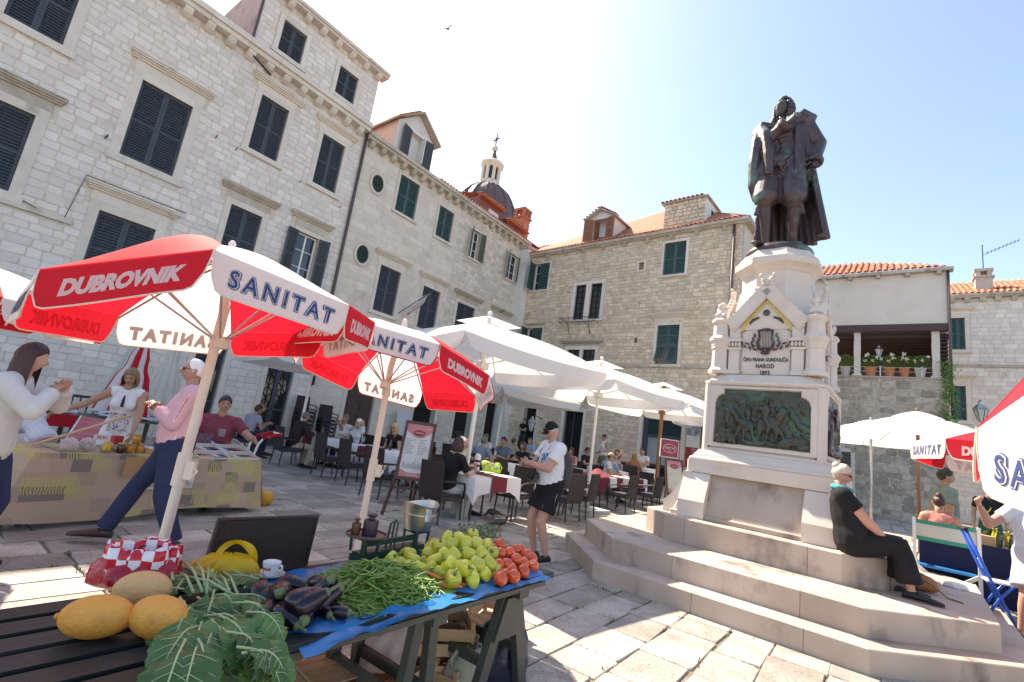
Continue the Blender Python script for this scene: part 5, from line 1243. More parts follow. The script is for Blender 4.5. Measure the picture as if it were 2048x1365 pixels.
    me = remesh(w, .0095, 1, .4); me.materials.append(BRONZE); link('wig', me, root, M4)
    e = MB()
    for q in (1, -1): e.ball(s.head_pt(q*.031, -.0765, .009), (.0125*s.k, .006*s.k, .0055*s.k), 8, 5, M=s.head_frame())
    e.build('eyes', BRONZE, root, smooth=True, mat4=M4)
    g = MB(); h = s.wr[1]; g.tube([h+V3(.02,-.10,-.10), h+V3(.0,.02,.02), h+V3(-.02,.14,.10)], [.028,.030,.026], 10); g.build('scroll', BRONZE, root, smooth=True, mat4=M4)
    return root
def k_(s): return s.k
statue()
# ------------------------------------------------------------------ parasols
RED = mat('red parasol cloth', (.68,.014,.032), .8, (.60,.010,.026), 3.0, transl=.42, bump=.06, bs=9)
WCLOTH = mat('white parasol cloth', (.80,.785,.76), .8, (.74,.72,.70), 2.0, transl=.40, bump=.06, bs=9)
CREAM = mat('cream piping', (.72,.62,.50), .8)
POLE_W = mat('cream painted pole', (.70,.64,.55), .5, (.62,.55,.46), 5.0)
NAVY_PRINT = mat('navy print', (.022,.045,.16), .7); WHITE_PRINT = mat('white print', (.85,.83,.80), .7, transl=.5)
METAL = mat('galvanised steel', (.50,.50,.49), .38, (.40,.40,.39), 5.0, metal=.85)
def rotvec(r):
    v = Vector(r); a = v.length; return Matrix.Rotation(a, 3, v/a) if a > 1e-9 else Matrix.Identity(3)
def market_parasol(c, rv, Rr, red_even, label, voff=None, bulge=None, base_z=0.0, pole_lean=(0,0), apex=.34, val=.19, pipe_red=None, letters=True, group=None, pole=True, ribs=True, txt=None, wind=0.0):
    """octagonal market parasol, panels alternately red and white, printed valance on each panel"""
    C = Vector(c); Rm = rotvec(rv); n = Rm @ Vector((0,0,1)); voff = voff or {}; bulge = bulge or {}
    root = empty('market_parasol', (C.x-pole_lean[0], C.y-pole_lean[1], base_z), 0, label, 'parasol', group); O = Vector((C.x-pole_lean[0], C.y-pole_lean[1], base_z))
    V = [C+Rm @ Vector((Rr*math.cos(i*math.pi/4), Rr*math.sin(i*math.pi/4), 0))+Vector((0,0,voff.get(i, 0))) for i in range(8)]
    A = C+n*apex*Rr
    rnd = random.Random(int(C.x*50)+7)
    for i in range(8):
        a, b_ = V[i], V[(i+1) % 8]; red = (i % 2 == 0) == red_even; m_ = RED if red else WCLOTH; e = b_-a; mid = (a+b_)/2
        outw = (mid-C); outw.z = 0; outw.normalize(); bl = bulge.get(i, .012); ph = rnd.uniform(0, 6)
        def top(u, v):
            p = a.lerp(b_, u).lerp(A, v); s_ = 4*u*(1-u)*math.sin(math.pi*min(1, v*1.1))
            return tuple(p+n*(bl*s_+.055*Rr*math.sin(math.pi*v)*(1-.3*s_))-O)
        g = MB(); g.grid(top, 10, 10); g.build('canopy_panel', m_, root, smooth=True)
        fl = rnd.uniform(.02, .10)+wind*(1 if i in (2, 3) else .2)
        def vpt(u, v, off=0.0):                # u along the edge, v 0 top .. 1 bottom
            cr = min(1, (min(u, 1-u)/.10)) if min(u, 1-u) < .10 else 1; h = val*v*(.62+.38*math.sqrt(max(0, 1-(1-cr)**2)))
            uu = u+(.5-u)*.035*v*v
            p = a.lerp(b_, uu)+Vector((0,0,-1))*h*math.cos(fl)+outw*(h*math.sin(fl)+.010*math.sin(6*u+ph)*v+off+.004)
            return p-O
        g = MB(); g.grid(lambda u, v: tuple(vpt(u, v)), 24, 5); va = g.build('valance', m_, root, smooth=True)
        q = MB(); q.tube([vpt(u/24, 1.0) for u in range(25)], .0042, 5); q.tube([vpt(0, v/4) for v in range(5)], .0035, 5); q.tube([vpt(1, v/4) for v in range(5)], .0035, 5); q.build('piping', pipe_red if (pipe_red and not red) else CREAM, va)
        if letters:
            word = 'DUBROVNIK' if red else 'SANITAT'; L = e.length
            layers = [(WHITE_PRINT, .0062, .003, .0)] if red else [(NAVY_PRINT, .0085, .002, 0), (WHITE_PRINT, .0052, .0035, 0), (NAVY_PRINT, .0012, .005, 0)]
            for mm, bold, off, _ in layers:
                sz = .098 if red else .112; tm = text_mesh(word, sz, bold=bold, spacing=1.0 if red else 1.42, res=3, shear=.12 if red else .05)
                W_ = .72 if red else .78; xs = [v.co.x for v in tm.vertices]; k = W_*L/max(.01, (max(xs)-min(xs))-2*0); k = min(k, 1.15)
                for v in tm.vertices:
                    u = .5+v.co.x*k/L; vv = .56-v.co.y/val; p = vpt(u, max(0, min(1, vv)), off); v.co = p
                tm.materials.clear(); tm.materials.append(mm); link('lettering', tm, va)
    if ribs:
        for i in range(8):
            r = MB(); r.tube([V[i]-n*.012-O, A.lerp(V[i], .5)+n*.03*Rr-n*.014-O, A-n*.02-O], .007, 6); r.build('rib', METAL, root)
            r = MB(); r.tube([C-n*.25*Rr-O, A.lerp(V[i], .55)-n*.0-O], .006, 6); r.build('strut', METAL, root)
    if pole:
        p = MB(); p.tube([(0,0,0), C-O-n*.05, A-O+n*.02], .027, 16); p.build('pole', POLE_W, root, smooth=True, auto=40)
        h = MB(); h.tube([C-n*(.25*Rr+.03)-O, C-n*(.25*Rr-.04)-O], .042, 14); h.build('runner', POLE_W, root, smooth=True, auto=40)
        t = (C-O)*.52; k = MB(); k.tube([t-Vector((0,0,.09)), t+Vector((0,0,.09))], .036, 14); k.box(t+Vector((.055,-.01,0)), (.05,.03,.10)); k.tube([t+Vector((.06,-.01,.03)), t+Vector((.10,-.02,.0)), t+Vector((.07,-.02,-.05))], .008, 6); k.build('tilt_clamp', POLE_W, root, smooth=True, auto=40)
    f = MB(); f.lathe([(.03,0),(.028,.02),(.02,.04),(.022,.055),(.01,.075)], 10, c=A-O+n*.05*Rr); f.build('finial', WCLOTH, root, smooth=True)
    return root
market_parasol((-1.763,2.876,2.005), (.137,-.073,-1.901), .9, True, 'red and white market parasol shading the bench end with the melons', voff={0:-.045, 1:.075, 2:-.045, 7:-.03}, bulge={0:.10, 1:.05}, pole_lean=(.0,.0))
market_parasol((-1.036,4.30,1.982), (-.205,-.106,-1.761), .9, False, 'red and white market parasol standing behind the kitchen scale', voff={2:.02}, pipe_red=RED, wind=.35, bulge={1:.03})
# weighted feet of the two poles
for k, (x, y) in enumerate(((-1.763,2.876), (-1.036,4.30))):
    b = MB(); b.lathe([(.24,0),(.25,.02),(.25,.07),(.10,.10),(.05,.11),(.045,.30)], 18); o = b.build('parasol_foot', mat('concrete foot', (.33,.32,.30), .9, (.42,.41,.39), 6.0, bump=.3), smooth=True, auto=40); o.location = (x, y, .002)
    tag(o, ['round concrete foot holding the parasol pole beside the melons bench', 'round concrete foot holding the parasol pole behind the scale'][k], 'parasol base')
# parasols at the right edge of the square
def vdir(x, y, depth): return CP+ray(x, y)*depth
market_parasol((2.111,.919,2.035), (-.387,-.412,1.612), .9, True, 'red and white market parasol tilted before the monument steps', val=.20, ribs=True)
market_parasol((4.797,4.24,1.92), (.10,.02,2.391), .9, False, 'red and white market parasol above the table of oil bottles', val=.17, apex=.30)
# plain pale parasols behind the monument
def plain_parasol(c, Rr, label, m_, polem, n=6, apex=.34, yaw=0.0, green=False):
    C = Vector(c); gz = ground_z(C.x, C.y); root = empty('plain_parasol', (C.x, C.y, gz), 0, label, 'parasol', 'plain pale parasols beyond the monument'); O = Vector((C.x, C.y, gz))
    V = [C+Vector((Rr*math.cos(yaw+i*2*math.pi/n), Rr*math.sin(yaw+i*2*math.pi/n), 0)) for i in range(n)]; A = C+Vector((0,0,apex*Rr))
    for i in range(n):
        a, b_ = V[i], V[(i+1) % n]
        g = MB(); g.grid(lambda u, v: tuple(a.lerp(b_, u).lerp(A, v)+Vector((0,0,.05*Rr*math.sin(math.pi*v)-.03*4*u*(1-u)*(1-v)))-O), 10, 8); g.build('canopy_panel', m_, root, smooth=True)
        r = MB(); r.tube([V[i]-O-Vector((0,0,.01)), A.lerp(V[i], .5)+Vector((0,0,.03*Rr))-O, A-O-Vector((0,0,.02))], .008, 5); r.build('rib', METAL, root)
    g = MB(); g.grid(lambda u, v: tuple(A.lerp(V[int(u*n) % n].lerp(V[(int(u*n)+1) % n], u*n-int(u*n)), .30*v)+Vector((0,0,.06+.02*math.sin(v*3)))-O), n*2, 3); g.build('vent_cap', m_, root, smooth=True)
    p = MB(); p.tube([(0,0,0), A-O], .028, 12); p.build('pole', polem, root, smooth=True)
    f = MB(); f.ball(A-O+Vector((0,0,.09)), .035, 8, 6); f.build('finial', polem, root)
    b = MB(); b.lathe([(.25,0),(.25,.08),(.06,.10),(.04,.22)], 16); b.build('foot', MATS['concrete foot'], root)
    return root
BRWOOD = mat('varnished brown wood', (.22,.085,.032), .45, (.28,.12,.05), 6.0, stretch=(4,4,.4)); PALE = mat('pale mint cloth', (.72,.76,.76), .8, transl=.35)
pA = vdir(1836, 895, 8.5); pB = vdir(1742, 892, 12.0)
plain_parasol((pA[0], pA[1], 2.42), 1.25, 'pale mint parasol with brown wooden pole near the seated shopper', PALE, BRWOOD, yaw=.3)
plain_parasol((pB[0], pB[1], 2.55), 1.45, 'white parasol with grey pole close behind the monument', WCLOTH, METAL, yaw=.0)
# ------------------------------------------------------------------ cafe parasols
def cafe_parasol(c, h, rot, z, za, label, polem, val=.22, m_=WCLOTH, under=None, pr=.036):
    gz = ground_z(c[0], c[1]); root = empty('cafe_parasol', (c[0], c[1], gz), R_(52.2+rot), label, 'parasol', 'square white parasols of the cafe'); z -= gz; za -= gz
    K = [(-h,-h),(h,-h),(h,h),(-h,h)]; A = Vector((0,0,za)); rnd = random.Random(int(c[0]*90)); VT = .22
    for i in range(4):
        a, b_ = Vector((*K[i], z)), Vector((*K[(i+1) % 4], z)); mid = (a+b_)/2; outw = Vector((mid.x, mid.y, 0)).normalized()
        g = MB(); g.grid(lambda u, v: tuple(a.lerp(b_, u).lerp(A, v*(1-VT))+Vector((0,0,.06*math.sin(math.pi*v)-.05*4*u*(1-u)*(1-v)))), 14, 8); pn = g.build('canopy_panel', m_, root, smooth=True)
        ph = rnd.uniform(0, 6)
        def vp(u, v):
            cr = min(1, min(u, 1-u)/.07); hh = val*v*(.35+.65*math.sqrt(max(0, 1-(1-cr)**2)))
            return a.lerp(b_, u)+Vector((0,0,-.05*4*u*(1-u)-hh))+outw*(.01+.03*v*math.sin(9*u+ph)+.02*v)
        g = MB(); g.grid(lambda u, v: tuple(vp(u, v)), 30, 4); g.build('valance', m_, root, smooth=True)
        r = MB(); r.tube([a-Vector((0,0,.02)), a.lerp(A, .95)-Vector((0,0,.03))], .014, 6); r.build('rib', polem, root)
        r = MB(); r.tube([mid-Vector((0,0,.07)), mid.lerp(A, .95)-Vector((0,0,.03))], .012, 6); r.build('rib', polem, root)
        r = MB(); r.tube([(0,0,z-.15), a.lerp(A, .45)-Vector((0,0,.02))], .012, 6); r.build('strut', polem, root)
    g = MB(); k = h*VT*1.25
    for i in range(4):
        a = Vector((K[i][0]/h*k, K[i][1]/h*k, za-(za-z)*VT*1.15+.10)); b_ = Vector((K[(i+1) % 4][0]/h*k, K[(i+1) % 4][1]/h*k, za-(za-z)*VT*1.15+.10)); g.grid(lambda u, v: tuple(a.lerp(b_, u).lerp(A+Vector((0,0,.09)), v)), 6, 3)
    g.build('vent_cap', m_, root, smooth=True)
    p = MB(); p.tube([(0,0,0), (0,0,za+.05)], pr, 14); p.build('pole', polem, root, smooth=True, auto=40)
    f = MB(); f.box((0,0,z-.16), (.16,.16,.12)); f.build('runner', polem, root); f = MB(); f.ball((0,0,za+.13), .045, 8, 6); f.build('finial', polem, root)
    b = MB(); b.box((0,0,.04), (.8,.8,.08)); b.lathe([(.06,.08),(.05,.35)], 12); b.build('foot', MATS['concrete foot'], root)
    return root
POLE_CAFE = mat('white lacquered pole', (.74,.72,.67), .4); CREAMC = mat('cream parasol cloth', (.74,.70,.63), .85, transl=.35)
def along(px, py, d): r = ray(px, py); return CP+r/r[1]*d
UA = along(951,820,8.0); cafe_parasol(UA, 1.45, -12, 2.70, 3.32, 'square white cafe parasol over the woman in the black lace top', POLE_CAFE)
UB = along(1190,850,11.6); cafe_parasol(UB, 1.45, -9, 2.86, 3.48, 'square white cafe parasol next to the broad one over the bearded man', POLE_CAFE)
UC = along(1322,850,15.6); cafe_parasol(UC, 1.7, -9, 3.0, 3.75, 'square white cafe parasol on a brown wooden pole by the sign', BRWOOD, pr=.06)
UD = along(613,800,12.6); cafe_parasol(UD, 1.5, -9, 2.6, 3.2, 'square white cafe parasol beside the man in the dark jacket', POLE_CAFE)
UE = along(1003,820,15.0); cafe_parasol(UE, 1.7, -9, 2.7, 3.4, 'square cream cafe parasol in front of the doorway with the waiter', POLE_CAFE, m_=CREAMC)
UF = along(1420,850,19.0); cafe_parasol((UF[0]+.3, UF[1]-1.0), 1.5, -9, 2.95, 3.6, 'square white cafe parasol half hidden behind the pedestal', BRWOOD, pr=.05)
# ------------------------------------------------------------------ the produce table in front
TZ = .70; random.seed(21)
PLANK = mat('dark green painted plank', (.009,.016,.017), .42, (.020,.031,.033), 5.0, bump=.25, bs=30, tint=.25, stretch=(.3,2,2), stain=((.13,.13,.12), 7.0, .71, .04), spec=.3)
TREST = mat('olive green painted timber', (.040,.045,.036), .5, (.065,.070,.056), 4.0, bump=.2, bs=30, stain=((.20,.17,.12), 7.0, .70, .05))
tb = empty('market_table', LF.w(.7, -14.05, 0), LF.a, 'long dark green plank trestle table loaded with vegetables', 'table')
def tl(px, py, z): q = LF.loc(gp(px, py, z)); return q[0]-.7, q[1]+14.05
for k in range(6):
    y = -.375+.0625+.125*k; b = MB(); b.tv = random.random(); t = .032; s0, s1 = -2.7, 2.10+random.uniform(-.02,.02)*(k > 0)
    b.box2((s0,y-.050,TZ-t), (s1,y+.050,TZ-.004)); b.box2((s0+.002,y-.047,TZ-.004), (s1-.002,y+.047,TZ)); b.build('plank', PLANK, tb)
b = MB(); b.box2((-2.7,-.368,TZ-.058), (2.0,-.345,TZ-.034)); b.build('apron', TREST, tb)
for x in (1.80, 1.12, -.05):
    tr = MB(); tr.box2((x-.045,-.36,TZ-.10), (x+.045,.36,TZ-.034)); o = tr.build('trestle', TREST, tb)
    for sx in (-1, 1):
        for y in (-.26, .26):
            l = MB(); l.beam((x+sx*.05,y,TZ-.10), (x+sx*(.24 if x > 1.5 else .10),y,.0), .075 if x > 1.5 else .055, .045, up=(0,1,0)); l.build('leg', TREST, o)
    for y in ((-.29, .29) if x > 1.5 else ()):
        g = MB(); g.prism([(-.07,TZ-.11),(.07,TZ-.11),(.15,TZ-.32),(-.15,TZ-.32)], y-.012, y+.012, T=lambda a, c, e: (x+a, e, c)); g.build('gusset', TREST, o, fix=True)
    for sx in (-1, 1): r = MB(); r.beam((x+sx*(.16 if x > 1.5 else .08),-.26,.27), (x+sx*(.16 if x > 1.5 else .08),.26,.27), .03, .05); r.build('stretcher', TREST, o)
def wp(px, py, z): p = gp(px, py, z); return Vector((p[0], p[1], z))
def tagp(o, label, cat, group=None): return tag(o, label, cat, group)
# ---- blue plastic sheet
BLUE = mat('blue plastic sheet', (.012,.20,.52), .32, (.02,.26,.62), 6.0, bump=.3, bs=12, transl=.25, spec=.6)
q0 = tl(545,1160,TZ); q1 = tl(1066,1140,TZ); rnd = random.Random(4)
g = MB()
def sheet(u, v):
    s_ = .40+u*1.64; y = -.355+v*.66; z = TZ+.006+.004*math.sin(s_*23+v*9)+.003*math.sin(s_*51+v*31)
    if v == 0:
        f = max(0, math.sin((s_+.20)*3.1))*.030+.012; y -= .035+f*.5; z -= f
    if v < .12: z += .010*math.sin(s_*14)*(1 if s_ < .7 else .3)
    return (s_, y, z)
g.grid(sheet, 90, 16)
# folded front edge, pulled up where the beans press on it
g.grid(lambda u, v: (.50+.55*u, -.372-.012*math.sin(u*9)-.05*v*math.sin(math.pi*u), TZ+.012+.045*math.sin(math.pi*u)**.7*v*(1+.25*math.sin(u*17))), 30, 5)
o = g.build('plastic_sheet', BLUE, smooth=True); o.location = LF.w(.7, -14.05, 0); o.rotation_euler = (0,0,LF.a); tagp(o, 'crumpled blue plastic sheet spread under the vegetables on the table', 'sheet')
# ---- melons
MELON = mat('netted orange melon rind', (.78,.27,.025), .6, (.82,.42,.085), 9.0, bump=.35, bs=60, stain=((.60,.22,.035), 5.0, .56, .16), speck=((.42,.24,.10), 60, .13))
MELON2 = mat('netted tan melon rind', (.66,.36,.12), .65, (.74,.47,.21), 9.0, bump=.45, bs=70, speck=((.46,.30,.15), 70, .16))
for px, py, a, r, m_, an, lab in ((187,1262,.098,.063,MELON,12,'ripe orange oval melon lying alone at the bare end of the bench'), (310,1262,.090,.064,MELON,-18,'ripe orange melon against the dark green chard leaves'), (278,1205,.092,.064,MELON2,20,'paler tan netted melon resting against the red checked bag')):
    p = wp(px, py, TZ+.02); b = MB(); b.ball((0,0,0), (a, r, r*.98), 28, 20); b.lathe([(.008,0),(.010,.006),(.004,.010)], 8, c=(-a+.002,0,0), M=Matrix.Rotation(R_(-90), 3, 'Y'))
    o = b.build('melon', m_, smooth=True); o.location = (p.x, p.y, TZ+r*.97); o.rotation_euler = (0, R_(4), LF.a+R_(an-35)); tagp(o, lab, 'melon')
# ---- eggplants
EGG = mat('glossy eggplant skin', (.006,.002,.007), .22, (.016,.005,.012), 4.0, spec=.5, coat=.12); CALYX = mat('green calyx', (.10,.15,.05), .6, (.17,.20,.08), 20.0)
eg = MB(); prof = [(.004,-.075),(.026,-.070),(.040,-.052),(.046,-.028),(.043,.0),(.036,.030),(.028,.055),(.020,.070),(.010,.078)]
eg.lathe(prof, 18); eme = eg.mesh('eggplant', EGG, True)
ec = MB(); ec.lathe([(.023,.062),(.021,.070),(.013,.080),(.007,.082),(.006,.112),(.007,.116)], 10, wob=lambda a, z: 1+.25*math.sin(5*a)*(1 if z < .06 else 0)); cme = ec.mesh('calyx', CALYX, True)
spots = [(530,1200,0,20,90,1),(560,1185,.045,-30,75,1.05),(585,1170,.02,40,95,.9),(572,1236,0,15,100,.95),(610,1232,0,-35,85,1.0),(620,1205,.05,70,60,1),(650,1218,0,-10,95,.85),(640,1185,.04,20,35,1.05),(655,1200,.03,50,40,1),(600,1196,.06,100,80,.9),(540,1224,.0,-60,95,1),(676,1225,0,20,80,.8),(634,1168,.03,0,60,.85),(520,1180,.02,150,80,.95),(662,1168,.05,-40,60,.75)]
for px, py, dz, rz, tilt, s_ in spots:
    p = wp(px, py, TZ+.035+dz); o = link('eggplant', eme); o.location = p; o.scale = (s_*.92,)*3; o.rotation_euler = (R_(tilt), 0, LF.a+R_(rz)); tagp(o, 'shiny dark purple eggplant in the pile between the chard and the beans', 'eggplant', 'eggplants on the table'); link('calyx', cme, o)
# ---- green beans
BEAN = mat('green bean', (.11,.22,.03), .5, (.20,.33,.065), 8.0, objrand=.30); rb = random.Random(8)
bmeshes = []
for k in range(9):
    b = MB(); L = rb.uniform(.055, .085); c = rb.uniform(-.018, .018); c2 = rb.uniform(-.012, .012)
    b.tube([(-L,0,-.0),(-L*.85,c*.3,0),(-L*.4,c,c2*.5),(0,c*1.25,c2),(L*.4,c,c2*.4),(L*.8,c*.35,0),(L,0,.001)], [.0008,.0028,.0038,.0042,.0038,.0030,.0009], 6); bmeshes.append(b.mesh('green_bean', BEAN, True))
c0 = Vector(wp(752,1160,TZ+.05)); ax = Vector(LF.r); ay = Vector(LF.i); restb = MB()
for k in range(560):
    a = rb.uniform(0, 6.283); rr = math.sqrt(rb.random()); x = rr*math.cos(a)*.37; y = rr*math.sin(a)*.225
    h = .115*max(0, 1-(rr)**1.6)
    z = TZ+.012+h*(rb.uniform(.55, 1.0) if k > 120 else rb.uniform(.85, 1.05))
    p = c0+ax*x+ay*y; eu = Euler((rb.uniform(-.4,.4), rb.uniform(-.35,.35)+x*.25, rb.uniform(0, 6.28)))
    if k < 300: o = link('green_bean', rb.choice(bmeshes)); o.location = (p.x, p.y, z); o.rotation_euler = eu; tagp(o, 'thin green bean in the heap at the middle of the vegetable table', 'bean', 'green beans in the heap')
    else:
        M4 = Matrix.Translation((p.x, p.y, z)) @ eu.to_matrix().to_4x4(); me = rb.choice(bmeshes); restb.add([M4 @ v.co for v in me.vertices], [tuple(f.vertices) for f in me.polygons])
# mound of beans underneath
restb.grid(lambda u, v: tuple(c0+ax*((u-.5)*.70)+ay*((v-.5)*.42)+Vector((0,0,-.05+.004+.055*max(0, 1-((u-.5)*2)**2-((v-.5)*2)**2)))), 16, 12)
o = restb.build('green_beans', BEAN, smooth=True); tag(o, 'thin green beans at the bottom of the heap on the table', 'bean', kind='stuff')
# ---- peppers
PEP = mat('pale green pepper skin', (.52,.54,.018), .22, (.64,.60,.06), 5.0, spec=.6, coat=.4, objrand=.16); PSTEM = mat('pepper stem', (.16,.24,.05), .6)
pms = []
for k in range(5):
    b = MB(); ph = rb.uniform(0, 6); lob = 3 if k % 2 else 4; pr = [(.006,-.048),(.022,-.047),(.033,-.038),(.038,-.020),(.041,.0),(.042,.020),(.037,.034),(.024,.040),(.010,.034)]
    b.lathe(pr, 24, wob=lambda a, z: 1+.10*math.sin(lob*a+ph)*(1.1-abs(z+.02)*6)+.04*math.sin(2*a+ph)); s_ = MB(); s_.tube([(0,0,.032),(.002,0,.046),(.008,.002,.064)], [.010,.006,.005], 8)
    pms.append((b.mesh('pepper', PEP, True), s_.mesh('stem', PSTEM, True)))
def heap(cx, cy, cz, items, label, cat, group, name, sizes):
    for px, py, dz, sc_ in items:
        p = wp(px, py, cz+dz); me, st = rb.choice(pms); o = link(name, me); o.location = p; o.scale = (sc_,)*3; o.rotation_euler = (rb.uniform(-1.6,1.6), rb.uniform(-1.2,1.2), rb.uniform(0,6.28)); tagp(o, label, cat, group); link('stem', st, o)
hp = []
# rows of the heap, back row high; heights follow the photo
for px, py, dz in ((905,1160,0),(938,1150,0),(968,1148,0),(985,1140,0),(880,1148,.0),(860,1140,.0),(900,1132,.04),(925,1135,.05),(952,1130,.04),(978,1128,.04),(870,1122,.03),(845,1128,0),(905,1112,.07),(935,1108,.08),(962,1110,.07),(890,1110,.05),(985,1110,.05),(856,1108,.03),(880,1095,.07),(905,1090,.09),(930,1088,.10),(952,1090,.09),(972,1095,.07),(895,1078,.10),(918,1078,.11),(945,1072,.12),(865,1092,.06),(782,1120,.01),(800,1132,0),(815,1110,.03),(825,1120,.02),(835,1140,0),(812,1138,.0),(790,1138,-.0),(945,1160,.0)): hp.append((px, py, dz, rb.uniform(.86, 1.06)))
heap(0, 0, TZ+.04, hp, 'pale yellow green bell pepper in the heap beside the tomatoes', 'pepper', 'peppers in the heap', 'pepper', None)
# ---- tomatoes
TOM = mat('ripe tomato skin', (.70,.05,.008), .16, (.76,.12,.012), 3.0, spec=.6, coat=.5, objrand=.12)
b = MB(); b.lathe([(.004,-.030),(.018,-.029),(.030,-.020),(.036,-.004),(.035,.012),(.026,.025),(.012,.029),(.003,.026)], 20, wob=lambda a, z: 1+.02*math.sin(5*a)); tme = b.mesh('tomato', TOM, True)
b = MB()
for k in range(5): b.add([(0,0,.0275),(.014*math.cos(k*1.257),.014*math.sin(k*1.257),.030),(.004*math.cos(k*1.257+.6),.004*math.sin(k*1.257+.6),.029)], [(0,1,2)])
cal = b.mesh('calyx', PSTEM)
for px, py, dz in ((1001,1158,0),(1027,1153,0),(1046,1143,0),(1066,1132,0),(997,1130,.03),(1014,1128,.035),(1032,1120,.04),(1053,1112,.03),(1000,1108,.06),(1018,1107,.06),(1032,1100,.05),(1000,1090,.085),(985,1100,.06),(1045,1128,.02),(1022,1138,.02),(1062,1118,.02),(1008,1148,.0),(1040,1100,.03)):
    p = wp(px, py, TZ+.035+dz); o = link('tomato', tme); o.location = p; o.rotation_euler = (rb.uniform(-.8,.8), rb.uniform(-.8,.8), rb.uniform(0,6)); s_ = rb.uniform(.92,1.14); o.scale = (s_, s_, s_*rb.uniform(.95,1.15)); tagp(o, 'ripe red tomato in the heap at the right end of the table', 'tomato', 'tomatoes in the heap'); link('calyx', cal, o)
# ---- carrots
CAR = mat('carrot skin', (.62,.17,.035), .55, (.70,.24,.06), 20.0, bump=.2, bs=60)
b = MB(); b.tube([(-.075,0,0),(-.05,.002,0),(0,.004,0),(.05,.001,0),(.068,0,0)], [.004,.009,.013,.0155,.008], 12); crm = b.mesh('carrot', CAR, True)
for px, py, dz, rz in ((845,1140,.02,-20),(862,1150,.035,-30),(880,1156,.01,-10),(900,1172,0,-12),(912,1165,.0,0),(870,1165,.0,-28),(848,1160,.0,10),(895,1148,.02,-15),(858,1134,.03,-35),(884,1170,.0,-5)):
    p = wp(px, py, TZ+.016+dz); o = link('carrot', crm); o.location = p; o.rotation_euler = (0, rb.uniform(-.12,.12), rb.choice((0,math.pi))+LF.a+R_(rz-50)); s_ = rb.uniform(.85,1.1); o.scale = (s_,)*3; tagp(o, 'orange carrot lying between the beans and the peppers', 'carrot', 'carrots on the table')
# ---- leaf greens
LEAFG = mat('chard leaf green', (.045,.125,.028), .45, (.095,.20,.055), 6.0, bump=.5, bs=26, transl=.22, objrand=.4); RIB_ = mat('pale leaf rib', (.38,.46,.22), .5)
def leaf_obj(parent, base, d, up, L, W, droop, curl, name='leaf'):
    d = Vector(d).normalized(); up = Vector(up); up = (up-d*up.dot(d)).normalized(); sd_ = d.cross(up); n = 9; pts = []; p = Vector(base); dd = d.copy(); frames = []
    for i in range(n+1):
        frames.append((p.copy(), dd.copy())); p = p+dd*L/n; dd = (dd+Vector((0,0,-1))*droop/n).normalized()
    ph = rb.uniform(0, 6)
    def fn(u, v):
        i = min(int(v*n), n-1); t = v*n-i; c = frames[i][0].lerp(frames[i+1][0], t); dd = frames[i][1]; nn = sd_.cross(dd)
        w_ = W*math.sin(math.pi*(.04+.955*v)**.85)**.85*(1+.06*math.sin(v*40+ph)); x = (u-.5)*2
        return tuple(c+sd_*w_*x+nn*(-curl*W*x*x+.16*W*math.sin(v*15+ph+x*2)*abs(x)+.09*W*math.sin(v*33+ph+x)*abs(x)))
    g = MB(); g.grid(fn, 8, 12); o = g.build(name, LEAFG, parent, smooth=True)
    r = MB(); r.tube([frames[0][0]-frames[0][1]*L*.25]+[f[0]+Vector((0,0,.0015)) for f in frames[:-1]], [.0040]+[.0028*(1-i/n)+.0008 for i in range(n)], 6)
    for v in (.2,.32,.44,.56,.68):
        for q in (0, 1): r.tube([Vector(fn(.5+(q-.5)*t_, v+.16*t_))+Vector((0,0,.001)) for t_ in (0,.3,.6,.9)], [.0012,.0010,.0008,.0004], 4, caps=False)
    r.build('midrib', RIB_, o); return o
cb = empty('chard_bunch', wp(440,1195,TZ), 0, 'big bunch of dark green chard leaves drooping over the front of the table', 'chard'); bo = cb.location
front = -Vector(LF.i)
for k in range(44):
    px = rb.uniform(355, 530); py = rb.uniform(1185, 1305); b_ = wp(px, py, TZ+.035+rb.uniform(0,.05))-bo
    sprd = (px-440)/90; d = front*rb.uniform(.5,1.0)+Vector(LF.r)*(sprd*.5+rb.uniform(-.35,.35))+Vector((0,0,rb.uniform(-.05,.25)))
    leaf_obj(cb, b_, d, (0,0,1), rb.uniform(.15,.25), rb.uniform(.050,.080), rb.uniform(1.6, 3.6), rb.uniform(-.2,.5))
for k in range(12):
    px = rb.uniform(345, 530); py = rb.uniform(1150, 1180); leaf_obj(cb, wp(px, py, TZ+.05)-bo, -front*rb.uniform(.1,.6)+Vector(LF.r)*rb.uniform(-.8,.8)+Vector((0,0,.15)), (0,0,1), rb.uniform(.11,.16), rb.uniform(.045,.065), .6, .3)
b = MB()
for k in range(9):
    a = wp(rb.uniform(345,470), rb.uniform(1120,1160), TZ+rb.uniform(.03,.10))-bo; c = wp(rb.uniform(380,500), rb.uniform(1180,1200), TZ+.05)-bo; b.tube([a, a.lerp(c, .5)+Vector((0,0,.02)), c], [.0045,.005,.006], 6)
b.tube([wp(352,1190,TZ+.02)-bo, wp(338,1120,TZ+.10)-bo], [.008,.005], 6); b.tube([wp(425,1172,TZ+.02)-bo, wp(424,1140,TZ+.12)-bo], [.006,.006], 6); b.build('stalks', RIB_, cb, smooth=True)
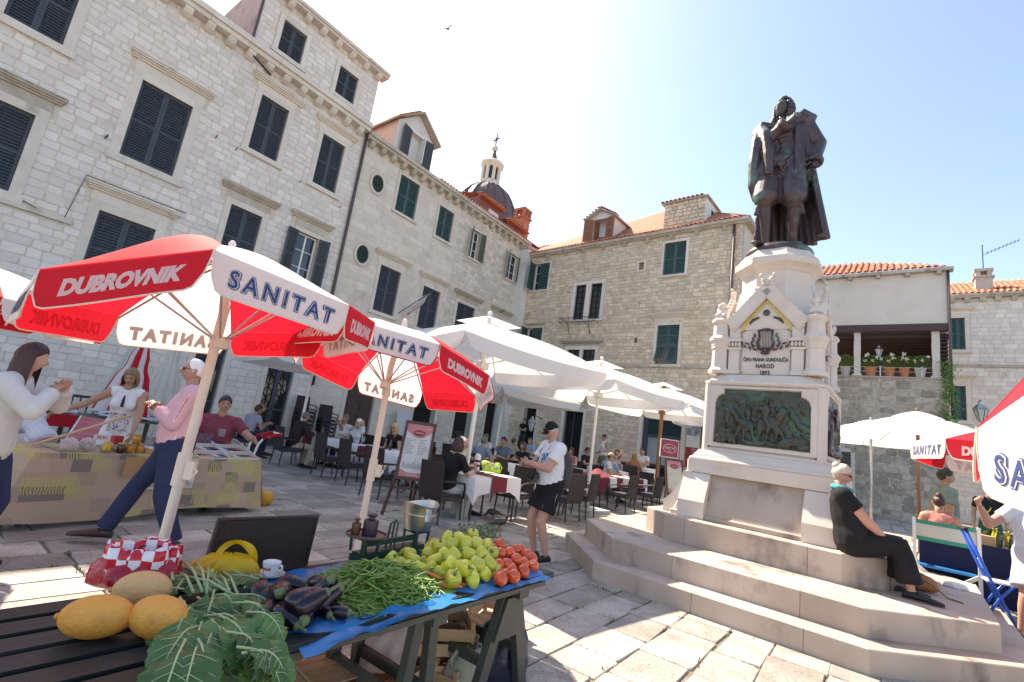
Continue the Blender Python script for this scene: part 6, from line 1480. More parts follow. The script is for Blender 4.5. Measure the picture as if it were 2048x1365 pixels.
# parsley bunch with radishes behind the peppers
HERB = mat('parsley green', (.055,.12,.030), .6, (.10,.17,.05), 20.0, transl=.2)
pb = empty('parsley_bunch', wp(960,1085,TZ), 0, 'tied bunch of parsley with radishes behind the peppers', 'herbs'); bo = pb.location; b = MB(); rad = Vector(LF.r)
for k in range(340):
    p = wp(rb.uniform(905,1000), rb.uniform(1062,1092), TZ+.06)-bo; p.z = .05+rb.uniform(0,.09); a = rb.uniform(0,6.28); u = Vector((math.cos(a), math.sin(a), rb.uniform(-.5,.7)))*rb.uniform(.008,.018); v = u.orthogonal().normalized()*.006
    b.add([p-u, p+v, p+u, p-v], [(0,1,2,3)])
for k in range(30): p = wp(rb.uniform(920,990), rb.uniform(1080,1095), TZ+.02)-bo; b.tube([p, p+Vector((rb.uniform(-.04,.04), rb.uniform(-.02,.04), .09))], .0016, 4)
b.build('leaves', HERB, pb); b = MB()
for px, py in ((985,1098),(978,1090),(990,1088)): b.ball(wp(px, py, TZ+.05)-bo, (.018,.018,.02), 10, 7)
b.build('radishes', mat('radish skin', (.45,.03,.05), .3), pb, smooth=True)
# ---- kitchen scale with weights and steel pan
SCG = mat('dark green cast iron', (.025,.055,.035), .45, (.045,.085,.055), 6.0, stain=((.10,.08,.06), 4.0, .62, .1), metal=.2)
pA_ = wp(722,1128,TZ); pB_ = wp(826,1108,TZ); mid = (pA_+pB_)/2; dv = (pB_-pA_); dl = dv.length; an = math.atan2(dv.y, dv.x)
scq = empty('kitchen_scale', (mid.x, mid.y, TZ), an, 'old green cast iron balance scale standing behind the beans', 'scale'); h = dl/2
b = MB(); b.box2((-h-.05,-.05,.018), (h+.05,.05,.05)); b.box2((-h-.04,-.042,.05), (h+.04,.042,.062))
for sx in (-1, 1):
    for sy in (-1, 1): b.tube([(sx*(h-.02),sy*.045,.0),(sx*(h-.02),sy*.04,.03)], .014, 8)
b.build('base', SCG, scq)
for sx in (-1, 1):
    b = MB(); b.lathe([(.03,.06),(.016,.07),(.016,.125)], 10, c=(sx*h,0,0))
    for k in range(4): a = k*math.pi/2+.78; b.tube([(sx*h,0,.12),(sx*h+.075*math.cos(a),.075*math.sin(a),.140)], .008, 6); b.tube([(sx*h+.07*math.cos(a),.07*math.sin(a),.065),(sx*h+.075*math.cos(a),.075*math.sin(a),.140)], .008, 6)
    b.build('pan_support', SCG, scq)
b = MB(); b.beam((-h,.0,.10), (h,.0,.10), .02, .028); b.tube([(.03,.03,.06),(.03,.03,.19),(.05,.03,.20)], .006, 6); b.tube([(.06,.03,.06),(.06,.03,.19)], .005, 6); b.tube([(-.02,.02,.06),(-.01,.02,.19),(.03,.02,.205)], .007, 6); b.build('beam', SCG, scq)
b = MB(); b.lathe([(.005,.145),(.105,.145),(.112,.152),(.112,.160),(.106,.160),(.104,.151),(.005,.151)], 28, c=(-h,0,0)); b.build('round_plate', mat('worn brown plate', (.13,.085,.075), .5, (.19,.13,.12), 6.0, metal=.4), scq, smooth=True, auto=35)
WEI = mat('bronze weight metal', (.055,.040,.060), .4, (.08,.06,.085), 6.0, metal=.6)
for k, (dx, dy, r, hh, lab) in enumerate(((.0,-.02,.040,.115,'largest dark iron weight standing on the scale plate'), (-.055,.030,.024,.085,'small brown brass weight behind the largest one on the scale plate'), (.045,.035,.028,.098,'middle sized dark weight half hidden on the scale plate'))):
    p = scq.matrix_basis @ Vector((-h+dx, dy, .1515)); b = MB(); b.lathe([(r*.97,0),(r,.003),(r,hh*.66),(r*.96,hh*.70),(r*.45,hh*.76),(r*.40,hh*.84),(r*.70,hh*.90),(r*.72,hh*.95),(r*.5,hh*1.0),(r*.1,hh)], 20); o = b.build('weight', WEI if k != 1 else mat('brown brass weight', (.13,.07,.035), .45, metal=.5), smooth=True, auto=50); o.location = p; tagp(o, lab, 'weight')
STEEL = mat('shiny galvanised bucket', (.60,.57,.50), .36, (.46,.45,.40), 4.0, metal=.95)
p = scq.matrix_basis @ Vector((h, 0, .146)); b = MB()
rim = lambda a, z: 1+(.05*math.sin(a*2+.4) if z > .14 else 0)
n = 32; ring = []
for r, z in ((.078,.0),(.082,.012),(.090,.05),(.098,.088),(.102,.090),(.102,.098),(.099,.100),(.108,.150),(.112,.155)):
    ring.append([(r*math.cos(2*math.pi*i/n), r*math.sin(2*math.pi*i/n), z+(.010*math.cos(2*(2*math.pi*i/n)) if z > .12 else 0)) for i in range(n)])
inn = [[(x*.975, y*.975, z) for x, y, z in ring[-1]], [(x*.96, y*.96, .01) for x, y, z in ring[0]]]
b.loft(ring+inn); o = b.build('steel_pan', STEEL, smooth=True, auto=50); o.location = p; o.rotation_euler = (0,0,an); tagp(o, 'shiny steel bucket pan with wavy rim on the right side of the scale', 'bucket')
b = MB(); an2 = -1.9; b.grid(lambda u, v: (.1035*math.cos(an2-.19+.38*u)*(1+.03*v), .1035*math.sin(an2-.19+.38*u)*(1+.03*v), .065+.075*v), 5, 2); b.build('price_label', mat('printed label', (.35,.36,.38), .4, (.75,.75,.74), 25.0, amt=3.0), o)
# ---- red checked bag, yellow bag, coffee cup
REDP = bpy.data.materials.new('red checked plastic'); REDP.use_nodes = True; t = REDP.node_tree; bs_ = t.nodes['Principled BSDF']; ck = t.nodes.new('ShaderNodeTexChecker'); tc = t.nodes.new('ShaderNodeTexCoord'); ck.inputs['Scale'].default_value = 26; ck.inputs[1].default_value = (.62,.012,.03,1); ck.inputs[2].default_value = (.80,.78,.78,1); t.links.new(tc.outputs['Object'], ck.inputs[0]); t.links.new(ck.outputs[0], bs_.inputs[0]); bs_.inputs['Roughness'].default_value = .25
REDB = mat('red plastic bag', (.55,.010,.025), .25, (.42,.008,.03), 8.0, bump=.6, bs=14, spec=.6, transl=.15)
def bag(name, c, rx, ry, h, m_, label, cat='bag', open_=True, seed=1, rot=0.0, rimm=None, rimh=.05, lean=(0,0)):
    rn = random.Random(seed); n = 48; am = 2.0 if 'clear' in m_.name else 1.0; ph = [rn.uniform(0,6) for _ in range(8)]; rings = []
    root = empty(name, c, rot, label, cat)
    def rr(a, t): return 1+.10*math.sin(2*a+ph[0])+.07*math.sin(5*a+ph[1]+t*3)+am*(.05*math.sin(9*a+ph[2]-t*5)+.035*math.sin(15*a+ph[3]+t*9))*(.3+t)
    P = ((0.0,.30),(.02,.86),(.12,1.02),(.3,1.05),(.5,1.0),(.7,.88),(.85,.74),(1.0,.60 if open_ else .10))
    for t, r in P: rings.append([(rx*r*rr(2*math.pi*i/n, t)*math.cos(2*math.pi*i/n)+lean[0]*t, ry*r*rr(2*math.pi*i/n, t)*math.sin(2*math.pi*i/n)+lean[1]*t, h*t*(1+.06*math.sin(3*2*math.pi*i/n+ph[4])*t)+.001) for i in range(n)])
    b = MB(); b.loft(rings, caps=False); b.add(rings[0], [tuple(range(n))[::-1]]); b.build('bag_body', m_, root, smooth=True)
    if open_ and rimm:
        top = rings[-1]; out_ = []
        for k, (e, dz) in enumerate(((1.0,0),(1.12,.018),(1.30,.022),(1.42,-.005),(1.38,-.035))):
            out_.append([(x*e*(1+.05*math.sin(7*i*2*math.pi/n+k)), y*e*(1+.05*math.sin(6*i*2*math.pi/n+k)), z+dz*rimh/.05+.008*math.sin(i*1.1+k)) for i, (x, y, z) in enumerate(top)])
        q = MB(); q.loft(out_, caps=False); q.build('bag_rim', rimm, root, smooth=True)
        q = MB(); q.loft([top, [(x*.85, y*.85, z-.05) for x, y, z in top], [(x*.3, y*.3, z-.07) for x, y, z in top]], caps=False); q.build('bag_inside', rimm, root, smooth=True)
    return root
p = wp(272,1175,TZ); rbag = bag('carrier_bag', (p.x-.02, p.y+.02, TZ), .155, .105, .125, REDB, 'red and white checked plastic bag slumped behind the melons', rot=LF.a-.35, rimm=REDP, seed=5, rimh=.07)
b = MB(); b.ball((-.03,.0,.10), (.028,.03,.024), 12, 8); b.ball((.035,.02,.10), (.03,.025,.022), 12, 8); b.build('contents', mat('lime green fruit', (.14,.42,.02), .3), rbag, smooth=True)
YEL = mat('yellow plastic bag', (.80,.50,.01), .3, (.86,.60,.03), 5.0, bump=.5, bs=12, transl=.35)
p = wp(452,1152,TZ); yb = bag('carrier_bag', (p.x, p.y, TZ), .12, .075, .095, YEL, 'yellow plastic carrier bag with handle loop next to the coffee cup', rot=LF.a-.6, open_=False, seed=9)
b = MB(); n = 22
def hand_loop(u, v): a = math.pi*u; ro = .095-.032*v; return (.02+ro*math.cos(a)*1.0, .0+.02*math.sin(a*3+v*2)+.006*v, .045+ro*1.2*math.sin(a)+.012*v)
b.grid(hand_loop, n, 4); b.build('handle', YEL, yb, smooth=True)
b = MB(); b.tube([(-.09,.0,.03),(-.125,.01,.035),(-.14,.0,.05)], [.03,.012,.018], 8); b.build('knot', YEL, yb, smooth=True)
PORC = mat('white porcelain', (.80,.78,.75), .15, coat=.5)
p = wp(537,1160,TZ); cup = empty('coffee_cup', (p.x, p.y, TZ+.020), LF.a-1.2, 'white coffee cup with red script standing on its saucer', 'cup')
b = MB(); b.lathe([(.006,.0),(.022,.0),(.024,.004),(.026,.006),(.034,.025),(.039,.050),(.040,.058),(.0385,.058),(.037,.050),(.031,.024),(.020,.010),(.002,.009)], 26); b.build('cup_bowl', PORC, cup, smooth=True, auto=50)
b = MB(); b.tube([(.038,0,.050),(.055,0,.050),(.058,0,.036),(.046,0,.024),(.033,0,.022)], .0045, 8); b.build('handle', PORC, cup, smooth=True)
tm = text_mesh('Franck', .022, bold=.0006, shear=.3)
for v in tm.vertices: a = -1.75+v.co.x/.036; zz = .034+v.co.y; r = .0362+(zz-.034)*.2; v.co = (r*math.cos(a)*1.02, r*math.sin(a)*1.02, zz)
tm.materials.clear(); tm.materials.append(mat('red script', (.50,.03,.04), .4)); link('lettering', tm, cup)
b = MB(); b.lathe([(.002,.0),(.030,.0),(.034,.004),(.058,.014),(.064,.018),(.0635,.0195),(.054,.016),(.030,.007),(.002,.007)], 28); o = b.build('saucer', PORC, smooth=True, auto=60); o.location = (p.x, p.y, TZ+.011); tagp(o, 'white saucer with a teaspoon under the coffee cup', 'saucer')
b = MB(); b.ball((.046,-.018,.022), (.011,.007,.003), 8, 5); b.tube([(.046,-.012,.023),(.052,.02,.026),(.056,.06,.030)], [.003,.002,.003], 6); b.build('teaspoon', STEEL, o, smooth=True); o.rotation_euler = (0,0,LF.a-.5)
# ------------------------------------------------------------------ crates and bags under the table
CRATE = mat('raw poplar crate wood', (.50,.30,.15), .8, (.62,.42,.24), 5.0, bump=.2, bs=25, tint=.14, stretch=(.4,.4,3))
def crate(c, rz, L, W, H, label, flip=False, lid=False):
    root = empty('wooden_crate', c, rz, label, 'crate'); rn = random.Random(int(L*1000+c[0]*37))
    def part(nm, a, b_): q = MB(); q.tv = rn.random(); q.box2(a, b_); q.build(nm, CRATE, root)
    for sx in (-1, 1):
        for sy in (-1, 1): part('post', (sx*(L/2-.012)-.012, sy*(W/2-.012)-.012, .0), (sx*(L/2-.012)+.012, sy*(W/2-.012)+.012, H+(.035 if not flip else 0)))
    nz = 2; sh_ = H/nz*.80
    for k in range(nz):
        z = H/nz*k+.012
        for sy in (-1, 1): part('side_slat', (-L/2, sy*(W/2+.003)-.003, z), (L/2, sy*(W/2+.003)+.003, z+sh_))
        for sx in (-1, 1): part('end_slat', (sx*(L/2+.003)-.003, -W/2, z), (sx*(L/2+.003)+.003, W/2, z+sh_))
    zb = H-.002 if flip else .008; nb = 6
    for k in range(nb): part('bottom_slat', (-L/2+.004, -W/2+W*k/nb+.003, zb), (L/2-.004, -W/2+W*(k+1)/nb-.005, zb+.005+rn.uniform(0,.003)))
    if flip:
        for x in (-L/2+.03, -L*.05, L/2-.03): part('batten', (x-.014, -W/2, zb+.009), (x+.014, W/2, zb+.018))
    return root
def gw(px, py, z=0): p = gp(px, py, z); return (p[0], p[1], .003)
p = gp(612,1345,.26); crate((p[0], p[1], .003), LF.a+R_(-6), .46, .34, .26, 'upturned wooden crate with its slatted bottom on top under the table', flip=True)
p = gp(775,1325,.20); c1 = crate((p[0], p[1], .003), LF.a+R_(12), .52, .34, .20, 'open wooden crate stuffed with clear plastic bags below the bean heap')
p = gp(905,1335,.10); c2 = crate((p[0], p[1], .003), LF.a+R_(10), .34, .26, .13, 'small wooden crate holding a few tomatoes beside the clear bag')
p2 = Vector((p[0], p[1], 0))
for k in range(7):
    o = link('tomato', tme); o.location = p2+Vector(LF.r)*rb.uniform(-.11,.11)+Vector(LF.i)*rb.uniform(-.07,.07)+Vector((0,0,.055+.02*(k % 2))); o.scale = (1.1,)*3; tagp(o, 'red tomato lying in the small crate under the table', 'tomato', 'tomatoes in the small crate'); link('calyx', cal, o)
p = gp(868,1245,.33); crate((p[0], p[1], .003), LF.a+R_(-35), .40, .30, .16, 'lower wooden crate of the stack behind the trestle legs'); crate((p[0]+.02, p[1], .20), LF.a+R_(-38), .40, .30, .16, 'upper wooden crate of the stack behind the trestle legs')
p = gp(965,1225,.25); crate((p[0]+.1, p[1]+.25, .003), LF.a+R_(20), .40, .30, .22, 'pale crate lying behind the dark bag in the sun')
CLEAR = mat('clear crinkled plastic', (.86,.82,.82), .15, (.76,.70,.70), 8.0, bump=1.0, bs=14, transl=.55, alpha=.7, spec=.8)
p = gp(790,1285,.26); bag('clear_bag', (p[0], p[1], .16), .20, .13, .24, CLEAR, 'big crinkled clear plastic bags stuffed into the open crate', open_=False, seed=14, rot=LF.a)
p = gp(925,1345,.12); wb = bag('carrier_bag', (p[0], p[1]+.0, .003), .12, .085, .24, mat('thin white carrier bag', (.74,.76,.70), .25, (.66,.70,.58), 5.0, bump=.8, bs=12, transl=.5, alpha=.72), 'thin white carrier bag full of peppers and parsley under the table', open_=True, seed=17, rot=LF.a, rimm=CLEAR)
b = MB(); 
for k in range(10): b.ball((rb.uniform(-.07,.07), rb.uniform(-.05,.05), .04+.018*k), (.036,.036,.04), 10, 7)
b.build('peppers_inside', PEP, wb, smooth=True); b = MB()
for k in range(260):
    q = Vector((rb.gauss(0,.05), rb.gauss(0,.035), .235+rb.uniform(0,.05))); a = rb.uniform(0,6.28); u = Vector((math.cos(a), math.sin(a), rb.uniform(-.4,.8)))*rb.uniform(.008,.016); v = u.orthogonal().normalized()*.006; b.add([q-u, q+v, q+u, q-v], [(0,1,2,3)])
b.build('parsley_top', HERB, wb)
b = MB(); b.tube([(-.08,-.02,.22),(-.12,-.03,.27),(-.13,-.01,.22),(-.10,.0,.17)], [.012,.010,.010,.012], 8, flat=(0,1,0)); b.build('handle', CLEAR, wb, smooth=True)
p = gp(1005,1310,.2); bag('refuse_bag', (p[0], p[1]+.15, .003), .17, .15, .36, mat('dark blue refuse plastic', (.018,.020,.045), .3, (.035,.036,.07), 5.0, bump=.8, bs=11, spec=.6), 'dark blue refuse bag standing behind the trestle leg', open_=False, seed=23)
b = MB(); b.lathe([(.02,0),(.05,.004),(.055,.02),(.054,.025),(.045,.022),(.01,.012)], 16); o = b.build('blue_bowl', BLUE, smooth=True); p = gp(760,1362,.2); o.location = (p[0], p[1], .004); tagp(o, 'small blue plastic dish on the ground before the open crate', 'dish')
# ------------------------------------------------------------------ cafe furniture
WICK = mat('dark brown wicker', (.034,.023,.021), .55, (.075,.052,.046), 3.0)
_t = WICK.node_tree; _w1 = _t.nodes.new('ShaderNodeTexWave'); _w1.inputs['Scale'].default_value = 38; _w1.bands_direction = 'Z'; _w2 = _t.nodes.new('ShaderNodeTexWave'); _w2.inputs['Scale'].default_value = 30; _w2.bands_direction = 'X'
_tc = _t.nodes.new('ShaderNodeTexCoord'); _mm = _t.nodes.new('ShaderNodeMath'); _mm.operation = 'MULTIPLY'; _bp = _t.nodes.new('ShaderNodeBump'); _bp.inputs['Strength'].default_value = .8; _bp.inputs['Distance'].default_value = .01
for _w in (_w1, _w2): _t.links.new(_tc.outputs['Object'], _w.inputs[0])
_t.links.new(_w1.outputs[1], _mm.inputs[0]); _t.links.new(_w2.outputs[1], _mm.inputs[1]); _t.links.new(_mm.outputs[0], _bp.inputs['Height']); _t.links.new(_mm.outputs[0], [n_ for n_ in _t.nodes if n_.type == 'MIX'][0].inputs[0]); _t.links.new(_bp.outputs[0], _t.nodes['Principled BSDF'].inputs['Normal'])
CHLEG = mat('dark grey chair leg', (.030,.030,.034), .45); CUSH = mat('navy seat cushion', (.03,.032,.06), .8)
def make_chair(label):
    r = empty('wicker_chair', (0,0,0), 0, label, 'chair', 'dark wicker chairs of the cafe')
    b = MB(); b.grid(lambda u, v: ((u-.5)*(.47-.02*v), .235+.06*v+.03*(1-(2*u-1)**2)*.6, .40+.52*v), 8, 8); b.grid(lambda u, v: ((.5-u)*(.47-.02*v), .262+.06*v+.03*(1-(2*u-1)**2)*.6, .40+.52*v), 8, 8)
    b.tube([(-.235,.25,.40),(-.225,.31,.92),(.225,.31,.92),(.235,.25,.40)], .017, 8); b.build('backrest', WICK, r, smooth=True, auto=40)
    b = MB(); b.box2((-.24,-.24,.37), (.24,.25,.43)); b.build('seat', WICK, r); b = MB(); b.box2((-.21,-.22,.43), (.21,.20,.465)); b.build('cushion', CUSH, r)
    for sx in (-1, 1):
        a = MB(); a.tube([(sx*.245,.26,.66),(sx*.265,.0,.655),(sx*.262,-.20,.63),(sx*.25,-.235,.55),(sx*.245,-.235,.40)], .018, 8); a.build('armrest', WICK, r, smooth=True)
        for sy, y in ((-1,-.22), (1,.23)):
            l = MB(); l.tube([(sx*.222,y,.40),(sx*.232,y+sy*.03,.03)], [.018,.014], 8); o = l.build('leg', CHLEG, r); f = MB(); f.tube([(sx*.232,y+sy*.03,.03),(sx*.233,y+sy*.032,.0)], .0155, 8); f.build('foot_cap', METAL, o)
    return r
proto = make_chair('dark wicker armchair'); used = [False]
def chair(s_, y_, rot, label, px=None):
    """s_, y_ in the left house's frame, rot: 0 = facing the camera side (-y of that frame)"""
    global proto
    o = proto if not used[0] else copy_tree(proto); used[0] = True
    w_ = LF.w(s_, y_, 0); o.location = (w_[0], w_[1], ground_z(w_[0], w_[1])); o.rotation_euler = (0,0,LF.a+R_(rot)); o['label'] = label; return o
WHT = mat('white table linen', (.76,.75,.74), .85, (.68,.67,.67), 3.0, bump=.15, bs=8); MAR = mat('maroon table linen', (.20,.018,.035), .85, (.15,.014,.028), 4.0, bump=.15, bs=8)
TLEG = mat('dark table leg', (.028,.026,.028), .5)
def table(s_, y_, L, W, label, rot=0.0, runner='s', H=.75, white=True):
    w_ = LF.w(s_, y_, 0); r = empty('cafe_table', (w_[0], w_[1], ground_z(w_[0], w_[1])), LF.a+R_(rot), label, 'table', 'laid tables of the cafe')
    b = MB(); b.box2((-L/2,-W/2,H-.03), (L/2,W/2,H)); b.build('tabletop', TLEG, r)
    for sx in (-1, 1):
        for sy in (-1, 1): l = MB(); l.tube([(sx*(L/2-.05),sy*(W/2-.05),H-.03),(sx*(L/2-.05),sy*(W/2-.05),0)], .018, 8); l.build('leg', TLEG, r)
    def drape(hx, hy, z, d, m_, nm, seed):
        rn = random.Random(seed); n = 36; per = []
        for i in range(n):
            t = i/n*4; k = int(t); f = t-k; C_ = [(-hx,-hy),(hx,-hy),(hx,hy),(-hx,hy)]; a, c = C_[k], C_[(k+1) % 4]; per.append((a[0]+(c[0]-a[0])*f, a[1]+(c[1]-a[1])*f, abs(f-.5)*2))
        top = [(x, y, z) for x, y, q in per]; e1 = [(x*1.012, y*1.012, z-.012) for x, y, q in per]
        low = [(x*(1.02+.05*q*math.sin(i*1.7)), y*(1.02+.05*q*math.cos(i*1.3)), z-d*(1+.75*q**5)+.012*math.sin(i*2.1)) for i, (x, y, q) in enumerate(per)]
        m2 = [tuple((Vector(a)+Vector(b_))/2) for a, b_ in zip(e1, low)]
        q = MB(); q.add(top, [tuple(range(n))]); q.loft([top, e1, m2, low], caps=False); return q.build(nm, m_, r, smooth=True, auto=50)
    drape(L/2+.006, W/2+.006, H+.004, .24, WHT if white else MAR, 'tablecloth', int(s_*10))
    b = MB(); rw = .42; d = .23
    if runner == 's': pts = [(-L/2-.03,H-d),(-L/2-.016,H+.009),(L/2+.016,H+.009),(L/2+.03,H-d)]; b.grid(lambda u, v: (*((pts[int(min(u*3,2.999))][0]+(pts[int(min(u*3,2.999))+1][0]-pts[int(min(u*3,2.999))][0])*(u*3-int(min(u*3,2.999)))), (v-.5)*rw), pts[int(min(u*3,2.999))][1]+(pts[int(min(u*3,2.999))+1][1]-pts[int(min(u*3,2.999))][1])*(u*3-int(min(u*3,2.999)))), 18, 3)
    else: pts = [(-W/2-.03,H-d),(-W/2-.016,H+.009),(W/2+.016,H+.009),(W/2+.03,H-d)]; b.grid(lambda u, v: ((v-.5)*rw, pts[int(min(u*3,2.999))][0]+(pts[int(min(u*3,2.999))+1][0]-pts[int(min(u*3,2.999))][0])*(u*3-int(min(u*3,2.999))), pts[int(min(u*3,2.999))][1]+(pts[int(min(u*3,2.999))+1][1]-pts[int(min(u*3,2.999))][1])*(u*3-int(min(u*3,2.999)))), 18, 3)
    b.build('runner', MAR if white else WHT, r, smooth=False)
    return r
table(6.62, -10.62, 1.22, .78, 'table with white cloth and maroon runner in front of the photographer', runner='y')
table(7.35, -4.6, .8, 1.1, 'laid table where the man in the dark jacket sits', runner='s'); table(7.35, -6.9, .8, 1.5, 'long laid table in front of the blonde woman in black', runner='s'); table(6.95, -8.75, .8, .8, 'laid table just behind the menu easel', runner='s')
table(10.2, -8.0, .8, 1.2, 'laid table of the couple drinking', runner='s'); table(9.7, -5.0, .8, 1.2, 'empty laid table near the carved brown door'); table(8.9, -10.4, 1.2, .78, 'laid table directly behind the photographer', runner='y')
table(11.9, -10.25, 1.2, .8, 'table topped with a heaped maroon cloth', runner='y', white=False); table(13.4, -10.4, 1.0, .78, 'small table with hanging white cloth at the outer corner of the cafe', runner='y')
table(13.2, -8.4, .8, 1.2, 'laid table of the man in navy'); table(15.2, -9.0, .8, 1.2, 'laid table of the long haired girl'); table(12.2, -5.5, .8, 1.2, 'laid table under the cream parasol'); table(15.0, -5.6, .8, 1.2, 'laid table in front of the stone back house'); table(16.6, -9.4, .8, 1.0, 'laid table by the red sign')
# heaped maroon cloth
b = MB(); b.grid(lambda u, v: ((u-.5)*1.0, (v-.5)*.7, .765+.14*math.exp(-((u-.5)*3.2)**2-((v-.5)*3)**2)*(1+.3*math.sin(u*9)*math.sin(v*7))), 16, 12); o = b.build('folded_cloth', MAR, smooth=True); w_ = LF.w(11.9, -10.25, 0); o.location = (w_[0], w_[1], ground_z(w_[0], w_[1])); o.rotation_euler = (0,0,LF.a); tag(o, 'pale maroon tablecloth heaped on the bare table', 'cloth')
E_, N_, W_, S_ = 90, 180, -90, 0       # facing: E = along the house to the right, N = to the house, S = to the camera
for s_, y_, rot, lab in ((5.72,-10.62,E_,'dark wicker chair occupied by the woman in the black lace top'), (6.75,-9.75,S_,'dark wicker chair of the white haired woman facing the market'), (7.55,-10.70,W_,'dark wicker chair facing the woman in the black lace top'), (6.30,-4.95,E_,'dark wicker chair under the man in the dark jacket'), (6.45,-6.45,E_,'dark wicker chair with its back to the stall opposite the blonde woman'), (6.45,-7.35,E_,'dark wicker chair pushed to the near end of the long table'), (6.05,-8.75,E_,'dark wicker chair beside the menu easel'), (7.85,-8.75,W_,'dark wicker chair behind the menu easel table'),
    (8.25,-6.4,W_,'dark wicker chair of the blonde woman in black'), (8.25,-7.3,W_,'dark wicker chair of the woman in orange'), (8.25,-4.3,W_,'dark wicker chair of the man in the white shirt'), (8.25,-4.95,W_,'dark wicker chair of the white haired woman'), (5.9,-3.4,E_,'dark wicker chair of the person in grey'),
    (8.5,-11.2,N_,'dark wicker chair right behind the photographer'), (9.35,-11.1,N_,'dark wicker chair beyond the one right behind the photographer'), (8.6,-9.8,S_,'dark wicker chair tucked under the table behind the photographer'), (11.6,-11.05,N_,'dark wicker chair standing before the heaped maroon cloth'), (10.5,-10.4,E_,'dark wicker chair at the left end of the heaped cloth table'), (13.1,-11.15,N_,'dark wicker chair at the outer corner table'), (14.35,-10.5,W_,'dark wicker chair at the far end of the outer corner table'),
    (9.3,-8.2,E_,'dark wicker chair of the grey haired man'), (11.1,-7.7,W_,'dark wicker chair of the drinking man'), (11.1,-8.4,W_,'dark wicker chair of the drinking woman'), (9.0,-5.2,E_,'empty dark wicker chair by the empty laid table'), (10.5,-5.0,W_,'empty dark wicker chair backing to the carved door'),
    (12.35,-8.7,E_,'dark wicker chair of the man in navy'), (14.1,-8.2,W_,'dark wicker chair opposite the man in navy'), (14.35,-9.3,E_,'dark wicker chair of the man in light blue'), (16.05,-8.9,W_,'dark wicker chair of the long haired girl'), (13.6,-9.6,S_,'dark wicker chair of the bearded man in the cap'), (15.7,-9.6,E_,'dark wicker chair of the blond woman by the sign'), (11.3,-5.6,E_,'dark wicker chair under the cream parasol'), (13.0,-5.5,W_,'dark wicker chair opposite under the cream parasol'), (14.2,-5.6,E_,'dark wicker chair before the back house'), (15.8,-5.4,W_,'dark wicker chair by the back house door')):
    chair(s_, y_, rot+random.uniform(-7,7), lab)
# chair close to the camera, behind the market table
p = gp(505,1008,.92); o = copy_tree(proto); o.location = (p[0]-.01, p[1]-.05, 0); o.rotation_euler = (0,0,LF.a+R_(176)); o.scale = (1.06,1.06,1.0); o['label'] = 'dark wicker chair standing just behind the market table with the coffee cup'; NEAR_CHAIR = o
# stacks of chairs against the wall
for k in range(7):
    o = copy_tree(proto); w_ = LF.w(9.0, -.75, 0); o.location = (w_[0], w_[1], .14*k); o.rotation_euler = (0,0,LF.a+R_(4*math.sin(k))); o['label'] = 'dark wicker chair in the tall stack left of the carved brown door'
for k in range(6):
    o = copy_tree(proto); w_ = LF.w(9.85, -.8, 0); o.location = (w_[0], w_[1], .13*k); o.rotation_euler = (R_(0),0,LF.a+R_(-8+3*math.sin(k*2))); o['label'] = 'dark wicker chair in the lower stack next to the carved brown door'
# glasses, bottles and condiments on the tables
GLS = mat('drinking glass', (.85,.88,.88), .05, trans=.9, alpha=.55); OILG = mat('yellow oil bottle', (.55,.42,.02), .12, coat=.5); DKG = mat('dark bottle glass', (.02,.025,.015), .1, coat=.5); CERW = PORC
def bottle(s_, y_, kind, label, z=.76):
    w_ = LF.w(s_, y_, 0); b = MB(); k = kind
    if k == 'glass': b.lathe([(.028,0),(.030,.003),(.005,.008),(.004,.07),(.018,.085),(.032,.12),(.034,.16),(.029,.19),(.0275,.19),(.032,.155),(.030,.122),(.016,.09),(.002,.085)], 14); m_ = GLS; nm = 'wine_glass'; c = 'glass'
    elif k == 'tumbler': b.lathe([(.028,0),(.031,.01),(.034,.10),(.0325,.10),(.029,.012),(.002,.010)], 14); m_ = GLS; nm = 'tumbler'; c = 'glass'
    elif k == 'cup': b.lathe([(.02,0),(.024,.004),(.036,.04),(.038,.05),(.036,.05),(.022,.008),(.002,.007)], 14); m_ = CERW; nm = 'cup'; c = 'cup'
    else: b.lathe([(.028,0),(.030,.004),(.030,.11),(.024,.14),(.011,.165),(.010,.21),(.013,.212),(.013,.222),(.004,.223)], 14); m_ = OILG if k == 'oil' else DKG; nm = 'bottle'; c = 'bottle'
    o = b.build(nm, m_, smooth=True, auto=50); o.location = (w_[0], w_[1], ground_z(w_[0], w_[1])+z+.004); tag(o, label, c)
for i, (s_, y_, where) in enumerate(((7.35,-4.6,'by the man in the dark jacket'), (7.3,-6.3,'beside the blonde woman in black'), (7.3,-7.4,'at the near end of the long table'), (6.95,-8.75,'behind the menu easel'), (10.2,-8.0,'of the drinking couple'), (9.7,-5.0,'near the carved door'), (8.9,-10.4,'behind the photographer'), (13.2,-8.4,'of the man in navy'), (15.2,-9.0,'of the long haired girl'), (12.2,-5.5,'under the cream parasol'), (15.0,-5.6,'before the back house'))):
    bottle(s_+.05, y_+.12, 'oil', 'yellow olive oil bottle on the table '+where); bottle(s_+.0, y_+.05, 'dark', 'dark vinegar bottle on the table '+where); bottle(s_-.12, y_-.22, 'glass' if i % 2 else 'cup', ('stemmed glass' if i % 2 else 'white cup')+' on the table '+where)
bottle(6.75, -10.70, 'glass', 'wine glass on the white and maroon table before the photographer'); bottle(6.35, -10.45, 'oil', 'yellow oil bottle in front of the woman in the black lace top'); bottle(6.42, -10.38, 'dark', 'dark bottle in front of the woman in the black lace top')
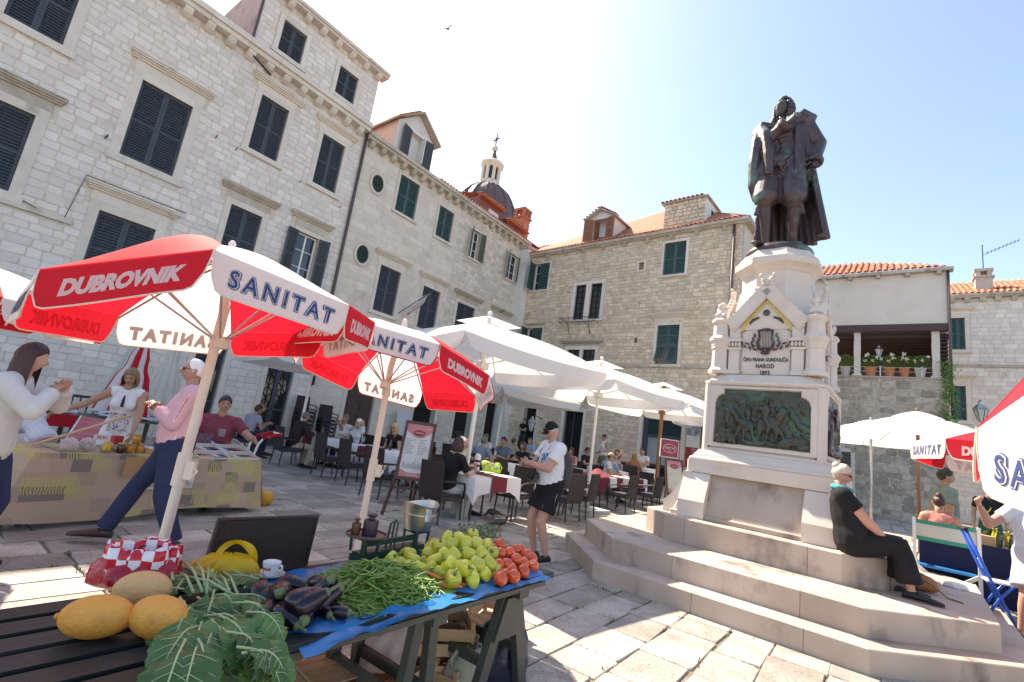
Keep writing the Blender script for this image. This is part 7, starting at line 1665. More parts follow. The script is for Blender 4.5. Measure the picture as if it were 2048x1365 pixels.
# striped table towel, menu, patterned green bag on the near table
def onlf(o, s_, y_, z, rot=0): w_ = LF.w(s_, y_, 0); o.location = (w_[0], w_[1], ground_z(w_[0], w_[1])+z); o.rotation_euler = (0,0,LF.a+R_(rot)); return o
b = MB(); b.lathe([(.05,0),(.055,.01),(.055,.26),(.035,.30),(.005,.31)], 16); b.mi = 1; b.lathe([(.0565,.08),(.0565,.12)], 16, close=False); b.lathe([(.0565,.16),(.0565,.20)], 16, close=False); o = b.build('ceramic_jar', [WHT, MAR], smooth=True, auto=50); onlf(o, 6.78, -10.35, .764); tag(o, 'white jar with two maroon bands on the near cafe table', 'jar')
LIME = mat('lime patterned bag', (.42,.62,.04), .6); b = MB()
b.grid(lambda u, v: ((u-.5)*.36, .10*math.sin(math.pi*v)*math.sin(math.pi*u)**.5*-1, .01+.20*v+.03*math.sin(u*7)*v), 16, 10); b.grid(lambda u, v: ((.5-u)*.36, .10*math.sin(math.pi*v)*math.sin(math.pi*u)**.5, .01+.20*v+.03*math.sin((1-u)*7)*v), 16, 10)
o = b.build('beach_bag', LIME, smooth=True); onlf(o, 7.05, -10.5, .764, -25); o.rotation_euler[0] = R_(-35); tag(o, 'lime green patterned bag lying on the near cafe table', 'bag')
b = MB(); cols = ((.75,.10,.08),(.08,.45,.60),(.80,.70,.15),(.80,.35,.08),(.75,.75,.70)); pm = [mat('patch %d' % i, c, .6) for i, c in enumerate(cols)]; rn = random.Random(3)
for k in range(34):
    b.mi = k % 5; u, v = rn.uniform(.1,.9), rn.uniform(.12,.85); x, y, z = (u-.5)*.36, -.10*math.sin(math.pi*v)*math.sin(math.pi*u)**.5-.004, .01+.20*v+.03*math.sin(u*7)*v; r_ = rn.uniform(.010,.022); b.add([(x+r_*math.cos(a), y, z+r_*math.sin(a)) for a in (0,1.05,2.1,3.14,4.19,5.24)], [(0,1,2,3,4,5)])
tag(b.build('printed_patches', pm, o), kind='stuff'); b = MB(); b.tube([(.10,0,.20),(.20,.02,.22),(.23,.0,.12),(.18,.0,.05)], .012, 8); b.build('handle', LIME, o, smooth=True)
b = MB(); b.box2((-.16,-.11,0), (.16,.11,.012)); o = b.build('menu_folder', mat('dark menu cover', (.03,.03,.032), .5)); onlf(o, 6.65, -10.45, .764, 15); tag(o, 'dark menu folder lying on the near cafe table', 'menu')
# ------------------------------------------------------------------ easels and signs
DKW = mat('dark stained easel wood', (.060,.028,.020), .5, (.09,.045,.032), 5.0, stretch=(3,3,.4)); PAPER = mat('menu paper', (.62,.61,.60), .5, (.52,.52,.53), 3.0); MREDS = mat('maroon sign panel', (.30,.022,.035), .45); PINK = mat('pink menu border', (.50,.20,.20), .5)
def easel(p0, yaw, label, page=True, H=1.55, pw=.46, ph=.95, z0=.62, board=None, tilt=14):
    r = empty('menu_easel', p0, yaw, label, 'easel')
    for sx in (-1, 1): l = MB(); l.beam((sx*.34,-.06,0), (sx*.20,.10,H*.55), .045, .030); l.build('leg', DKW, r)
    l = MB(); l.beam((0,.62,0), (0,.12,H*.62), .045, .03); l.build('leg', DKW, r); l = MB(); l.beam((-.26,.02,.42), (.26,.02,.42), .03, .03); l.build('crossbar', DKW, r)
    M4 = Matrix.Translation((0,.0,z0)) @ Matrix.Rotation(R_(-tilt), 4, 'X')
    f = MB(); t = .045; f.box2((-pw/2-t,-.02,-t), (-pw/2,.02,ph+t)); f.box2((pw/2,-.02,-t), (pw/2+t,.02,ph+t)); f.box2((-pw/2,-.018,-t), (pw/2,.018,0)); f.box2((-pw/2,-.018,ph), (pw/2,.018,ph+t)); f.box2((-pw/2,.0,0), (pw/2,.012,ph)); f.build('frame', DKW, r, mat4=M4)
    q = MB(); q.mi = 0; q.box2((-pw/2,-.004,0), (pw/2,0,ph)); q.build('poster', board or PINK, r, mat4=M4)
    q = MB(); n = 24; q.add([(-pw/2,-.0055,.12),(-pw*.2,-.0055,.07),(pw*.2,-.0055,.07),(pw/2,-.0055,.12),(pw/2,-.0055,ph*.86),(pw*.15,-.0055,ph*.74),(-pw*.15,-.0055,ph*.74),(-pw/2,-.0055,ph*.86)], [tuple(range(8))]); pg = q.build('menu_sheet', PAPER if page else mat('tan view print', (.50,.45,.33), .5, (.60,.56,.44), 6.0), r, mat4=M4)
    q = MB(); rn = random.Random(2)
    for c in (-1, 1):
        for k in range(15):
            z = ph*.70-.026*k
            if z > .36: q.box2((c*pw*.24-pw*.20,-.0066,z), (c*pw*.24-pw*.20+pw*rn.uniform(.18,.38),-.0062,z+.006))
    if page: q.build('menu_lines', TLEG, r, mat4=M4)
    q = MB(); q.add([(.10*math.cos(2*math.pi*k/n), -.0068, ph*.83+.052*math.sin(2*math.pi*k/n)) for k in range(n)], [tuple(range(n))]); q.build('logo_oval', MREDS, r, mat4=M4)
    for txt, sz, z, x, mm, yy in (('VERITAS', .036, ph*.83, 0, WHITE_PRINT, -.0074), ('MENU', .022, ph*.93, pw*.36, WHITE_PRINT, -.0062), ('Tasting the tradition', .022, .038, 0, WHITE_PRINT, -.0062)):
        tm = text_mesh(txt, sz, bold=.0006); tm.materials.clear(); tm.materials.append(mm); link('lettering', tm, r, M4 @ Matrix.Translation((x, yy, z)) @ Matrix.Rotation(R_(90), 4, 'X'))
    if page:
        q = MB(); rn = random.Random(6)
        for k in range(26): x = -pw*.42+pw*.84*k/25; h_ = .05+.07*rn.random(); q.box2((x,-.0064,.13), (x+pw*.025,-.006,.13+h_))
        q.tube([(-.02,-.0075,.15),(.03,-.0075,.32)], .004, 5); q.build('sketch_print', mat('grey sketch print', (.28,.27,.28), .5, (.42,.41,.42), 30.0), r, mat4=M4)
    return r
pe = gp(808,1034,0); vdirc = -pe; easel((pe[0], pe[1], 0), math.atan2(vdirc[0], -vdirc[1])*1.0+R_(-6), 'dark wooden easel with the restaurant menu poster near the stall', H=1.6, pw=.42, ph=.86, z0=.60)
pe = along(1350,1000,12.4); easel((pe[0], pe[1], ground_z(pe[0], pe[1])), R_(10), 'dark wooden easel with a tan printed view next to the pedestal', page=False, H=1.5, pw=.42, ph=.80, z0=.62)
# red sign on a post
ps = along(1338,905,13.2); sg = empty('restaurant_sign', (ps[0], ps[1], ground_z(ps[0], ps[1])), R_(14), 'square dark red sign with a white oval and the name VERITAS', 'sign')
zc = ps[2]-ground_z(ps[0], ps[1])+.10; b = MB(); b.box2((-.28,-.012,zc-.24), (.28,.012,zc+.24)); b.build('sign_border', WHITE_PAINT, sg); b = MB(); b.box2((-.262,-.016,zc-.222), (.262,-.0125,zc+.222)); b.build('sign_face', MREDS, sg)
b = MB(); b.tube([(.20*math.cos(2*math.pi*k/32), -.019, zc+.115*math.sin(2*math.pi*k/32)) for k in range(33)], .0055, 5, caps=False); b.build('oval_ring', WHITE_PAINT, sg)
for txt, sz, z, b_ in (('VERITAS', .088, zc+.01, .003), ('Tradition', .038, zc-.065, .0)):
    tm = text_mesh(txt, sz, bold=b_, shear=.25 if txt != 'VERITAS' else 0); tm.materials.clear(); tm.materials.append(WHITE_PRINT); link('lettering', tm, sg, Matrix.Translation((0,-.0185,z)) @ Matrix.Rotation(R_(90), 4, 'X'))
b = MB(); b.tube([(-.24,0,0),(-.24,0,zc-.24)], .012, 8); b.tube([(.24,0,0),(.24,0,zc-.24)], .012, 8); b.box2((-.3,-.15,0), (.3,.15,.02)); b.build('sign_stand', IRON, sg)
# posters on the back house wall
po = empty('wall_posters', BF.w(10.45, -.05, 0), BF.a, 'concert posters pasted on the stone wall right of the shop window', 'poster')
s0, z0 = 0.0, 1.9
b = MB(); b.box2((-.42,-.012,1.18), (.62,.0,1.95)); b.build('red_poster', MREDS, po)
for txt, sz, z in (('TRIO X', .20, 1.72), ('GUSTA', .30, 1.45), ('EVERY WEEK FROM 20', .07, 1.88)):
    tm = text_mesh(txt, sz, bold=.004); tm.materials.clear(); tm.materials.append(WHITE_PRINT); link('lettering', tm, po, Matrix.Translation((.10,-.016,z)) @ Matrix.Rotation(R_(90), 4, 'X') @ Matrix.Diagonal((.85,1,1,1)))
b = MB(); b.box2((-.42,-.012,1.97), (.12,.0,2.95)); b.build('white_poster', mat('pale poster paper', (.62,.64,.66), .5), po); b = MB(); b.box2((-.40,-.016,2.42), (.10,-.0125,2.93)); b.build('photo_print', mat('poster photo', (.10,.16,.24), .5, (.45,.52,.60), 4.0, amt=2.5), po); b = MB(); b.box2((.14,-.012,2.3), (.60,.0,2.95)); b.build('dark_poster', mat('dark poster', (.05,.10,.12), .5, (.16,.12,.08), 5.0), po); b = MB(); b.box2((.14,-.012,1.97), (.60,.0,2.28)); b.build('brown_poster', mat('brown poster', (.30,.18,.10), .5), po)
# menu board leaning at the second house, wall lanterns, hanging bulb, flag
b = MB(); b.box2((-.35,-.02,0), (.35,.02,1.25)); o = b.build('menu_board', PAPER); onlf(o, 13.6, -.5, .55); o.rotation_euler[0] = R_(-8); tag(o, 'pale menu board leaning by the dark doorway of the ashlar house', 'board')
def lantern(p, label, arm=None, s_=1.0):
    r = empty('wall_lantern', p, BF.a, label, 'lantern'); b = MB(); b.lathe([(.02,-.22),(.06,-.20),(.065,-.18)], 6); b.lathe([(.15,.10),(.16,.12),(.10,.20),(.05,.24),(.05,.28),(.015,.32)], 6); b.build('lantern_frame', METAL, r)
    b = MB(); b.lathe([(.062,-.18),(.14,.10)], 6); b.build('lantern_glass', mat('lantern glass', (.70,.72,.72), .2, alpha=.75), r)
    b = MB()
    for k in range(6): a = k*math.pi/3; b.cyl((.064*math.cos(a), .064*math.sin(a), -.18), (.146*math.cos(a), .146*math.sin(a), .11), .008, n=5)
    if arm: b.tube([(0,0,.30),(0,.15,.36),(0,arm,.28)], .014, 6)
    b.build('lantern_bars', IRON, r); r.scale = (s_,)*3; return r
lp = along(1063,851,21.5); lantern(lp, 'white glazed lantern hanging beside the doorway of the back house', arm=.6, s_=1.25)
lp = dp(1962,828,19.0); lantern(lp, 'glazed street lantern on a bracket near the far house', arm=.7, s_=1.6)
lp = dp(1758,705,20.6); lantern(lp, 'small lantern hanging inside the loggia', arm=None, s_=1.0)
fg = empty('flag', LF.w(12.55, -.08, 5.75), LF.a, 'white and red flag hanging from a slanted pole below the shutters', 'flag')
b = MB(); b.tube([(0,0,0),(.75,-1.05,1.15)], .018, 8); b.build('flag_pole', DKW, fg)
b = MB(); b.mi = 0; b.grid(lambda u, v: (.70-.35*v-.25*u+.05*math.sin(u*9), -1.0+.45*v+.30*u+.10*math.sin(u*8+v*3), 1.08-.45*v-.75*u), 10, 8); b.build('flag_cloth', mat('flag white', (.66,.62,.60), .8, (.60,.55,.54), 4.0, transl=.3), fg, smooth=True); b = MB(); b.grid(lambda u, v: (.70-.35*v-.25*(.82+.2*u)+.05*math.sin((.82+.2*u)*9), -1.008+.45*v+.30*(.82+.2*u)+.10*math.sin((.82+.2*u)*8+v*3), 1.08-.45*v-.75*(.82+.2*u)), 4, 8); b.build('flag_border', RED, fg, smooth=True)
# ------------------------------------------------------------------ people
C_ = cloth
PINKS = C_('pink stripe', (.72,.40,.46)); _t = PINKS.node_tree; _wv = _t.nodes.new('ShaderNodeTexWave'); _wv.inputs['Scale'].default_value = 125; _wv.bands_direction = 'X'; _tc = _t.nodes.new('ShaderNodeTexCoord'); _t.links.new(_tc.outputs['Object'], _wv.inputs[0])
_cr = _t.nodes.new('ShaderNodeValToRGB'); _cr.color_ramp.elements[0].color = (.80,.70,.72,1); _cr.color_ramp.elements[1].color = (.68,.20,.30,1); _cr.color_ramp.elements[0].position = .35; _cr.color_ramp.elements[1].position = .65; _t.links.new(_wv.outputs[1], _cr.inputs[0]); _t.links.new(_cr.outputs[0], _t.nodes['Principled BSDF'].inputs[0])
JEANS = C_('navy denim', (.022,.034,.085), (.035,.050,.11), bs=40); SHOEB = mat('brown leather shoe', (.035,.014,.012), .35, (.055,.024,.02), 6.0); SHOEK = mat('black trainer', (.012,.012,.014), .6)
WTEE = C_('white tee', (.74,.74,.75), (.68,.68,.70)); BLK = C_('black', (.010,.010,.012), (.018,.018,.02)); GREY = C_('grey tee', (.26,.26,.29)); NAVY = C_('navy tee', (.025,.03,.07)); LBLUE = C_('light blue', (.30,.42,.58)); KHAKI = C_('khaki trousers', (.46,.39,.29)); ORNG = C_('orange dress', (.55,.20,.09)); PLUM = C_('plum skirt', (.09,.02,.06)); SAGE = C_('sage tee', (.22,.27,.22)); MARN = C_('maroon tee', (.24,.05,.07)); CRM = C_('cream', (.62,.57,.48)); BEI = C_('beige', (.5,.43,.33)); SUNG = mat('dark lenses', (.01,.01,.012), .08, coat=.5); SPEC = mat('clear spectacles', (.10,.08,.09), .1)
BR = mat('brow', (.05,.035,.025), .8); BRW = mat('pale brow', (.35,.31,.27), .8)
def at(px, py, d): p = along(px, py, d); return (p[0], p[1], ground_z(p[0], p[1]))
# man in the pink striped shirt, mid-stride, hands together
s = Body(1.78, lean=-.03, hands={1: (.05,-.33,1.27), -1: (-.02,-.30,1.25)}, feet={1: (.16,.08,.085), -1: (-.10,-.50,.085)}, hip=(.0,-.10), head=(.05,.0,0), fat=.035, elbows={1: (.6,.4,-1), -1: (-.6,.4,-1)}, knees={-1: (0,-1,.1), 1: (.1,-1,.2)})
s.hand_up = {1: (.8,.3,.3), -1: (-.6,-.5,.6)}; s.curl = {1: .45, -1: .5}
pk = figure('person', s, (-3.02,4.93,0), (-.84,-.50), 'white haired man in pink striped shirt and navy jeans clapping his hands', 'c', top=PINKS, bottom=JEANS, shoes=SHOEB, hair='white', hairstyle='bald', sleeve=1.86, topg=.016, botg=.018, glasses=SPEC, voxel=.013, brow=BRW, flare=.02, toplow=-.06)
b = MB(); b.loft([s.ring(s.pelvis+V3(0,0,z), (.172+.032)*s.k, (.12+.045)*s.k, 20) for z in (.055,.095)], caps=False); b.build('belt', mat('red belt', (.35,.02,.03), .5), pk, smooth=True)
b = MB(); b.tube([s.neck0+s.fwd*.055+V3(-.06,0,.02), s.neck0+s.fwd*.085+V3(0,0,-.03), s.neck0+s.fwd*.055+V3(.06,0,.02)], [.016,.018,.016], 8); b.tube([s.neck0+V3(-.062,0,.025), s.neck0+V3(-.03,.062,.04), s.neck0+V3(.03,.062,.04), s.neck0+V3(.062,0,.025)], .017, 8); b.build('collar', PINKS, pk, smooth=True)
# seller woman behind the stall
s = Body(1.64, lean=.16, fem=True, hands={-1: (-.56,-.20,1.02), 1: (.22,-.36,.82)}, head=(-.12,.38,0), elbows={-1: (-.2,.6,-.6), 1: (1,.4,-.3)})
sw = figure('person', s, at(255,800,6.35), (.42,-.90), 'blonde market seller in a white sleeveless embroidered top behind the stall', 'b', top=WTEE, bottom=WTEE, hair='sand', hairstyle='bob', sleeve=0, voxel=.014, brow=BR)
b = MB(); rn = random.Random(5)
cols = [mat('thread %d' % i, c, .8) for i, c in enumerate(((.45,.05,.08),(.06,.08,.25),(.10,.09,.12),(.55,.20,.22)))]
for k in range(80): b.mi = k % 4; a = rn.uniform(-.7,.7); z = rn.uniform(-.02,.22); q = s.pelvis+s.up*z+s.lat*math.sin(a)*.155+s.fwd*math.cos(a)*.137; b.ball(q, (.008,.004,.008), 5, 3)
tag(b.build('embroidery', cols, sw), kind='stuff')
b = MB(); q = s.neck0+s.fwd*.10-s.up*.06; b.tube([q, q-s.up*.05+s.fwd*.02, q-s.up*.14+s.fwd*.02], [.006,.014,.022], 8); b.build('tassel', NAVY, sw)
# seated seller in maroon
s = Body(1.76, seat=.52, hands={1: (.52,-.30,.93), -1: (-.22,-.30,.80)}, head=(.35,.0,0), lean=-.06, fat=.02, elbows={1: (.4,.5,-.6)})
sm = figure('person', s, at(452,800,6.95), (.30,-.95), 'dark haired seller in a maroon shirt with his arm on the red trolley handle', 'b', top=MARN, bottom=JEANS, shoes=SHOEK, hair='dark', hairstyle='short', sleeve=.62, voxel=.015, brow=BR)
b = MB(); b.box(s.pelvis+s.up*.33+s.fwd*.147+s.lat*.075, (.09,.012,.10)); b.build('pocket', GREY, sm)
# woman with long dark hair at the left edge
s = Body(1.66, fem=True, hands={1: (.10,-.30,1.36), -1: (-.02,-.28,1.33)}, head=(.0,.12,0), lean=.08, elbows={1: (.9,.1,-.8), -1: (-.9,.1,-.8)})
figure('person', s, at(20,760,3.75), (.88,.40), 'woman with long dark red hair in a white jacket seen from behind', 'a', top=C_('white jacket', (.68,.67,.64)), bottom=JEANS, shoes=SHOEK, hair='red', hairstyle='long', sleeve=1.9, topg=.026, voxel=.015, face_on=False)
# bending person in pale flowered clothes on the striped chair
s = Body(1.62, seat=.45, lean=.95, fem=True, hands={1: (.2,-.62,.45), -1: (-.2,-.62,.45)}, head=(0,.9,0))
figure('person', s, at(85,880,6.9), (-.85,.15), 'person in pale flowered clothes bending forward on a striped chair', 'b', top=C_('pale floral', (.58,.50,.50), (.70,.66,.68), ns=30), bottom=C_('pale pink trousers', (.60,.46,.48)), shoes=SHOEB, hair='grey', hairstyle='short', sleeve=.7, face_on=False)
# ---- cafe guests
def guest(s_, y_, rot, label, skin, top, hair, style='short', fem=False, h=1.7, bottom=None, lean=.08, head=(0,.05,0), hands=None, glasses=None, sleeve=.55, seat=.45, topg=.012, fat=0.0, skirt=None, voxel=.022, face_on=True, twist=0.0):
    w_ = LF.w(s_, y_, 0); a = LF.a+R_(rot); s = Body(h, seat=seat, lean=lean, fem=fem, head=head, hands=hands or {1: (.17,-.40,.84), -1: (-.17,-.40,.84)}, fat=fat, twist=twist)
    return figure('person', s, (w_[0], w_[1], ground_z(w_[0], w_[1])), (math.sin(a), -math.cos(a)), label, skin, top=top, bottom=bottom or JEANS, shoes=SHOEK, hair=hair, hairstyle=style, sleeve=sleeve, glasses=glasses, voxel=voxel, topg=topg, skirt=skirt, face_on=face_on, brow=BR if face_on else None)
chin = {1: (.05,-.22,1.10), -1: (-.16,-.42,.84)}; drink = {1: (.16,-.40,.84), -1: (-.06,-.20,1.13)}
guest(6.36,-4.95,E_,'grey haired man in a dark jacket leaning over his table', 'b', C_('dark jacket', (.035,.022,.024)), 'mixed', bottom=KHAKI, lean=.28, sleeve=1.85, topg=.022, glasses=SPEC, voxel=.018)
guest(5.95,-3.4,E_+10,'dark haired guest in a grey shirt with back turned near the grille door', 'b', C_('lilac grey shirt', (.36,.36,.44)), 'red', lean=.30, fat=.03, face_on=False); guest(6.5,-2.5,E_-30,'brown haired guest beside the one in the grey shirt', 'b', BLK, 'sand', fem=True, lean=.2, face_on=False)
guest(8.2,-4.95,W_,'white haired woman in white resting on her hand', 'a', WTEE, 'white', 'bob', True, 1.62, hands=chin); guest(8.2,-4.3,W_+10,'grey haired man in a white shirt with folded hands by his mouth', 'b', WTEE, 'mixed', h=1.78, hands={1: (.05,-.24,1.10), -1: (-.05,-.24,1.10)})
guest(8.2,-6.4,W_+8,'long haired blonde woman in a black off shoulder top and sunglasses', 'a', BLK, 'blond', 'long', True, 1.68, glasses=SUNG, sleeve=.3, hands={1: (.16,-.25,.62), -1: (-.16,-.25,.62)}, voxel=.018)
guest(8.25,-7.35,W_+35,'blonde woman in an orange dress holding a paper', 'b', ORNG, 'blond', 'bob', True, 1.66, sleeve=0, bottom=ORNG, hands={1: (.1,-.34,.98), -1: (-.1,-.34,.98)}, voxel=.018)
guest(5.80,-10.62,E_,'dark haired woman in a black lace top seated at the white table', 'a', BLK, 'dark', 'bob', True, 1.64, lean=.14, sleeve=.8, hands={1: (.14,-.50,.98), -1: (-.14,-.42,.80)}, bottom=C_('grey print trousers', (.30,.30,.31), (.55,.55,.56), ns=30), voxel=.014, face_on=False)
guest(6.75,-9.85,S_+8,'white haired woman behind the white parasol pole resting her chin', 'a', CRM, 'white', 'bob', True, 1.62, hands=chin, voxel=.018)
guest(9.36,-8.2,E_,'grey haired man in a slate shirt leaning back to back with the menu board', 'b', C_('slate shirt', (.20,.24,.29)), 'mixed', lean=.2, face_on=False); guest(11.05,-7.7,W_+5,'man in a slate blue shirt drinking from a glass', 'b', C_('steel shirt', (.14,.18,.25)), 'dark', hands=drink, h=1.76); guest(11.05,-8.4,W_-10,'woman in a dark top beside the drinking man', 'b', BLK, 'brown', 'bob', True, 1.64)
guest(11.36,-5.6,E_,'dark haired woman in a white top under the cream parasol', 'b', WTEE, 'black', 'bob', True, 1.64, face_on=False); guest(12.95,-5.5,W_,'balding man in a white shirt under the cream parasol', 'c', WTEE, 'mixed', h=1.74); guest(12.2,-4.7,S_,'woman in a beige top at the cream parasol table', 'b', BEI, 'black', 'bob', True, 1.63, face_on=False)
guest(12.42,-8.7,E_,'man in a navy tee shirt bending over his table', 'b', NAVY, 'mixed', lean=.30, fat=.03, h=1.78); guest(14.05,-8.2,W_,'woman in a coral top across from the man in navy', 'a', C_('coral', (.55,.24,.20)), 'brown', 'bob', True, 1.64, sleeve=.2); guest(13.2,-7.6,S_,'man in a white shirt facing the square by the doorway', 'b', WTEE, 'dark')
guest(14.42,-9.3,E_,'man in a light blue shirt looking down at his plate', 'a', LBLUE, 'dark', lean=.28, head=(0,.35,0)); guest(16.0,-8.9,W_+10,'long haired girl in a pale pink top resting her hands', 'a', C_('pale pink', (.60,.42,.40)), 'brown', 'long', True, 1.64, sleeve=.2, hands=chin); guest(15.3,-8.0,S_,'man with dark sunglasses behind the long haired girl', 'b', BLK, 'black', glasses=SUNG)
bm = guest(13.6,-9.66,S_+25,'bearded man in a white tee and tan cap wearing sunglasses', 'b', C_('off white tee', (.60,.57,.52)), 'brown', glasses=SUNG, voxel=.018, hands={1: (.30,-.30,.75), -1: (-.20,-.35,.78)})
guest(15.76,-9.6,E_+20,'blond woman in a rust top and plum skirt by the red sign', 'b', C_('rust top', (.34,.14,.07)), 'sand', 'long', True, 1.66, sleeve=0, skirt=1.5, bottom=PLUM, face_on=False); guest(17.3,-9.3,W_,'man in a pale shirt in front of the shop window', 'b', C_('pale shirt', (.60,.58,.60)), 'dark')
guest(14.26,-5.6,E_,'guest in a beige shirt before the stone back house', 'b', BEI, 'brown', face_on=False); guest(15.75,-5.4,W_,'guest in a blue shirt by the back house door', 'a', LBLUE, 'mixed')
# cap of the bearded man
s = Body(1.7, seat=.45, lean=.08, head=(0,.05,0)); b = MB(); hair_cap(s, b, front=.045, back=.0, side=.03, thick=.022); b.ball(s.head_pt(0,-.10,.055), (.06,.06,.010), 12, 5, M=s.head_frame()); b.build('cap', BEI, bm, smooth=True)
# waiter and waitress
p = BF.w(1.95, -.35, 0); s = Body(1.78, hands={1: (-.10,-.20,1.22), -1: (.12,-.22,1.18)}, elbows={1: (1,-.1,-.6), -1: (-1,-.1,-.6)}, head=(.3,.1,0)); figure('person', s, (p[0], p[1], .565), (-.6,-.8), 'waiter in black with folded arms standing on the door step', 'b', top=BLK, bottom=C_('dark trousers', (.04,.04,.035)), shoes=SHOEK, hair='dark', hairstyle='short', sleeve=.6, voxel=.022, brow=BR)
s = Body(1.66, fem=True, hands={1: (.2,-.2,1.0), -1: (-.2,-.15,.95)}, head=(.0,.2,0)); figure('person', s, at(1207,900,19.2), (-.9,-.3), 'waitress in a white sleeveless top walking along the back wall', 'b', top=WTEE, bottom=C_('olive skirt', (.16,.16,.09)), shoes=SHOEK, hair='dark', hairstyle='bun', sleeve=0, voxel=.022, brow=BR)
# ---- the photographer
s = Body(1.72, lean=.05, hands={1: (.035,-.36,1.17), -1: (-.06,-.38,1.16)}, feet={1: (.10,.0,.085), -1: (-.11,-.06,.085)}, head=(.10,.50,0), fat=.035, elbows={1: (.8,.5,-1), -1: (-.8,.5,-1)})
s.hand_up = {1: (.9,.1,.2), -1: (-.9,.1,.2)}; s.curl = {1: .55, -1: .55}
fp = gp(1082,1120,0); th = (-.93,-.38)
ph = figure('person', s, (fp[0], fp[1], 0), th, 'man in black cap, white tee and black shorts checking his phone, camera round his neck', 'c', top=WTEE, bottom=BLK, shoes=SHOEK, hair='grey', hairstyle='bald', sleeve=.62, legs=.72, topg=.020, botg=.026, voxel=.012, brow=BR, toplow=-.13, flare=.03)
b = MB(); hair_cap(s, b, front=.042, back=.005, side=.032, thick=.016); F = s.head_frame()
b.grid(lambda u, v: tuple(s.head_pt((u-.5)*.135*(1-.25*v*v), -.085-.075*v*math.cos((u-.5)*1.6), .048-.018*v-.02*(2*u-1)**2)), 10, 5); b.grid(lambda u, v: tuple(s.head_pt((.5-u)*.135*(1-.25*v*v), -.085-.075*v*math.cos((u-.5)*1.6), .042-.018*v-.02*(2*u-1)**2)), 10, 5); b.build('baseball_cap', BLK, ph, smooth=True)
b = MB(); 
for q in (1, -1): b.ball(s.head_pt(q*.03,-.096,.062), (.028*s.k,.010,.016), 10, 5, M=F)
b.build('sunglasses', SUNG, ph, smooth=True)
ST = C_('black strap', (.02,.02,.022)); b = MB()
for q in (1, -1): b.tube([s.neck0+s.lat*q*.055+V3(0,.03,.02), s.neck0+s.lat*q*.075+s.fwd*.075-s.up*.03, s.pelvis+s.up*.30+s.lat*q*.055+s.fwd*.185, s.pelvis+s.up*.12+s.fwd*.235+s.lat*q*.03], [(.014,.004)]*4, 6)
b.build('camera_strap', ST, ph)
cam_ = MB(); M = Matrix.Rotation(R_(-25), 3, 'X'); c = s.pelvis+s.up*.09+s.fwd*.245; cam_.box(c, (.135,.065,.095), M=M); cam_.box(c+M @ Vector((0,0,.06)), (.06,.055,.035), M=M); cam_.cyl(c+M @ Vector((0,-.03,-.005)), c+M @ Vector((0,-.115,-.005)), .038, .036, 18); cam_.cyl(c+M @ Vector((-.05,0,.045)), c+M @ Vector((-.05,0,.06)), .014, n=10); cam_.build('camera', mat('black camera body', (.012,.012,.013), .4), ph)
b = MB(); c = (s.wr[1]+s.wr[-1])/2+s.fwd*.115+V3(0,0,.035); b.box(c, (.078,.010,.15), M=Matrix.Rotation(R_(52), 3, 'X')); b.build('phone', mat('dark phone', (.02,.02,.022), .15), ph)
RUCK = C_('grey rucksack', (.075,.072,.075)); m = MB(); m.loft([s.ring(s.pelvis+s.up*z-s.fwd*(.135+d*.5), w_, d, 16) for z, w_, d in ((.0,.10,.05), (.04,.15,.09), (.2,.16,.11), (.36,.15,.09), (.46,.11,.05), (.49,.05,.02))]); me = remesh(m, .016, 3); me.materials.append(RUCK); link('rucksack', me, ph)
b = MB()
for q in (1, -1): b.tube([s.sh[q]-s.lat*q*.06-s.fwd*.10-s.up*.04, s.sh[q]-s.lat*q*.055+s.up*.072, s.sh[q]-s.lat*q*.05+s.fwd*.115-s.up*.06, s.pelvis+s.up*.20+s.lat*q*.145+s.fwd*.06, s.pelvis+s.up*.12+s.lat*q*.16-s.fwd*.10], [(.022,.006)]*5, 6)
b.build('rucksack_straps', RUCK, ph)
b = MB(); rn = random.Random(8)
pats = [mat('tee print %d' % i, c_, .8) for i, c_ in enumerate(((.05,.40,.55),(.10,.08,.25),(.45,.45,.60)))]
for k in range(40): b.mi = k % 3; a = rn.uniform(.1,.9); z = rn.uniform(.22,.40); q = s.pelvis+s.up*z+s.lat*math.sin(a)*(.19)+s.fwd*(math.cos(a)*.150+.012); b.ball(q, (.022,.008,.022), 6, 4)
tag(b.build('tee_print', pats, ph), kind='stuff')
b = MB()
for k in range(3): b.tube([s.hipj[1]+V3(.115,.02-.016*k,.0), s.hipj[1].lerp(s.kn[1], .66)+V3(.118,.02-.016*k,0)], .0045, 5)
b.build('side_stripes', WHITE_PRINT, ph)
b = MB(); c = s.hipj[1].lerp(s.kn[1], .58)+V3(.075,-.092,0)
for k in range(3): x = -.022+.017*k; h_ = .012+.012*k; b.add([tuple(c+V3(x,-.004,0)), tuple(c+V3(x+.013,-.004,0)), tuple(c+V3(x+.013-h_*.5,-.004,h_)), tuple(c+V3(x-h_*.5,-.004,h_))], [(0,1,2,3)])
b.build('shorts_emblem', WHITE_PRINT, ph)
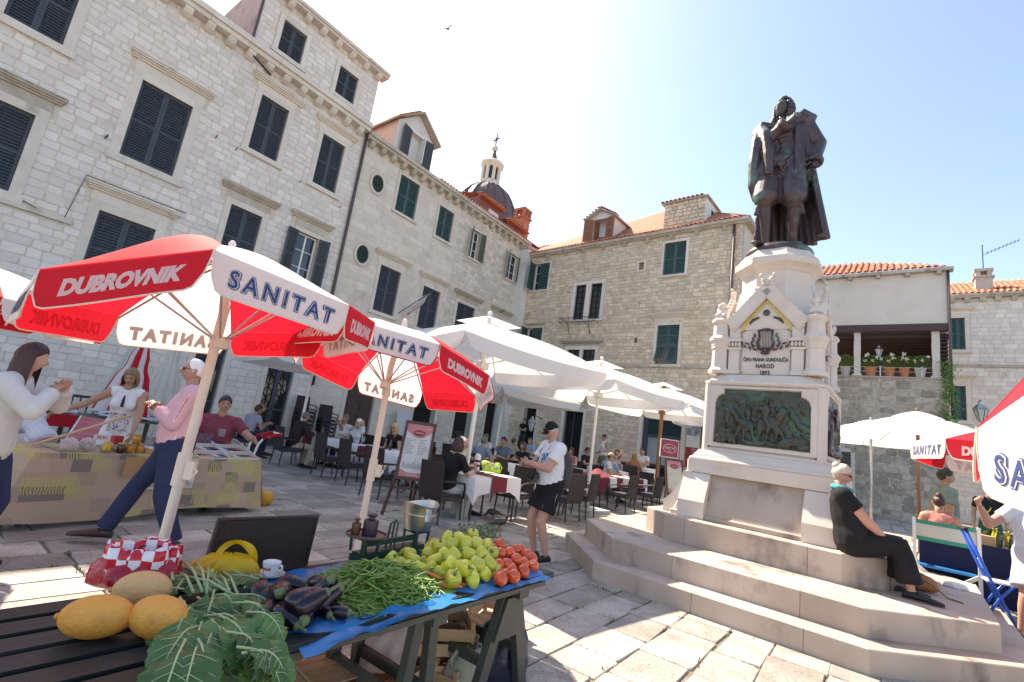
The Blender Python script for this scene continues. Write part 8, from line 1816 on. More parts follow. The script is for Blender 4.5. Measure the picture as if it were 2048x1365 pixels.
# ---- woman in black resting on the monument step
s = Body(1.68, seat=.04, lean=-.20, fem=True, fat=.05, hands={1: (.22,-.24,.18), -1: (-.10,-.30,.20)}, feet={1: (.12,-.44,-.22), -1: (-.12,-.48,-.22)}, head=(-.05,.22,0), elbows={1: (.9,.6,-.1), -1: (-.9,.5,-.2)}, knees={1: (0,-.6,1), -1: (0,-.6,1)})
sp = gp(1702,1108,.75); wb_ = figure('person', s, (sp[0]+.02, sp[1]+.02, .75), (.86,-.50), 'silver haired woman in black with green scarf seated on the monument step', 'c', top=BLK, bottom=BLK, shoes=SHOEK, hair='ash', hairstyle='bun', sleeve=.6, skirt=1.85, topg=.02, glasses=SUNG, voxel=.014, brow=BRW)
b = MB(); b.tube([s.neck0+V3(.075,-.02,.03), s.neck0+s.fwd*.09+V3(.03,0,-.01), s.neck0+s.fwd*.09+V3(-.03,0,-.01), s.neck0+V3(-.075,-.02,.03), s.neck0-s.fwd*.07+V3(0,0,.05), s.neck0+V3(.075,-.02,.03)], .032, 10); b.build('scarf', C_('green scarf', (.03,.35,.20), (.05,.30,.45), ns=14), wb_, smooth=True)
b = MB(); b.ball(s.wr[1]+V3(.02,-.08,-.02), (.05,.045,.03), 10, 7); b.build('tissue', WHT, wb_, smooth=True)
# ---- people behind the right-hand stall
s = Body(1.92, hands={-1: (-.28,.05,.95)}, head=(-.05,.05,0), fat=.02); figure('person', s, at(1888,1000,7.9), (.85,-.30), 'dark haired man in a sage tee shirt standing behind the folding chair', 'b', top=SAGE, bottom=JEANS, shoes=SHOEK, hair='black', hairstyle='short', sleeve=.6, voxel=.016, brow=BR, topg=.018)
s = Body(1.70, seat=.60, fem=True, lean=.12, hands={1: (.2,-.35,.8), -1: (-.2,-.35,.8)}, head=(0,.4,0)); dp_ = at(1880,1060,7.2); figure('person', s, dp_, (.62,.72), 'brown haired woman in a zigzag patterned dress on the striped director chair', 'b', top=C_('zigzag dress', (.30,.05,.12), (.62,.32,.20), ns=22), bottom=C_('bead pattern', (.45,.30,.22), (.65,.60,.45), ns=40), hair='red', hairstyle='bun', sleeve=0, voxel=.018, skirt=.9, face_on=False)
s = Body(1.72, head=(-.2,.3,0)); ap = figure('person', s, at(1978,1000,10.8), (-.6,-.7), 'man in black cap and green apron farther behind the bottle table', 'b', top=BLK, bottom=C_('green apron', (.03,.10,.05)), hair='black', hairstyle='short', sleeve=.6, voxel=.02, brow=BR)
b = MB(); hair_cap(s, b, front=.04, back=.0, side=.03, thick=.016); b.ball(s.head_pt(0,-.10,.05), (.06,.06,.010), 12, 5, M=s.head_frame()); b.build('cap', BLK, ap, smooth=True); b = MB(); b.tube([s.neck0+V3(.06,-.05,.0), s.pelvis+s.up*.3+s.fwd*.15, s.pelvis+s.up*.18+s.fwd*.16+V3(-.08,0,0)], .012, 6); b.build('yellow_cord', mat('yellow cord', (.65,.55,.03), .6), ap)
mp = gp(2088,1292,0); s = Body(1.78, fat=.03, hands={-1: (-.52,-.16,1.44), 1: (.2,-.2,1.1)}, elbows={-1: (-.6,.1,-1)}, feet={-1: (-.18,-.02,.085), 1: (.16,.05,.085)}); s.curl = {1: .5, -1: 1.1}
figure('person', s, (mp[0], mp[1], 0), (-.55,-.83), 'man in white shirt and white shorts reaching towards the parasol', 'c', top=WTEE, bottom=C_('white shorts', (.70,.66,.68)), shoes=mat('tan sandal', (.20,.13,.07), .6), hair='grey', hairstyle='short', sleeve=.5, legs=.80, voxel=.014, botg=.03, flare=.04, brow=BR)
# ------------------------------------------------------------------ souvenir stall with patterned cloth
F0, F1 = Vector((-4.33,4.81,0)), Vector((-3.20,6.85,0)); dS = (F1-F0); SL = dS.length; sa = math.atan2(dS.y, dS.x); SZ = .70
st = empty('souvenir_stall', F0, sa, 'trestle stall covered by a beige leaf patterned cloth', 'stall')
SC = bpy.data.materials.new('leaf patterned cloth'); SC.use_nodes = True; t = SC.node_tree; N = t.nodes; L = t.links; bsd = N['Principled BSDF']; bsd.inputs['Roughness'].default_value = .85
tc = N.new('ShaderNodeTexCoord'); mp = N.new('ShaderNodeMapping'); mp.inputs['Scale'].default_value = (1,1,1); L.new(tc.outputs['Object'], mp.inputs[0])
br = N.new('ShaderNodeTexBrick'); br.inputs['Scale'].default_value = 1.0; br.offset = .37; br.inputs['Mortar Size'].default_value = .0; br.inputs['Brick Width'].default_value = .17; br.inputs['Row Height'].default_value = .13; br.inputs['Color1'].default_value = (0,0,0,1); br.inputs['Color2'].default_value = (1,1,1,1)
sx_ = N.new('ShaderNodeSeparateXYZ'); cx_ = N.new('ShaderNodeCombineXYZ'); L.new(mp.outputs[0], sx_.inputs[0]); L.new(sx_.outputs[0], cx_.inputs[0]); L.new(sx_.outputs[2], cx_.inputs[1]); L.new(cx_.outputs[0], br.inputs['Vector'])
rp = N.new('ShaderNodeValToRGB'); rp.color_ramp.interpolation = 'CONSTANT'; e = rp.color_ramp.elements; e[0].color = (.42,.31,.22,1); e[1].position = .45; e[1].color = (.36,.27,.20,1)
for pos, c in ((.62,(.20,.165,.14,1)), (.76,(.40,.34,.17,1)), (.88,(.45,.34,.24,1))): x = e.new(pos); x.color = c
L.new(br.outputs['Color'], rp.inputs[0]); wv = N.new('ShaderNodeTexWave'); wv.inputs['Scale'].default_value = 13; wv.inputs['Distortion'].default_value = 7; wv.inputs['Detail'].default_value = 1.5; L.new(cx_.outputs[0], wv.inputs[0])
br2 = N.new('ShaderNodeTexBrick'); br2.offset = .5; br2.inputs['Scale'].default_value = 1.0; br2.inputs['Mortar Size'].default_value = 0; br2.inputs['Brick Width'].default_value = .15; br2.inputs['Row Height'].default_value = .16; br2.inputs['Color1'].default_value = (0,0,0,1); br2.inputs['Color2'].default_value = (1,1,1,1); L.new(cx_.outputs[0], br2.inputs['Vector'])
r2 = N.new('ShaderNodeValToRGB'); r2.color_ramp.interpolation = 'CONSTANT'; r2.color_ramp.elements[1].position = .62; L.new(br2.outputs['Color'], r2.inputs[0]); r3 = N.new('ShaderNodeValToRGB'); r3.color_ramp.elements[0].position = .62; r3.color_ramp.elements[1].position = .70; L.new(wv.outputs[1], r3.inputs[0]); mu = N.new('ShaderNodeMath'); mu.operation = 'MULTIPLY'; L.new(r2.outputs[0], mu.inputs[0]); L.new(r3.outputs[0], mu.inputs[1])
mx = N.new('ShaderNodeMix'); mx.data_type = 'RGBA'; L.new(mu.outputs[0], mx.inputs[0]); L.new(rp.outputs[0], mx.inputs[6]); mx.inputs[7].default_value = (.46,.44,.10,1); L.new(mx.outputs[2], bsd.inputs[0])
b = MB(); W = .78
def cl(u, v):                              # v: 0 back edge .. front hem
    x = -.02+u*(SL+.04)
    if v < .45: return (x, W*(1-v/.45), SZ+.004*math.sin(x*9))
    q = (v-.45)/.55; return (x+(.10*(u-.5))*q*2-(.10*q if u < .02 else 0), -.02-.10*q-.02*math.sin(x*7+1)*q, SZ-.62*q-.03*q*math.sin(x*3.1))
b.grid(cl, 40, 20)
for sx, x in ((-1, -.02), (1, SL+.02)): b.grid(lambda u, v: (x+sx*(.10*v+.04*v*math.sin(u*6)), (u*W-.02-.10*v*(1-u)), SZ-(.60-.12*u)*v), 10, 8)
b.build('stall_cloth', SC, st, smooth=True, auto=60)
for x in (.2, SL-.2):
    for y in (.1, .65): l = MB(); l.beam((x,y,SZ-.02), (x-.15 if x < 1 else x+.1,y,0), .05, .05); l.build('leg', TREST, st)
b = MB(); b.box2((0,.02,SZ-.03), (SL,W-.02,SZ-.008)); b.build('board', TREST, st)
b = MB(); b.beam((-.12,-.05,.0), (.02,.35,.62), .05, .05); b.build('folded_leg', TREST, st)
def onst(o, x, y, z=0.0, rz=0.0): o.location = F0+Vector((math.cos(sa)*x-math.sin(sa)*y, math.sin(sa)*x+math.cos(sa)*y, SZ+.006+z)); o.rotation_euler = (0,0,sa+rz); return o
HONEY = mat('honey jar', (.42,.16,.012), .15, (.50,.22,.02), 5.0, coat=.6); LIDM = mat('brass lid', (.40,.28,.08), .35, metal=.7); jm = MB(); jm.lathe([(.036,0),(.040,.004),(.040,.075),(.034,.086)], 18); jl = MB(); jl.lathe([(.037,.086),(.038,.088),(.038,.102),(.034,.104)], 18); DHON = mat('dark jam jar', (.05,.014,.012), .15, coat=.6)
jme, jle, jmd = jm.mesh('jar', HONEY, True), jl.mesh('lid', LIDM, True), jm.mesh('jar', DHON, True)
for x, y, z, me, lab in ((.72,.10,0,jmd,'dark jam jar at the left of the honey jars'), (.81,.11,0,jme,'amber honey jar next to the dark jam jar'), (.905,.11,0,jme,'amber honey jar next to the toy tray'), (.86,.12,.105,jme,'amber honey jar stacked on top of the others')):
    o = link('honey_jar', me); onst(o, x, y, z); tag(o, lab, 'jar'); link('lid', jle, o)
o = bag('gift_pouch', (0,0,0), .055, .04, .11, mat('gold foil pouch', (.52,.33,.06), .3, (.62,.42,.10), 8.0, metal=.5, bump=.5), 'gold gift pouch with a red bow beside the jam jar', open_=False, seed=31); onst(o, .60, .12); 
for k, x in enumerate((.28, .44)):
    o = bag('sweet_bag', (0,0,0), .065, .05, .13, CLEAR, ['clear bag of pale sweets at the end of the stall', 'clear bag of mauve sweets next to the price card'][k], open_=False, seed=33+k); onst(o, x, .14+.03*k); q = MB()
    for j in range(46): q.ball((rb.gauss(0,.028), rb.gauss(0,.022), rb.uniform(.012,.095)), .011, 6, 4)
    tag(q.build('sweets', mat(['pale sweets', 'mauve sweets'][k], [(.62,.48,.46), (.40,.32,.42)][k], .5), o), kind='stuff')
b = MB(); b.box2((-.05,-.03,0), (.05,.03,.16)); o = b.build('tea_box', mat('red carton', (.42,.03,.04), .5)); onst(o, .74, .28, 0, .3); tag(o, 'red tea carton standing behind the jars', 'box'); b = MB(); b.box2((-.051,-.031,.01), (.051,.031,.07)); b.build('print_band', mat('grey carton band', (.5,.5,.5), .5), o)
b = MB(); b.box2((-.075,-.003,0), (.075,.003,.055)); o = b.build('price_card', PAPER); onst(o, .50, .06, .13, .1); tag(o, 'white price card reading 20 kn', 'price card'); tm = text_mesh('20 kn', .042, bold=.001); tm.materials.clear(); tm.materials.append(mat('red print', (.55,.03,.03), .6)); link('lettering', tm, o, Matrix.Translation((0,-.0045,.027)) @ Matrix.Rotation(R_(90), 4, 'X'))
TRAYW = mat('orange tray wood', (.48,.24,.07), .6); tr = empty('toy_tray', (0,0,0), 0, 'shallow wooden tray of tiny red and white dolls', 'tray'); onst(tr, 1.22, .22)
b = MB(); b.box2((-.26,-.14,0), (.26,.14,.008)); b.box2((-.26,-.14,.008), (.26,-.13,.045)); b.box2((-.26,.13,.008), (.26,.14,.045)); b.box2((-.26,-.13,.008), (-.25,.13,.045)); b.box2((.25,-.13,.008), (.26,.13,.045)); b.build('tray_box', TRAYW, tr)
b = MB(); dm_ = [mat('doll %d' % i, c, .6) for i, c in enumerate(((.38,.03,.06),(.70,.66,.64),(.03,.025,.03),(.45,.22,.10)))]
for j in range(120): x, y = rb.uniform(-.23,.23), rb.uniform(-.11,.11); b.mi = rb.choice((0,0,2,3)); b.ball((x,y,.024), (.010,.010,.018), 6, 4); b.mi = 1; b.ball((x,y-.004,.046), .008, 6, 4)
tag(b.build('tiny_dolls', dm_, tr), kind='stuff')
dc = empty('display_case', (0,0,0), 0, 'open white compartment case of small souvenirs at the end of the stall', 'display case'); onst(dc, SL-.42, .30, .02); dc.rotation_euler[0] = R_(17); CW = mat('white case', (.60,.58,.54), .5)
b = MB(); X, Y = .40, .32; b.box2((-X,-Y,0), (X,Y,.01)); 
for y in (-Y, -Y/3, Y/3, Y): b.box2((-X,y-.006,.01), (X,y+.006,.06))
for x in (-X, 0, X): b.box2((x-.006,-Y,.012), (x+.006,Y,.062))
b.build('case_box', CW, dc); b = MB(); cm_ = [mat('souvenir %d' % i, c, .5) for i, c in enumerate(((.02,.02,.03),(.40,.05,.10),(.45,.28,.14),(.65,.62,.60),(.10,.10,.25)))]
for cy in range(3):
    for cxx in range(2):
        for j in range(16): b.mi = (j//3+cy+cxx*2) % 5; x = -X+.02+cxx*X+j*(X-.04)/16; b.box((x+.01, -Y+.03+(cy+.5)*2*Y/3-.03, .032), (.012,.13,.025), M=Matrix.Rotation(R_(-12), 3, 'X'))
tag(b.build('souvenirs', cm_, dc), kind='stuff')
b = MB()
for k in range(3): b.box((-.18+.06*k,.16,.09), (.045,.02,.16), M=Matrix.Rotation(R_(-18), 3, 'X') @ Matrix.Rotation(R_(8*k), 3, 'Y'))
tag(b.build('lavender_packets', mat('lavender packet', (.10,.05,.10), .4), dc), kind='stuff')
b = MB(); b.grid(lambda u, v: ((u-.5)*.20+.01*v, -.10-.012*math.sin(u*5), -.02-.20*v), 6, 4); b.grid(lambda u, v: ((.5-u)*.20+.01*v, -.112-.012*math.sin((1-u)*5), -.02-.20*v), 6, 4); o = b.build('paper_bag', mat('brown paper', (.40,.22,.10), .8, (.46,.27,.13), 6.0, bump=.3)); onst(o, .80, .0); tag(o, 'brown paper bag hanging on the front of the stall cloth', 'paper bag')
b = MB(); b.box2((-.27,-.13,-.36), (.27,-.12,-.02)); o = b.build('map_print', mat('pale print paper', (.55,.53,.48), .7)); onst(o, 1.18, .0); tag(o, 'framed grey map print hanging on the stall front', 'print'); b = MB(); b.box2((-.245,-.1325,-.335), (.245,-.1305,-.045)); b.build('engraving', mat('engraved map', (.20,.20,.19), .7, (.50,.49,.45), 22.0, amt=3.0), o); b = MB(); b.box2((-.08,-.135,-.15), (.14,-.133,-.07)); b.build('caption_panel', PAPER, o); b = MB(); b.box2((-.13,-.135,-.15), (-.09,-.133,-.07)); b.build('gilt_mark', GOLD, o)
b = MB(); b.beam((-.45,0,0), (.45,.05,.36), .05, .012); o = b.build('wooden_ruler', CRATE); onst(o, .50, .42, .02, .2); tag(o, 'long thin wooden board propped slantwise on the stall', 'board')
# hand trolley with red grips
tq = empty('hand_trolley', at(497,900,7.15), sa-.3, 'white tubular trolley with red grips beside the seller', 'trolley')
for y in (-.16, .16):
    b = MB(); b.tube([(-.05,y,.05),(.0,y,.55),(.06,y,.86),(.12,y,.95),(.20,y,.97)], .016, 8); b.build('frame_tube', WHITE_PAINT, tq, smooth=True); b = MB(); b.tube([(.10,y,.93),(.14,y,.96),(.34,y,1.02)], .021, 8); b.build('grip', RED, tq, smooth=True)
b = MB(); b.box2((-.10,-.2,.03), (.25,.2,.05)); b.tube([(-.02,-.16,.30),(-.02,.16,.30)], .012, 6); b.tube([(.34,-.16,1.02),(.34,.16,1.02)], .014, 6); b.build('crossbars', WHITE_PAINT, tq)
for y in (-.2, .2): b = MB(); b.cyl((-.06,y-.02,.08), (-.06,y+.02,.08), .08, n=18); b.build('wheel', SHOEK, tq)
b = MB(); b.lathe([(.10,0),(.13,.02),(.14,.10),(.135,.14),(.12,.14),(.11,.03),(.01,.02)], 20); o = b.build('wicker_basket', mat('straw basket', (.45,.27,.11), .8, (.55,.36,.17), 60.0, bump=.8, bs=60), smooth=True, auto=50); onst(o, SL-.1, .85, .0); tag(o, 'round straw basket behind the display case', 'basket')
b = MB(); b.ball((0,0,.10), (.13,.13,.11), 16, 10); o = b.build('pumpkin', mat('orange squash', (.62,.30,.02), .5), smooth=True); q = gp(525,1010,0); o.location = (q[0], q[1], 0); tag(o, 'round orange squash on the paving beyond the near wicker chair', 'squash')
# linen stall by the wall and its striped chair
q = at(150,800,8.2); ls = empty('linen_stall', q, LF.a, 'low table with red cloth and heaps of white linen by the house wall', 'stall')
b = MB(); b.box2((-1.5,-.4,.78), (1.3,.4,.82)); b.build('tabletop', TREST, ls); b = MB(); b.grid(lambda u, v: (-1.5+1.5*u, -.41-.01*math.sin(u*20), .825-.20*v), 12, 3); b.build('red_cloth', RED, ls)
for x in (-1.4, 0, 1.2):
    for y in (-.35, .35): l = MB(); l.box2((x-.03,y-.03,0), (x+.03,y+.03,.78)); l.build('leg', TREST, ls)
b = MB(); rn = random.Random(12)
for k in range(46): b.box((rn.uniform(-1.4,1.2), rn.uniform(-.35,.3), .83+rn.uniform(0,.07)), (rn.uniform(.15,.3), rn.uniform(.1,.22), .03), M=(Euler((rn.uniform(-.2,.2), rn.uniform(-.2,.2), rn.uniform(0,3)))).to_matrix())
tag(b.build('folded_linens', C_('white linen', (.66,.65,.68), (.50,.48,.55), ns=16), ls), kind='stuff')
q = at(118,900,6.4); cq = empty('striped_chair', q, LF.a+R_(-60), 'white tubular garden chair with red striped back near the linen stall', 'chair'); STR = mat('red striped canvas', (.42,.04,.08), .8, (.50,.20,.22), 24.0, stretch=(.1,.1,1))
b = MB(); b.grid(lambda u, v: ((u-.5)*.48, .22+.16*v, .42+.50*v), 4, 6); b.build('backrest', STR, cq); b = MB(); b.box2((-.24,-.22,.40), (.24,.22,.43)); b.build('seat', STR, cq)
for sx in (-1, 1): b = MB(); b.tube([(sx*.27,.40,.92),(sx*.27,.22,.42),(sx*.27,-.30,.0)], .013, 8); b.tube([(sx*.27,.30,.0),(sx*.27,-.22,.62),(sx*.27,.28,.64)], .013, 8); b.build('side_frame', WHITE_PAINT, cq, smooth=True)
# bench by the wall
bn = empty('wall_bench', LF.w(2.0, -1.3, 0), LF.a, 'long dark slatted bench standing along the house wall', 'bench'); DGB = mat('dark green bench paint', (.02,.03,.03), .5)
for k in range(3): b = MB(); b.box2((-2.2,-.35+.14*k,.44), (2.2,-.24+.14*k,.47)); b.build('slat', DGB, bn)
b = MB(); b.box2((-2.2,.08,.92), (2.2,.11,.98)); b.box2((-2.2,.08,.52), (2.2,.11,.56)); b.build('back_rail', DGB, bn)
for k in range(30): b = MB(); x = -2.15+.148*k; b.box2((x,.085,.56), (x+.03,.105,.92)); b.build('back_slat', DGB, bn)
for x in (-2.0, 0, 2.0):
    for y in (-.3, .08): b = MB(); b.box2((x-.03,y-.03,0), (x+.03,y+.03,.44)); b.build('leg', DGB, bn)
# folded parasols by the wall
def folded(p, h, cols, label, lean=0.0, r0=.17, text=None):
    r = empty('folded_parasol', p, 0, label, 'parasol'); r.rotation_euler = (0, R_(lean), 0)
    b = MB(); b.tube([(0,0,0),(0,0,h+.08)], .022, 10); b.build('pole', POLE_W, r, smooth=True); n = 16; zs = (h*.42, h*.44, h*.60, h*.78, h*.80, h*.92, h)
    for q in range(8):
        rings = []
        b = MB()
        def f(u, v):
            a = (q+u)*math.pi/4; z = h*.40+(h*.60)*v; rr = (r0*(1-v)**.8+.022)*(1+.28*math.sin(math.pi*u))*(.85 if abs(v-.62) < .06 else 1); return (rr*math.cos(a), rr*math.sin(a), z)
        b.grid(f, 5, 12); b.build('folded_panel', cols[q % len(cols)], r, smooth=True)
    b = MB(); b.lathe([(.25,0),(.25,.08),(.05,.10)], 16); b.build('foot', MATS['concrete foot'], r); return r
GRC = mat('grey green cloth', (.44,.46,.42), .85); folded(at(205,790,9.6), 2.35, [GRC], 'folded grey green parasol leaning at the house wall', lean=9, r0=.17); folded(at(240,800,8.8), 2.25, [RED, WCLOTH], 'folded red and white parasol behind the blonde seller', lean=4, r0=.30); folded(at(325,790,11.0), 2.6, [CREAMC], 'folded cream parasol behind the man in pink stripes', r0=.24)
market_parasol((-4.62,4.05,1.98), (.0,.02,R_(14)), .95, True, 'red and white market parasol over the dark haired woman', val=.18)
# ------------------------------------------------------------------ right-hand stall, chairs and bags on the steps
q = at(1890,1085,7.0); dcx = empty('director_chair', q, math.atan2(.62, -.72), 'white wooden director chair with green striped canvas back', 'chair')
GST = mat('green edged canvas', (.60,.60,.50), .8); GRN = mat('green canvas band', (.03,.30,.20), .8)
b = MB(); b.grid(lambda u, v: ((u-.5)*.62, .26+.04*(1-(2*u-1)**2), .86+.26*v), 10, 6); b.build('back_canvas', GST, dcx, smooth=True)
for z in (.855, 1.075): b = MB(); b.grid(lambda u, v: ((u-.5)*.622, .264+.04*(1-(2*u-1)**2), z+.05*v), 10, 1); b.grid(lambda u, v: ((u-.5)*.622, .256+.04*(1-(2*u-1)**2), z+.05*v), 10, 1); b.build('canvas_stripe', GRN, dcx, smooth=True)
b = MB(); b.box2((-.30,-.24,.50), (.30,.24,.53)); b.build('seat', BLUE, dcx)
for y in (-.25, .25): b = MB(); b.beam((-.32,y,.0), (.32,y,.52), .03, .045); b.beam((.32,y+.025,.0), (-.32,y+.025,.52), .03, .045); b.build('cross_legs', WHITE_PAINT, dcx)
for sx in (-1, 1): b = MB(); b.beam((sx*.33,.25,.0), (sx*.33,.27,1.14), .04, .03); b.beam((sx*.33,-.25,.0), (sx*.33,-.25,.72), .04, .03); b.box2((sx*.33-.03,-.28,.72), (sx*.33+.03,.28,.745)); b.build('side_frame', WHITE_PAINT, dcx)
q = gp(2000,1262,0); bc = empty('folding_stand', (q[0], q[1], 0), R_(-35), 'bright blue folding tubular stand with black grips before the bottle table', 'stand'); BLP = mat('bright blue lacquer', (.01,.10,.55), .3)
for y in (-.16, .16): b = MB(); b.tube([(-.30,y,1.12),(-.10,y,.60),(.16,y,.0)], .018, 8); b.build('frame_tube', BLP, bc, smooth=True); b = MB(); b.tube([(-.22,y,.0),(-.02,y,.38),(.16,y,.62)], .016, 8); b.build('frame_tube', BLP, bc, smooth=True)
b = MB(); b.tube([(-.30,-.18,1.12),(-.30,.18,1.12)], .024, 8); b.build('grip', IRON, bc); b = MB(); b.box2((-.12,-.16,.55), (.32,.16,.57)); b.build('white_shelf', WHITE_PAINT, bc)
q = at(2010,1080,6.9); bt = empty('bottle_table', q, R_(-42), 'table with dark blue cloth crowded with oil bottles', 'table'); TB = .92
b = MB(); b.box2((-.9,-.45,TB-.03), (1.2,.45,TB)); b.build('tabletop', TREST, bt); b = MB(); b.grid(lambda u, v: (-.9+2.1*u, -.455-.02*math.sin(u*30)*v, TB+.003-.75*v), 40, 4); b.grid(lambda u, v: (-.905-.02*math.sin(u*20)*v, -.45+.9*u, TB+.003-.75*v), 16, 4); b.build('blue_cloth', C_('dark blue cloth', (.015,.02,.06)), bt)
for x in (-.8, 1.1):
    for y in (-.38, .38): b = MB(); b.box2((x-.025,y-.025,0), (x+.025,y+.025,TB-.03)); b.build('leg', TREST, bt)
bm_ = MB(); bm_.lathe([(.026,0),(.028,.004),(.028,.13),(.020,.16),(.010,.18),(.010,.225),(.013,.227),(.012,.24)], 12); bms = [bm_.mesh('bottle', m_, True) for m_ in (OILG, DKG, mat('red oil bottle', (.30,.04,.02), .15, coat=.5), mat('green oil bottle', (.22,.26,.02), .15, coat=.5))]
M0 = Matrix.Translation(q) @ Matrix.Rotation(R_(-42), 4, 'Z')
for i in range(6):
    for j in range(9):
        p = M0 @ Vector((-.10+.13*j+rb.uniform(-.02,.02), -.36+.13*i, TB+.002)); o = link('oil_bottle', rb.choice(bms)); o.location = p; s_ = rb.uniform(.75, 1.15); o.scale = (s_,)*3; tag(o, 'small corked oil or liqueur bottle on the blue table', 'bottle', 'bottles on the blue table')
for k, (x, lab) in enumerate(((-.55,'straw coloured wooden box with cut slots on the bottle table'), (-.25,'plain wooden box beside the slotted one on the bottle table'))):
    p = M0 @ Vector((x, -.25, TB+.003)); b = MB(); b.box2((-.13,-.09,0), (.13,.09,.12)); o = b.build('wooden_box', CRATE); o.location = p; o.rotation_euler = (0,0,R_(-42)); tag(o, lab, 'box')
KB = MATS['mauve sweets']; b = MB()
for k in range(26): p0 = Vector((rb.uniform(-.75,-.1), rb.uniform(-.1,.35), TB+.02)); a = rb.uniform(.2,1.2); b.tube([p0, p0+Vector((.20*math.cos(a), .20*math.sin(a), .10+rb.uniform(0,.05)))], .010, 5)
o = b.build('lavender_sticks', mat('yellow sticks', (.40,.30,.06), .7, (.20,.12,.05), 20.0)); o.matrix_world = M0; tag(o, 'bundle of yellow sticks leaning on the bottle table', 'sticks', kind='stuff')
# things left on the steps
PB = mat('glossy taupe paper', (.18,.13,.115), .3, (.24,.18,.16), 4.0); q = gp(1797,1185,.44); b = MB(); b.box((0,0,.14), (.13,.20,.28)); b.box((0,0,.281), (.125,.195,.002)); o = b.build('paper_carrier', PB); o.location = (q[0], q[1]+.02, .441); o.rotation_euler = (0,0,MF.a+R_(12)); tag(o, 'tall glossy taupe paper carrier beside the seated woman', 'paper bag'); b = MB(); b.tube([(-.03,-.06,.28),(-.03,-.05,.36),(-.03,.05,.36),(-.03,.06,.28)], .003, 5); b.build('cord_handle', IRON, o)
LEA = mat('tan leather', (.24,.10,.03), .5, (.32,.15,.055), 6.0, bump=.4, bs=14); q = gp(1848,1185,.44); m = MB(); m.ball((0,0,.09), (.16,.11,.09), 16, 10); m.ball((-.06,.02,.12), (.10,.09,.07), 12, 8); m.ball((.08,-.03,.07), (.09,.08,.06), 12, 8); me = remesh(m, .012, 3); me.materials.append(LEA); o = link('leather_rucksack', me); o.location = (q[0], q[1]+.05, .441); o.rotation_euler = (0,0,MF.a); tag(o, 'slouched tan leather rucksack on the monument step', 'rucksack'); b = MB(); b.tube([(-.1,-.08,.14),(.0,-.11,.15),(.10,-.09,.10),(.22,-.13,.012),(.34,-.2,.008)], .008, 6); b.build('strap', LEA, o); b = MB(); b.tube([(-.1,-.02,.185),(.02,-.03,.18),(.1,-.05,.13)], .012, 6); b.build('zip_flap', LEA, o)
q = gp(1912,1178,.44); o = bag('plastic_bag', (q[0], q[1], .441), .10, .07, .07, WHT, 'crumpled white plastic bag lying on the monument step', open_=False, seed=44, rot=MF.a)
q = gp(1755,1117,.75); b = MB(); b.ball((0,0,.022), (.06,.035,.022), 10, 6); o = b.build('purse', C_('mauve purse', (.12,.10,.20)), smooth=True); o.location = (q[0]+.02, q[1], .751); tag(o, 'small mauve purse on the step under the seated woman', 'purse')
# ------------------------------------------------------------------ flower pots on the terrace
TERR = mat('terracotta pot', (.50,.17,.07), .8, (.58,.24,.12), 5.0); GPOT = mat('grey stone pot', (.42,.38,.32), .9, (.52,.48,.42), 5.0); FOL = mat('pot plant green', (.10,.22,.035), .6, (.18,.32,.07), 12.0, transl=.25); FLW = mat('cream blossom', (.72,.62,.50), .7)
for k, (s_, m_, r_, fl, lab) in enumerate(((-1.58,GPOT,.20,0,'grey pot of green herbs at the left of the loggia pillar'), (-.67,TERR,.24,5,'terracotta pot of cream hydrangeas right of the loggia pillar'), (-.03,TERR,.22,5,'terracotta pot of cream hydrangeas by the rail post'), (.48,TERR,.20,4,'smaller terracotta pot of hydrangeas beside the square planter'), (1.0,GPOT,.27,3,'square grey planter of leafy flowers against the right pillar'))):
    p = TF.w(s_, .27, 6.122); r = empty('flower_pot', p, TF.a, lab, 'flower pot'); b = MB(); n = 4 if k == 4 else 18; b.lathe([(r_*.62,0),(r_*.72,.05),(r_*.95,.36),(r_*1.02,.365),(r_*1.02,.42),(r_*.9,.42),(r_*.85,.36)], n, M=Matrix.Rotation(R_(45), 3, 'Z')); b.build('pot', m_, r, smooth=(n > 4), auto=40)
    b = MB()
    for j in range(420):
        v = Vector((rb.gauss(0,1), rb.gauss(0,1), rb.gauss(0,1))).normalized()*rb.uniform(.5,1)**.5; q = Vector((v.x*.36, v.y*.28, .70+v.z*.30)); a = rb.uniform(0,6.28); u = Vector((math.cos(a), math.sin(a), rb.uniform(-.5,.5)))*rb.uniform(.03,.055); w_ = u.orthogonal().normalized()*.022; b.add([q-u, q+w_, q+u, q-w_], [(0,1,2,3)])
    tag(b.build('foliage', FOL, r), kind='stuff')
    for j in range(fl): b = MB(); c = Vector((rb.uniform(-.30,.30), rb.uniform(-.30,-.12), .72+rb.uniform(-.05,.30)));  [b.ball(c+Vector((rb.gauss(0,.03), rb.gauss(0,.03), rb.gauss(0,.03))), .028, 6, 4) for _ in range(12)]; b.build('blossom', FLW, r, smooth=True)
iv = empty('ivy', TF.w(1.85, -.05, 4.2), TF.a, 'green creeper hanging down the corner of the dark stone wall', 'creeper'); b = MB()
for j in range(700):
    z = rb.uniform(0, 2.6); q = Vector((rb.gauss(.0,.13+.05*math.sin(z*3)), rb.gauss(-.05,.08), z)); a = rb.uniform(0,6.28); u = Vector((math.cos(a), -.3, math.sin(a)))*rb.uniform(.03,.06); w_ = u.orthogonal().normalized()*.03; b.add([q-u, q+w_, q+u, q-w_], [(0,1,2,3)])
tag(b.build('ivy_leaves', FOL, iv), kind='stuff'); b = MB(); b.tube([(0,0,2.6),(.05,-.02,1.6),(-.03,-.03,.6),(.02,0,0)], .012, 5); b.build('ivy_stem', DKW, iv)
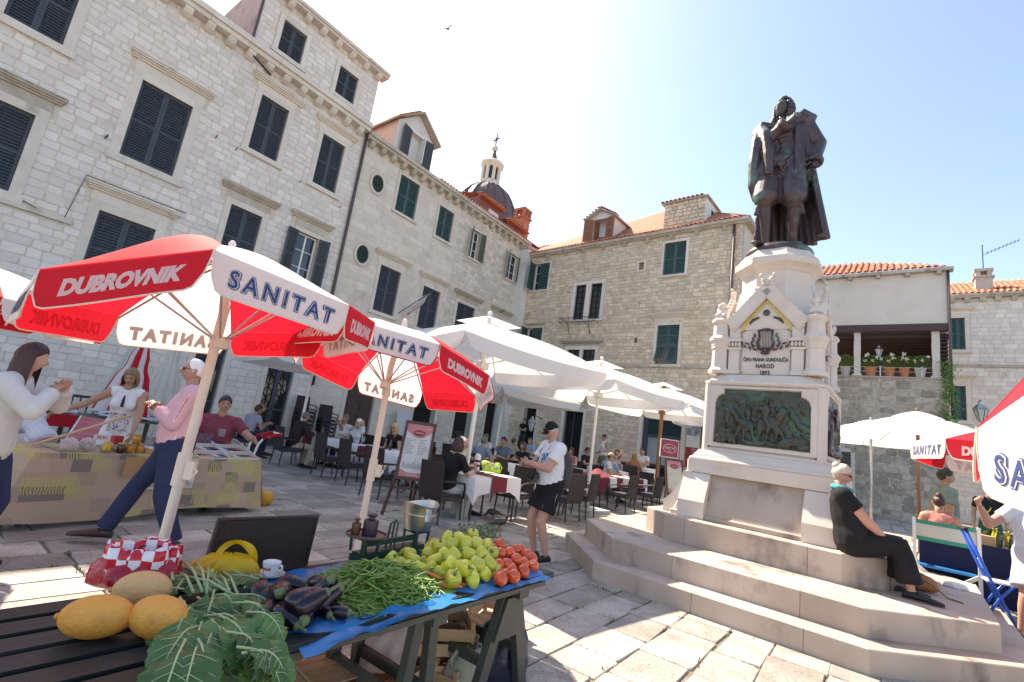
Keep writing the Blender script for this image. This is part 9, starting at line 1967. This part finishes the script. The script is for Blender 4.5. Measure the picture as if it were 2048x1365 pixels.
# ------------------------------------------------------------------ birds
PIG = mat('dark pigeon plumage', (.035,.035,.04), .6, (.06,.06,.07), 14.0)
def pigeon(p, yaw, label, peck=False):
    m = MB(); m.tube([(0,.15,.10),(0,.09,.115),(0,.0,.125),(0,-.07,.135),(0,-.10,.15)], [(.012,.006),(.035,.025),(.058,.055),(.050,.052),(.030,.032)], 12); hz = .06 if peck else .20; hy = -.16 if peck else -.115
    m.tube([(0,-.085,.15),(0,-.11,.17 if not peck else .12),(0,hy,hz)], [.036,.026,.022], 10); m.ball((0,hy-.008,hz+.008), (.021,.026,.022), 10, 7); m.tube([(0,hy-.03,hz+.005),(0,hy-.048,hz-.002)], [.006,.002], 6); m.tube([(0,.10,.11),(0,.20,.085)], [(.030,.008),(.026,.005)], 8)
    for q in (1, -1): m.tube([(q*.045,-.04,.135),(q*.055,.04,.12),(q*.025,.14,.10)], [(.012,.034),(.012,.036),(.006,.012)], 8)
    me = remesh(m, .008, 2); me.materials.append(PIG); r = empty('pigeon', p, yaw, label, 'bird', 'pigeons on the paving'); link('body', me, r); b = MB()
    for q in (1, -1): b.tube([(q*.022,-.005,.085),(q*.024,.005,.0)], .005, 6); b.tube([(q*.024,.01,.003),(q*.024,-.03,.003)], .004, 5)
    b.build('legs', mat('pigeon leg', (.35,.08,.07), .6), r)
q = gp(997,1062,0); pigeon((q[0], q[1], .004), R_(115), 'dark pigeon walking with raised head near the photographer'); q = gp(985,1040,0); pigeon((q[0], q[1], .004), R_(-60), 'dark pigeon pecking under the white table', True); q = gp(803,985,0); pigeon((q[0], q[1], .004), R_(30), 'dark pigeon between the easel legs', True)
q = dp(895,58,30); b = MB(); b.tube([(-.42,0,.05),(-.2,-.08,.10),(0,0,0),(.22,-.06,.09),(.45,.02,.03)], [(.01,.004),(.05,.010),(.035,.02),(.05,.010),(.01,.004)], 8, flat=(0,1,0)); b.tube([(0,-.14,.0),(0,0,0),(0,.18,-.01)], [.02,.05,.01], 8); o = b.build('swift', PIG, smooth=True); o.location = q; o.scale = (1.6,)*3; o.rotation_euler = (R_(50), R_(-50), R_(20)); tag(o, 'small dark swift gliding in the sky above the roofs', 'bird')
for m_ in TXT.values(): bpy.data.meshes.remove(m_)
bpy.data.scenes.remove(_tmp)
bpy.context.view_layer.update()
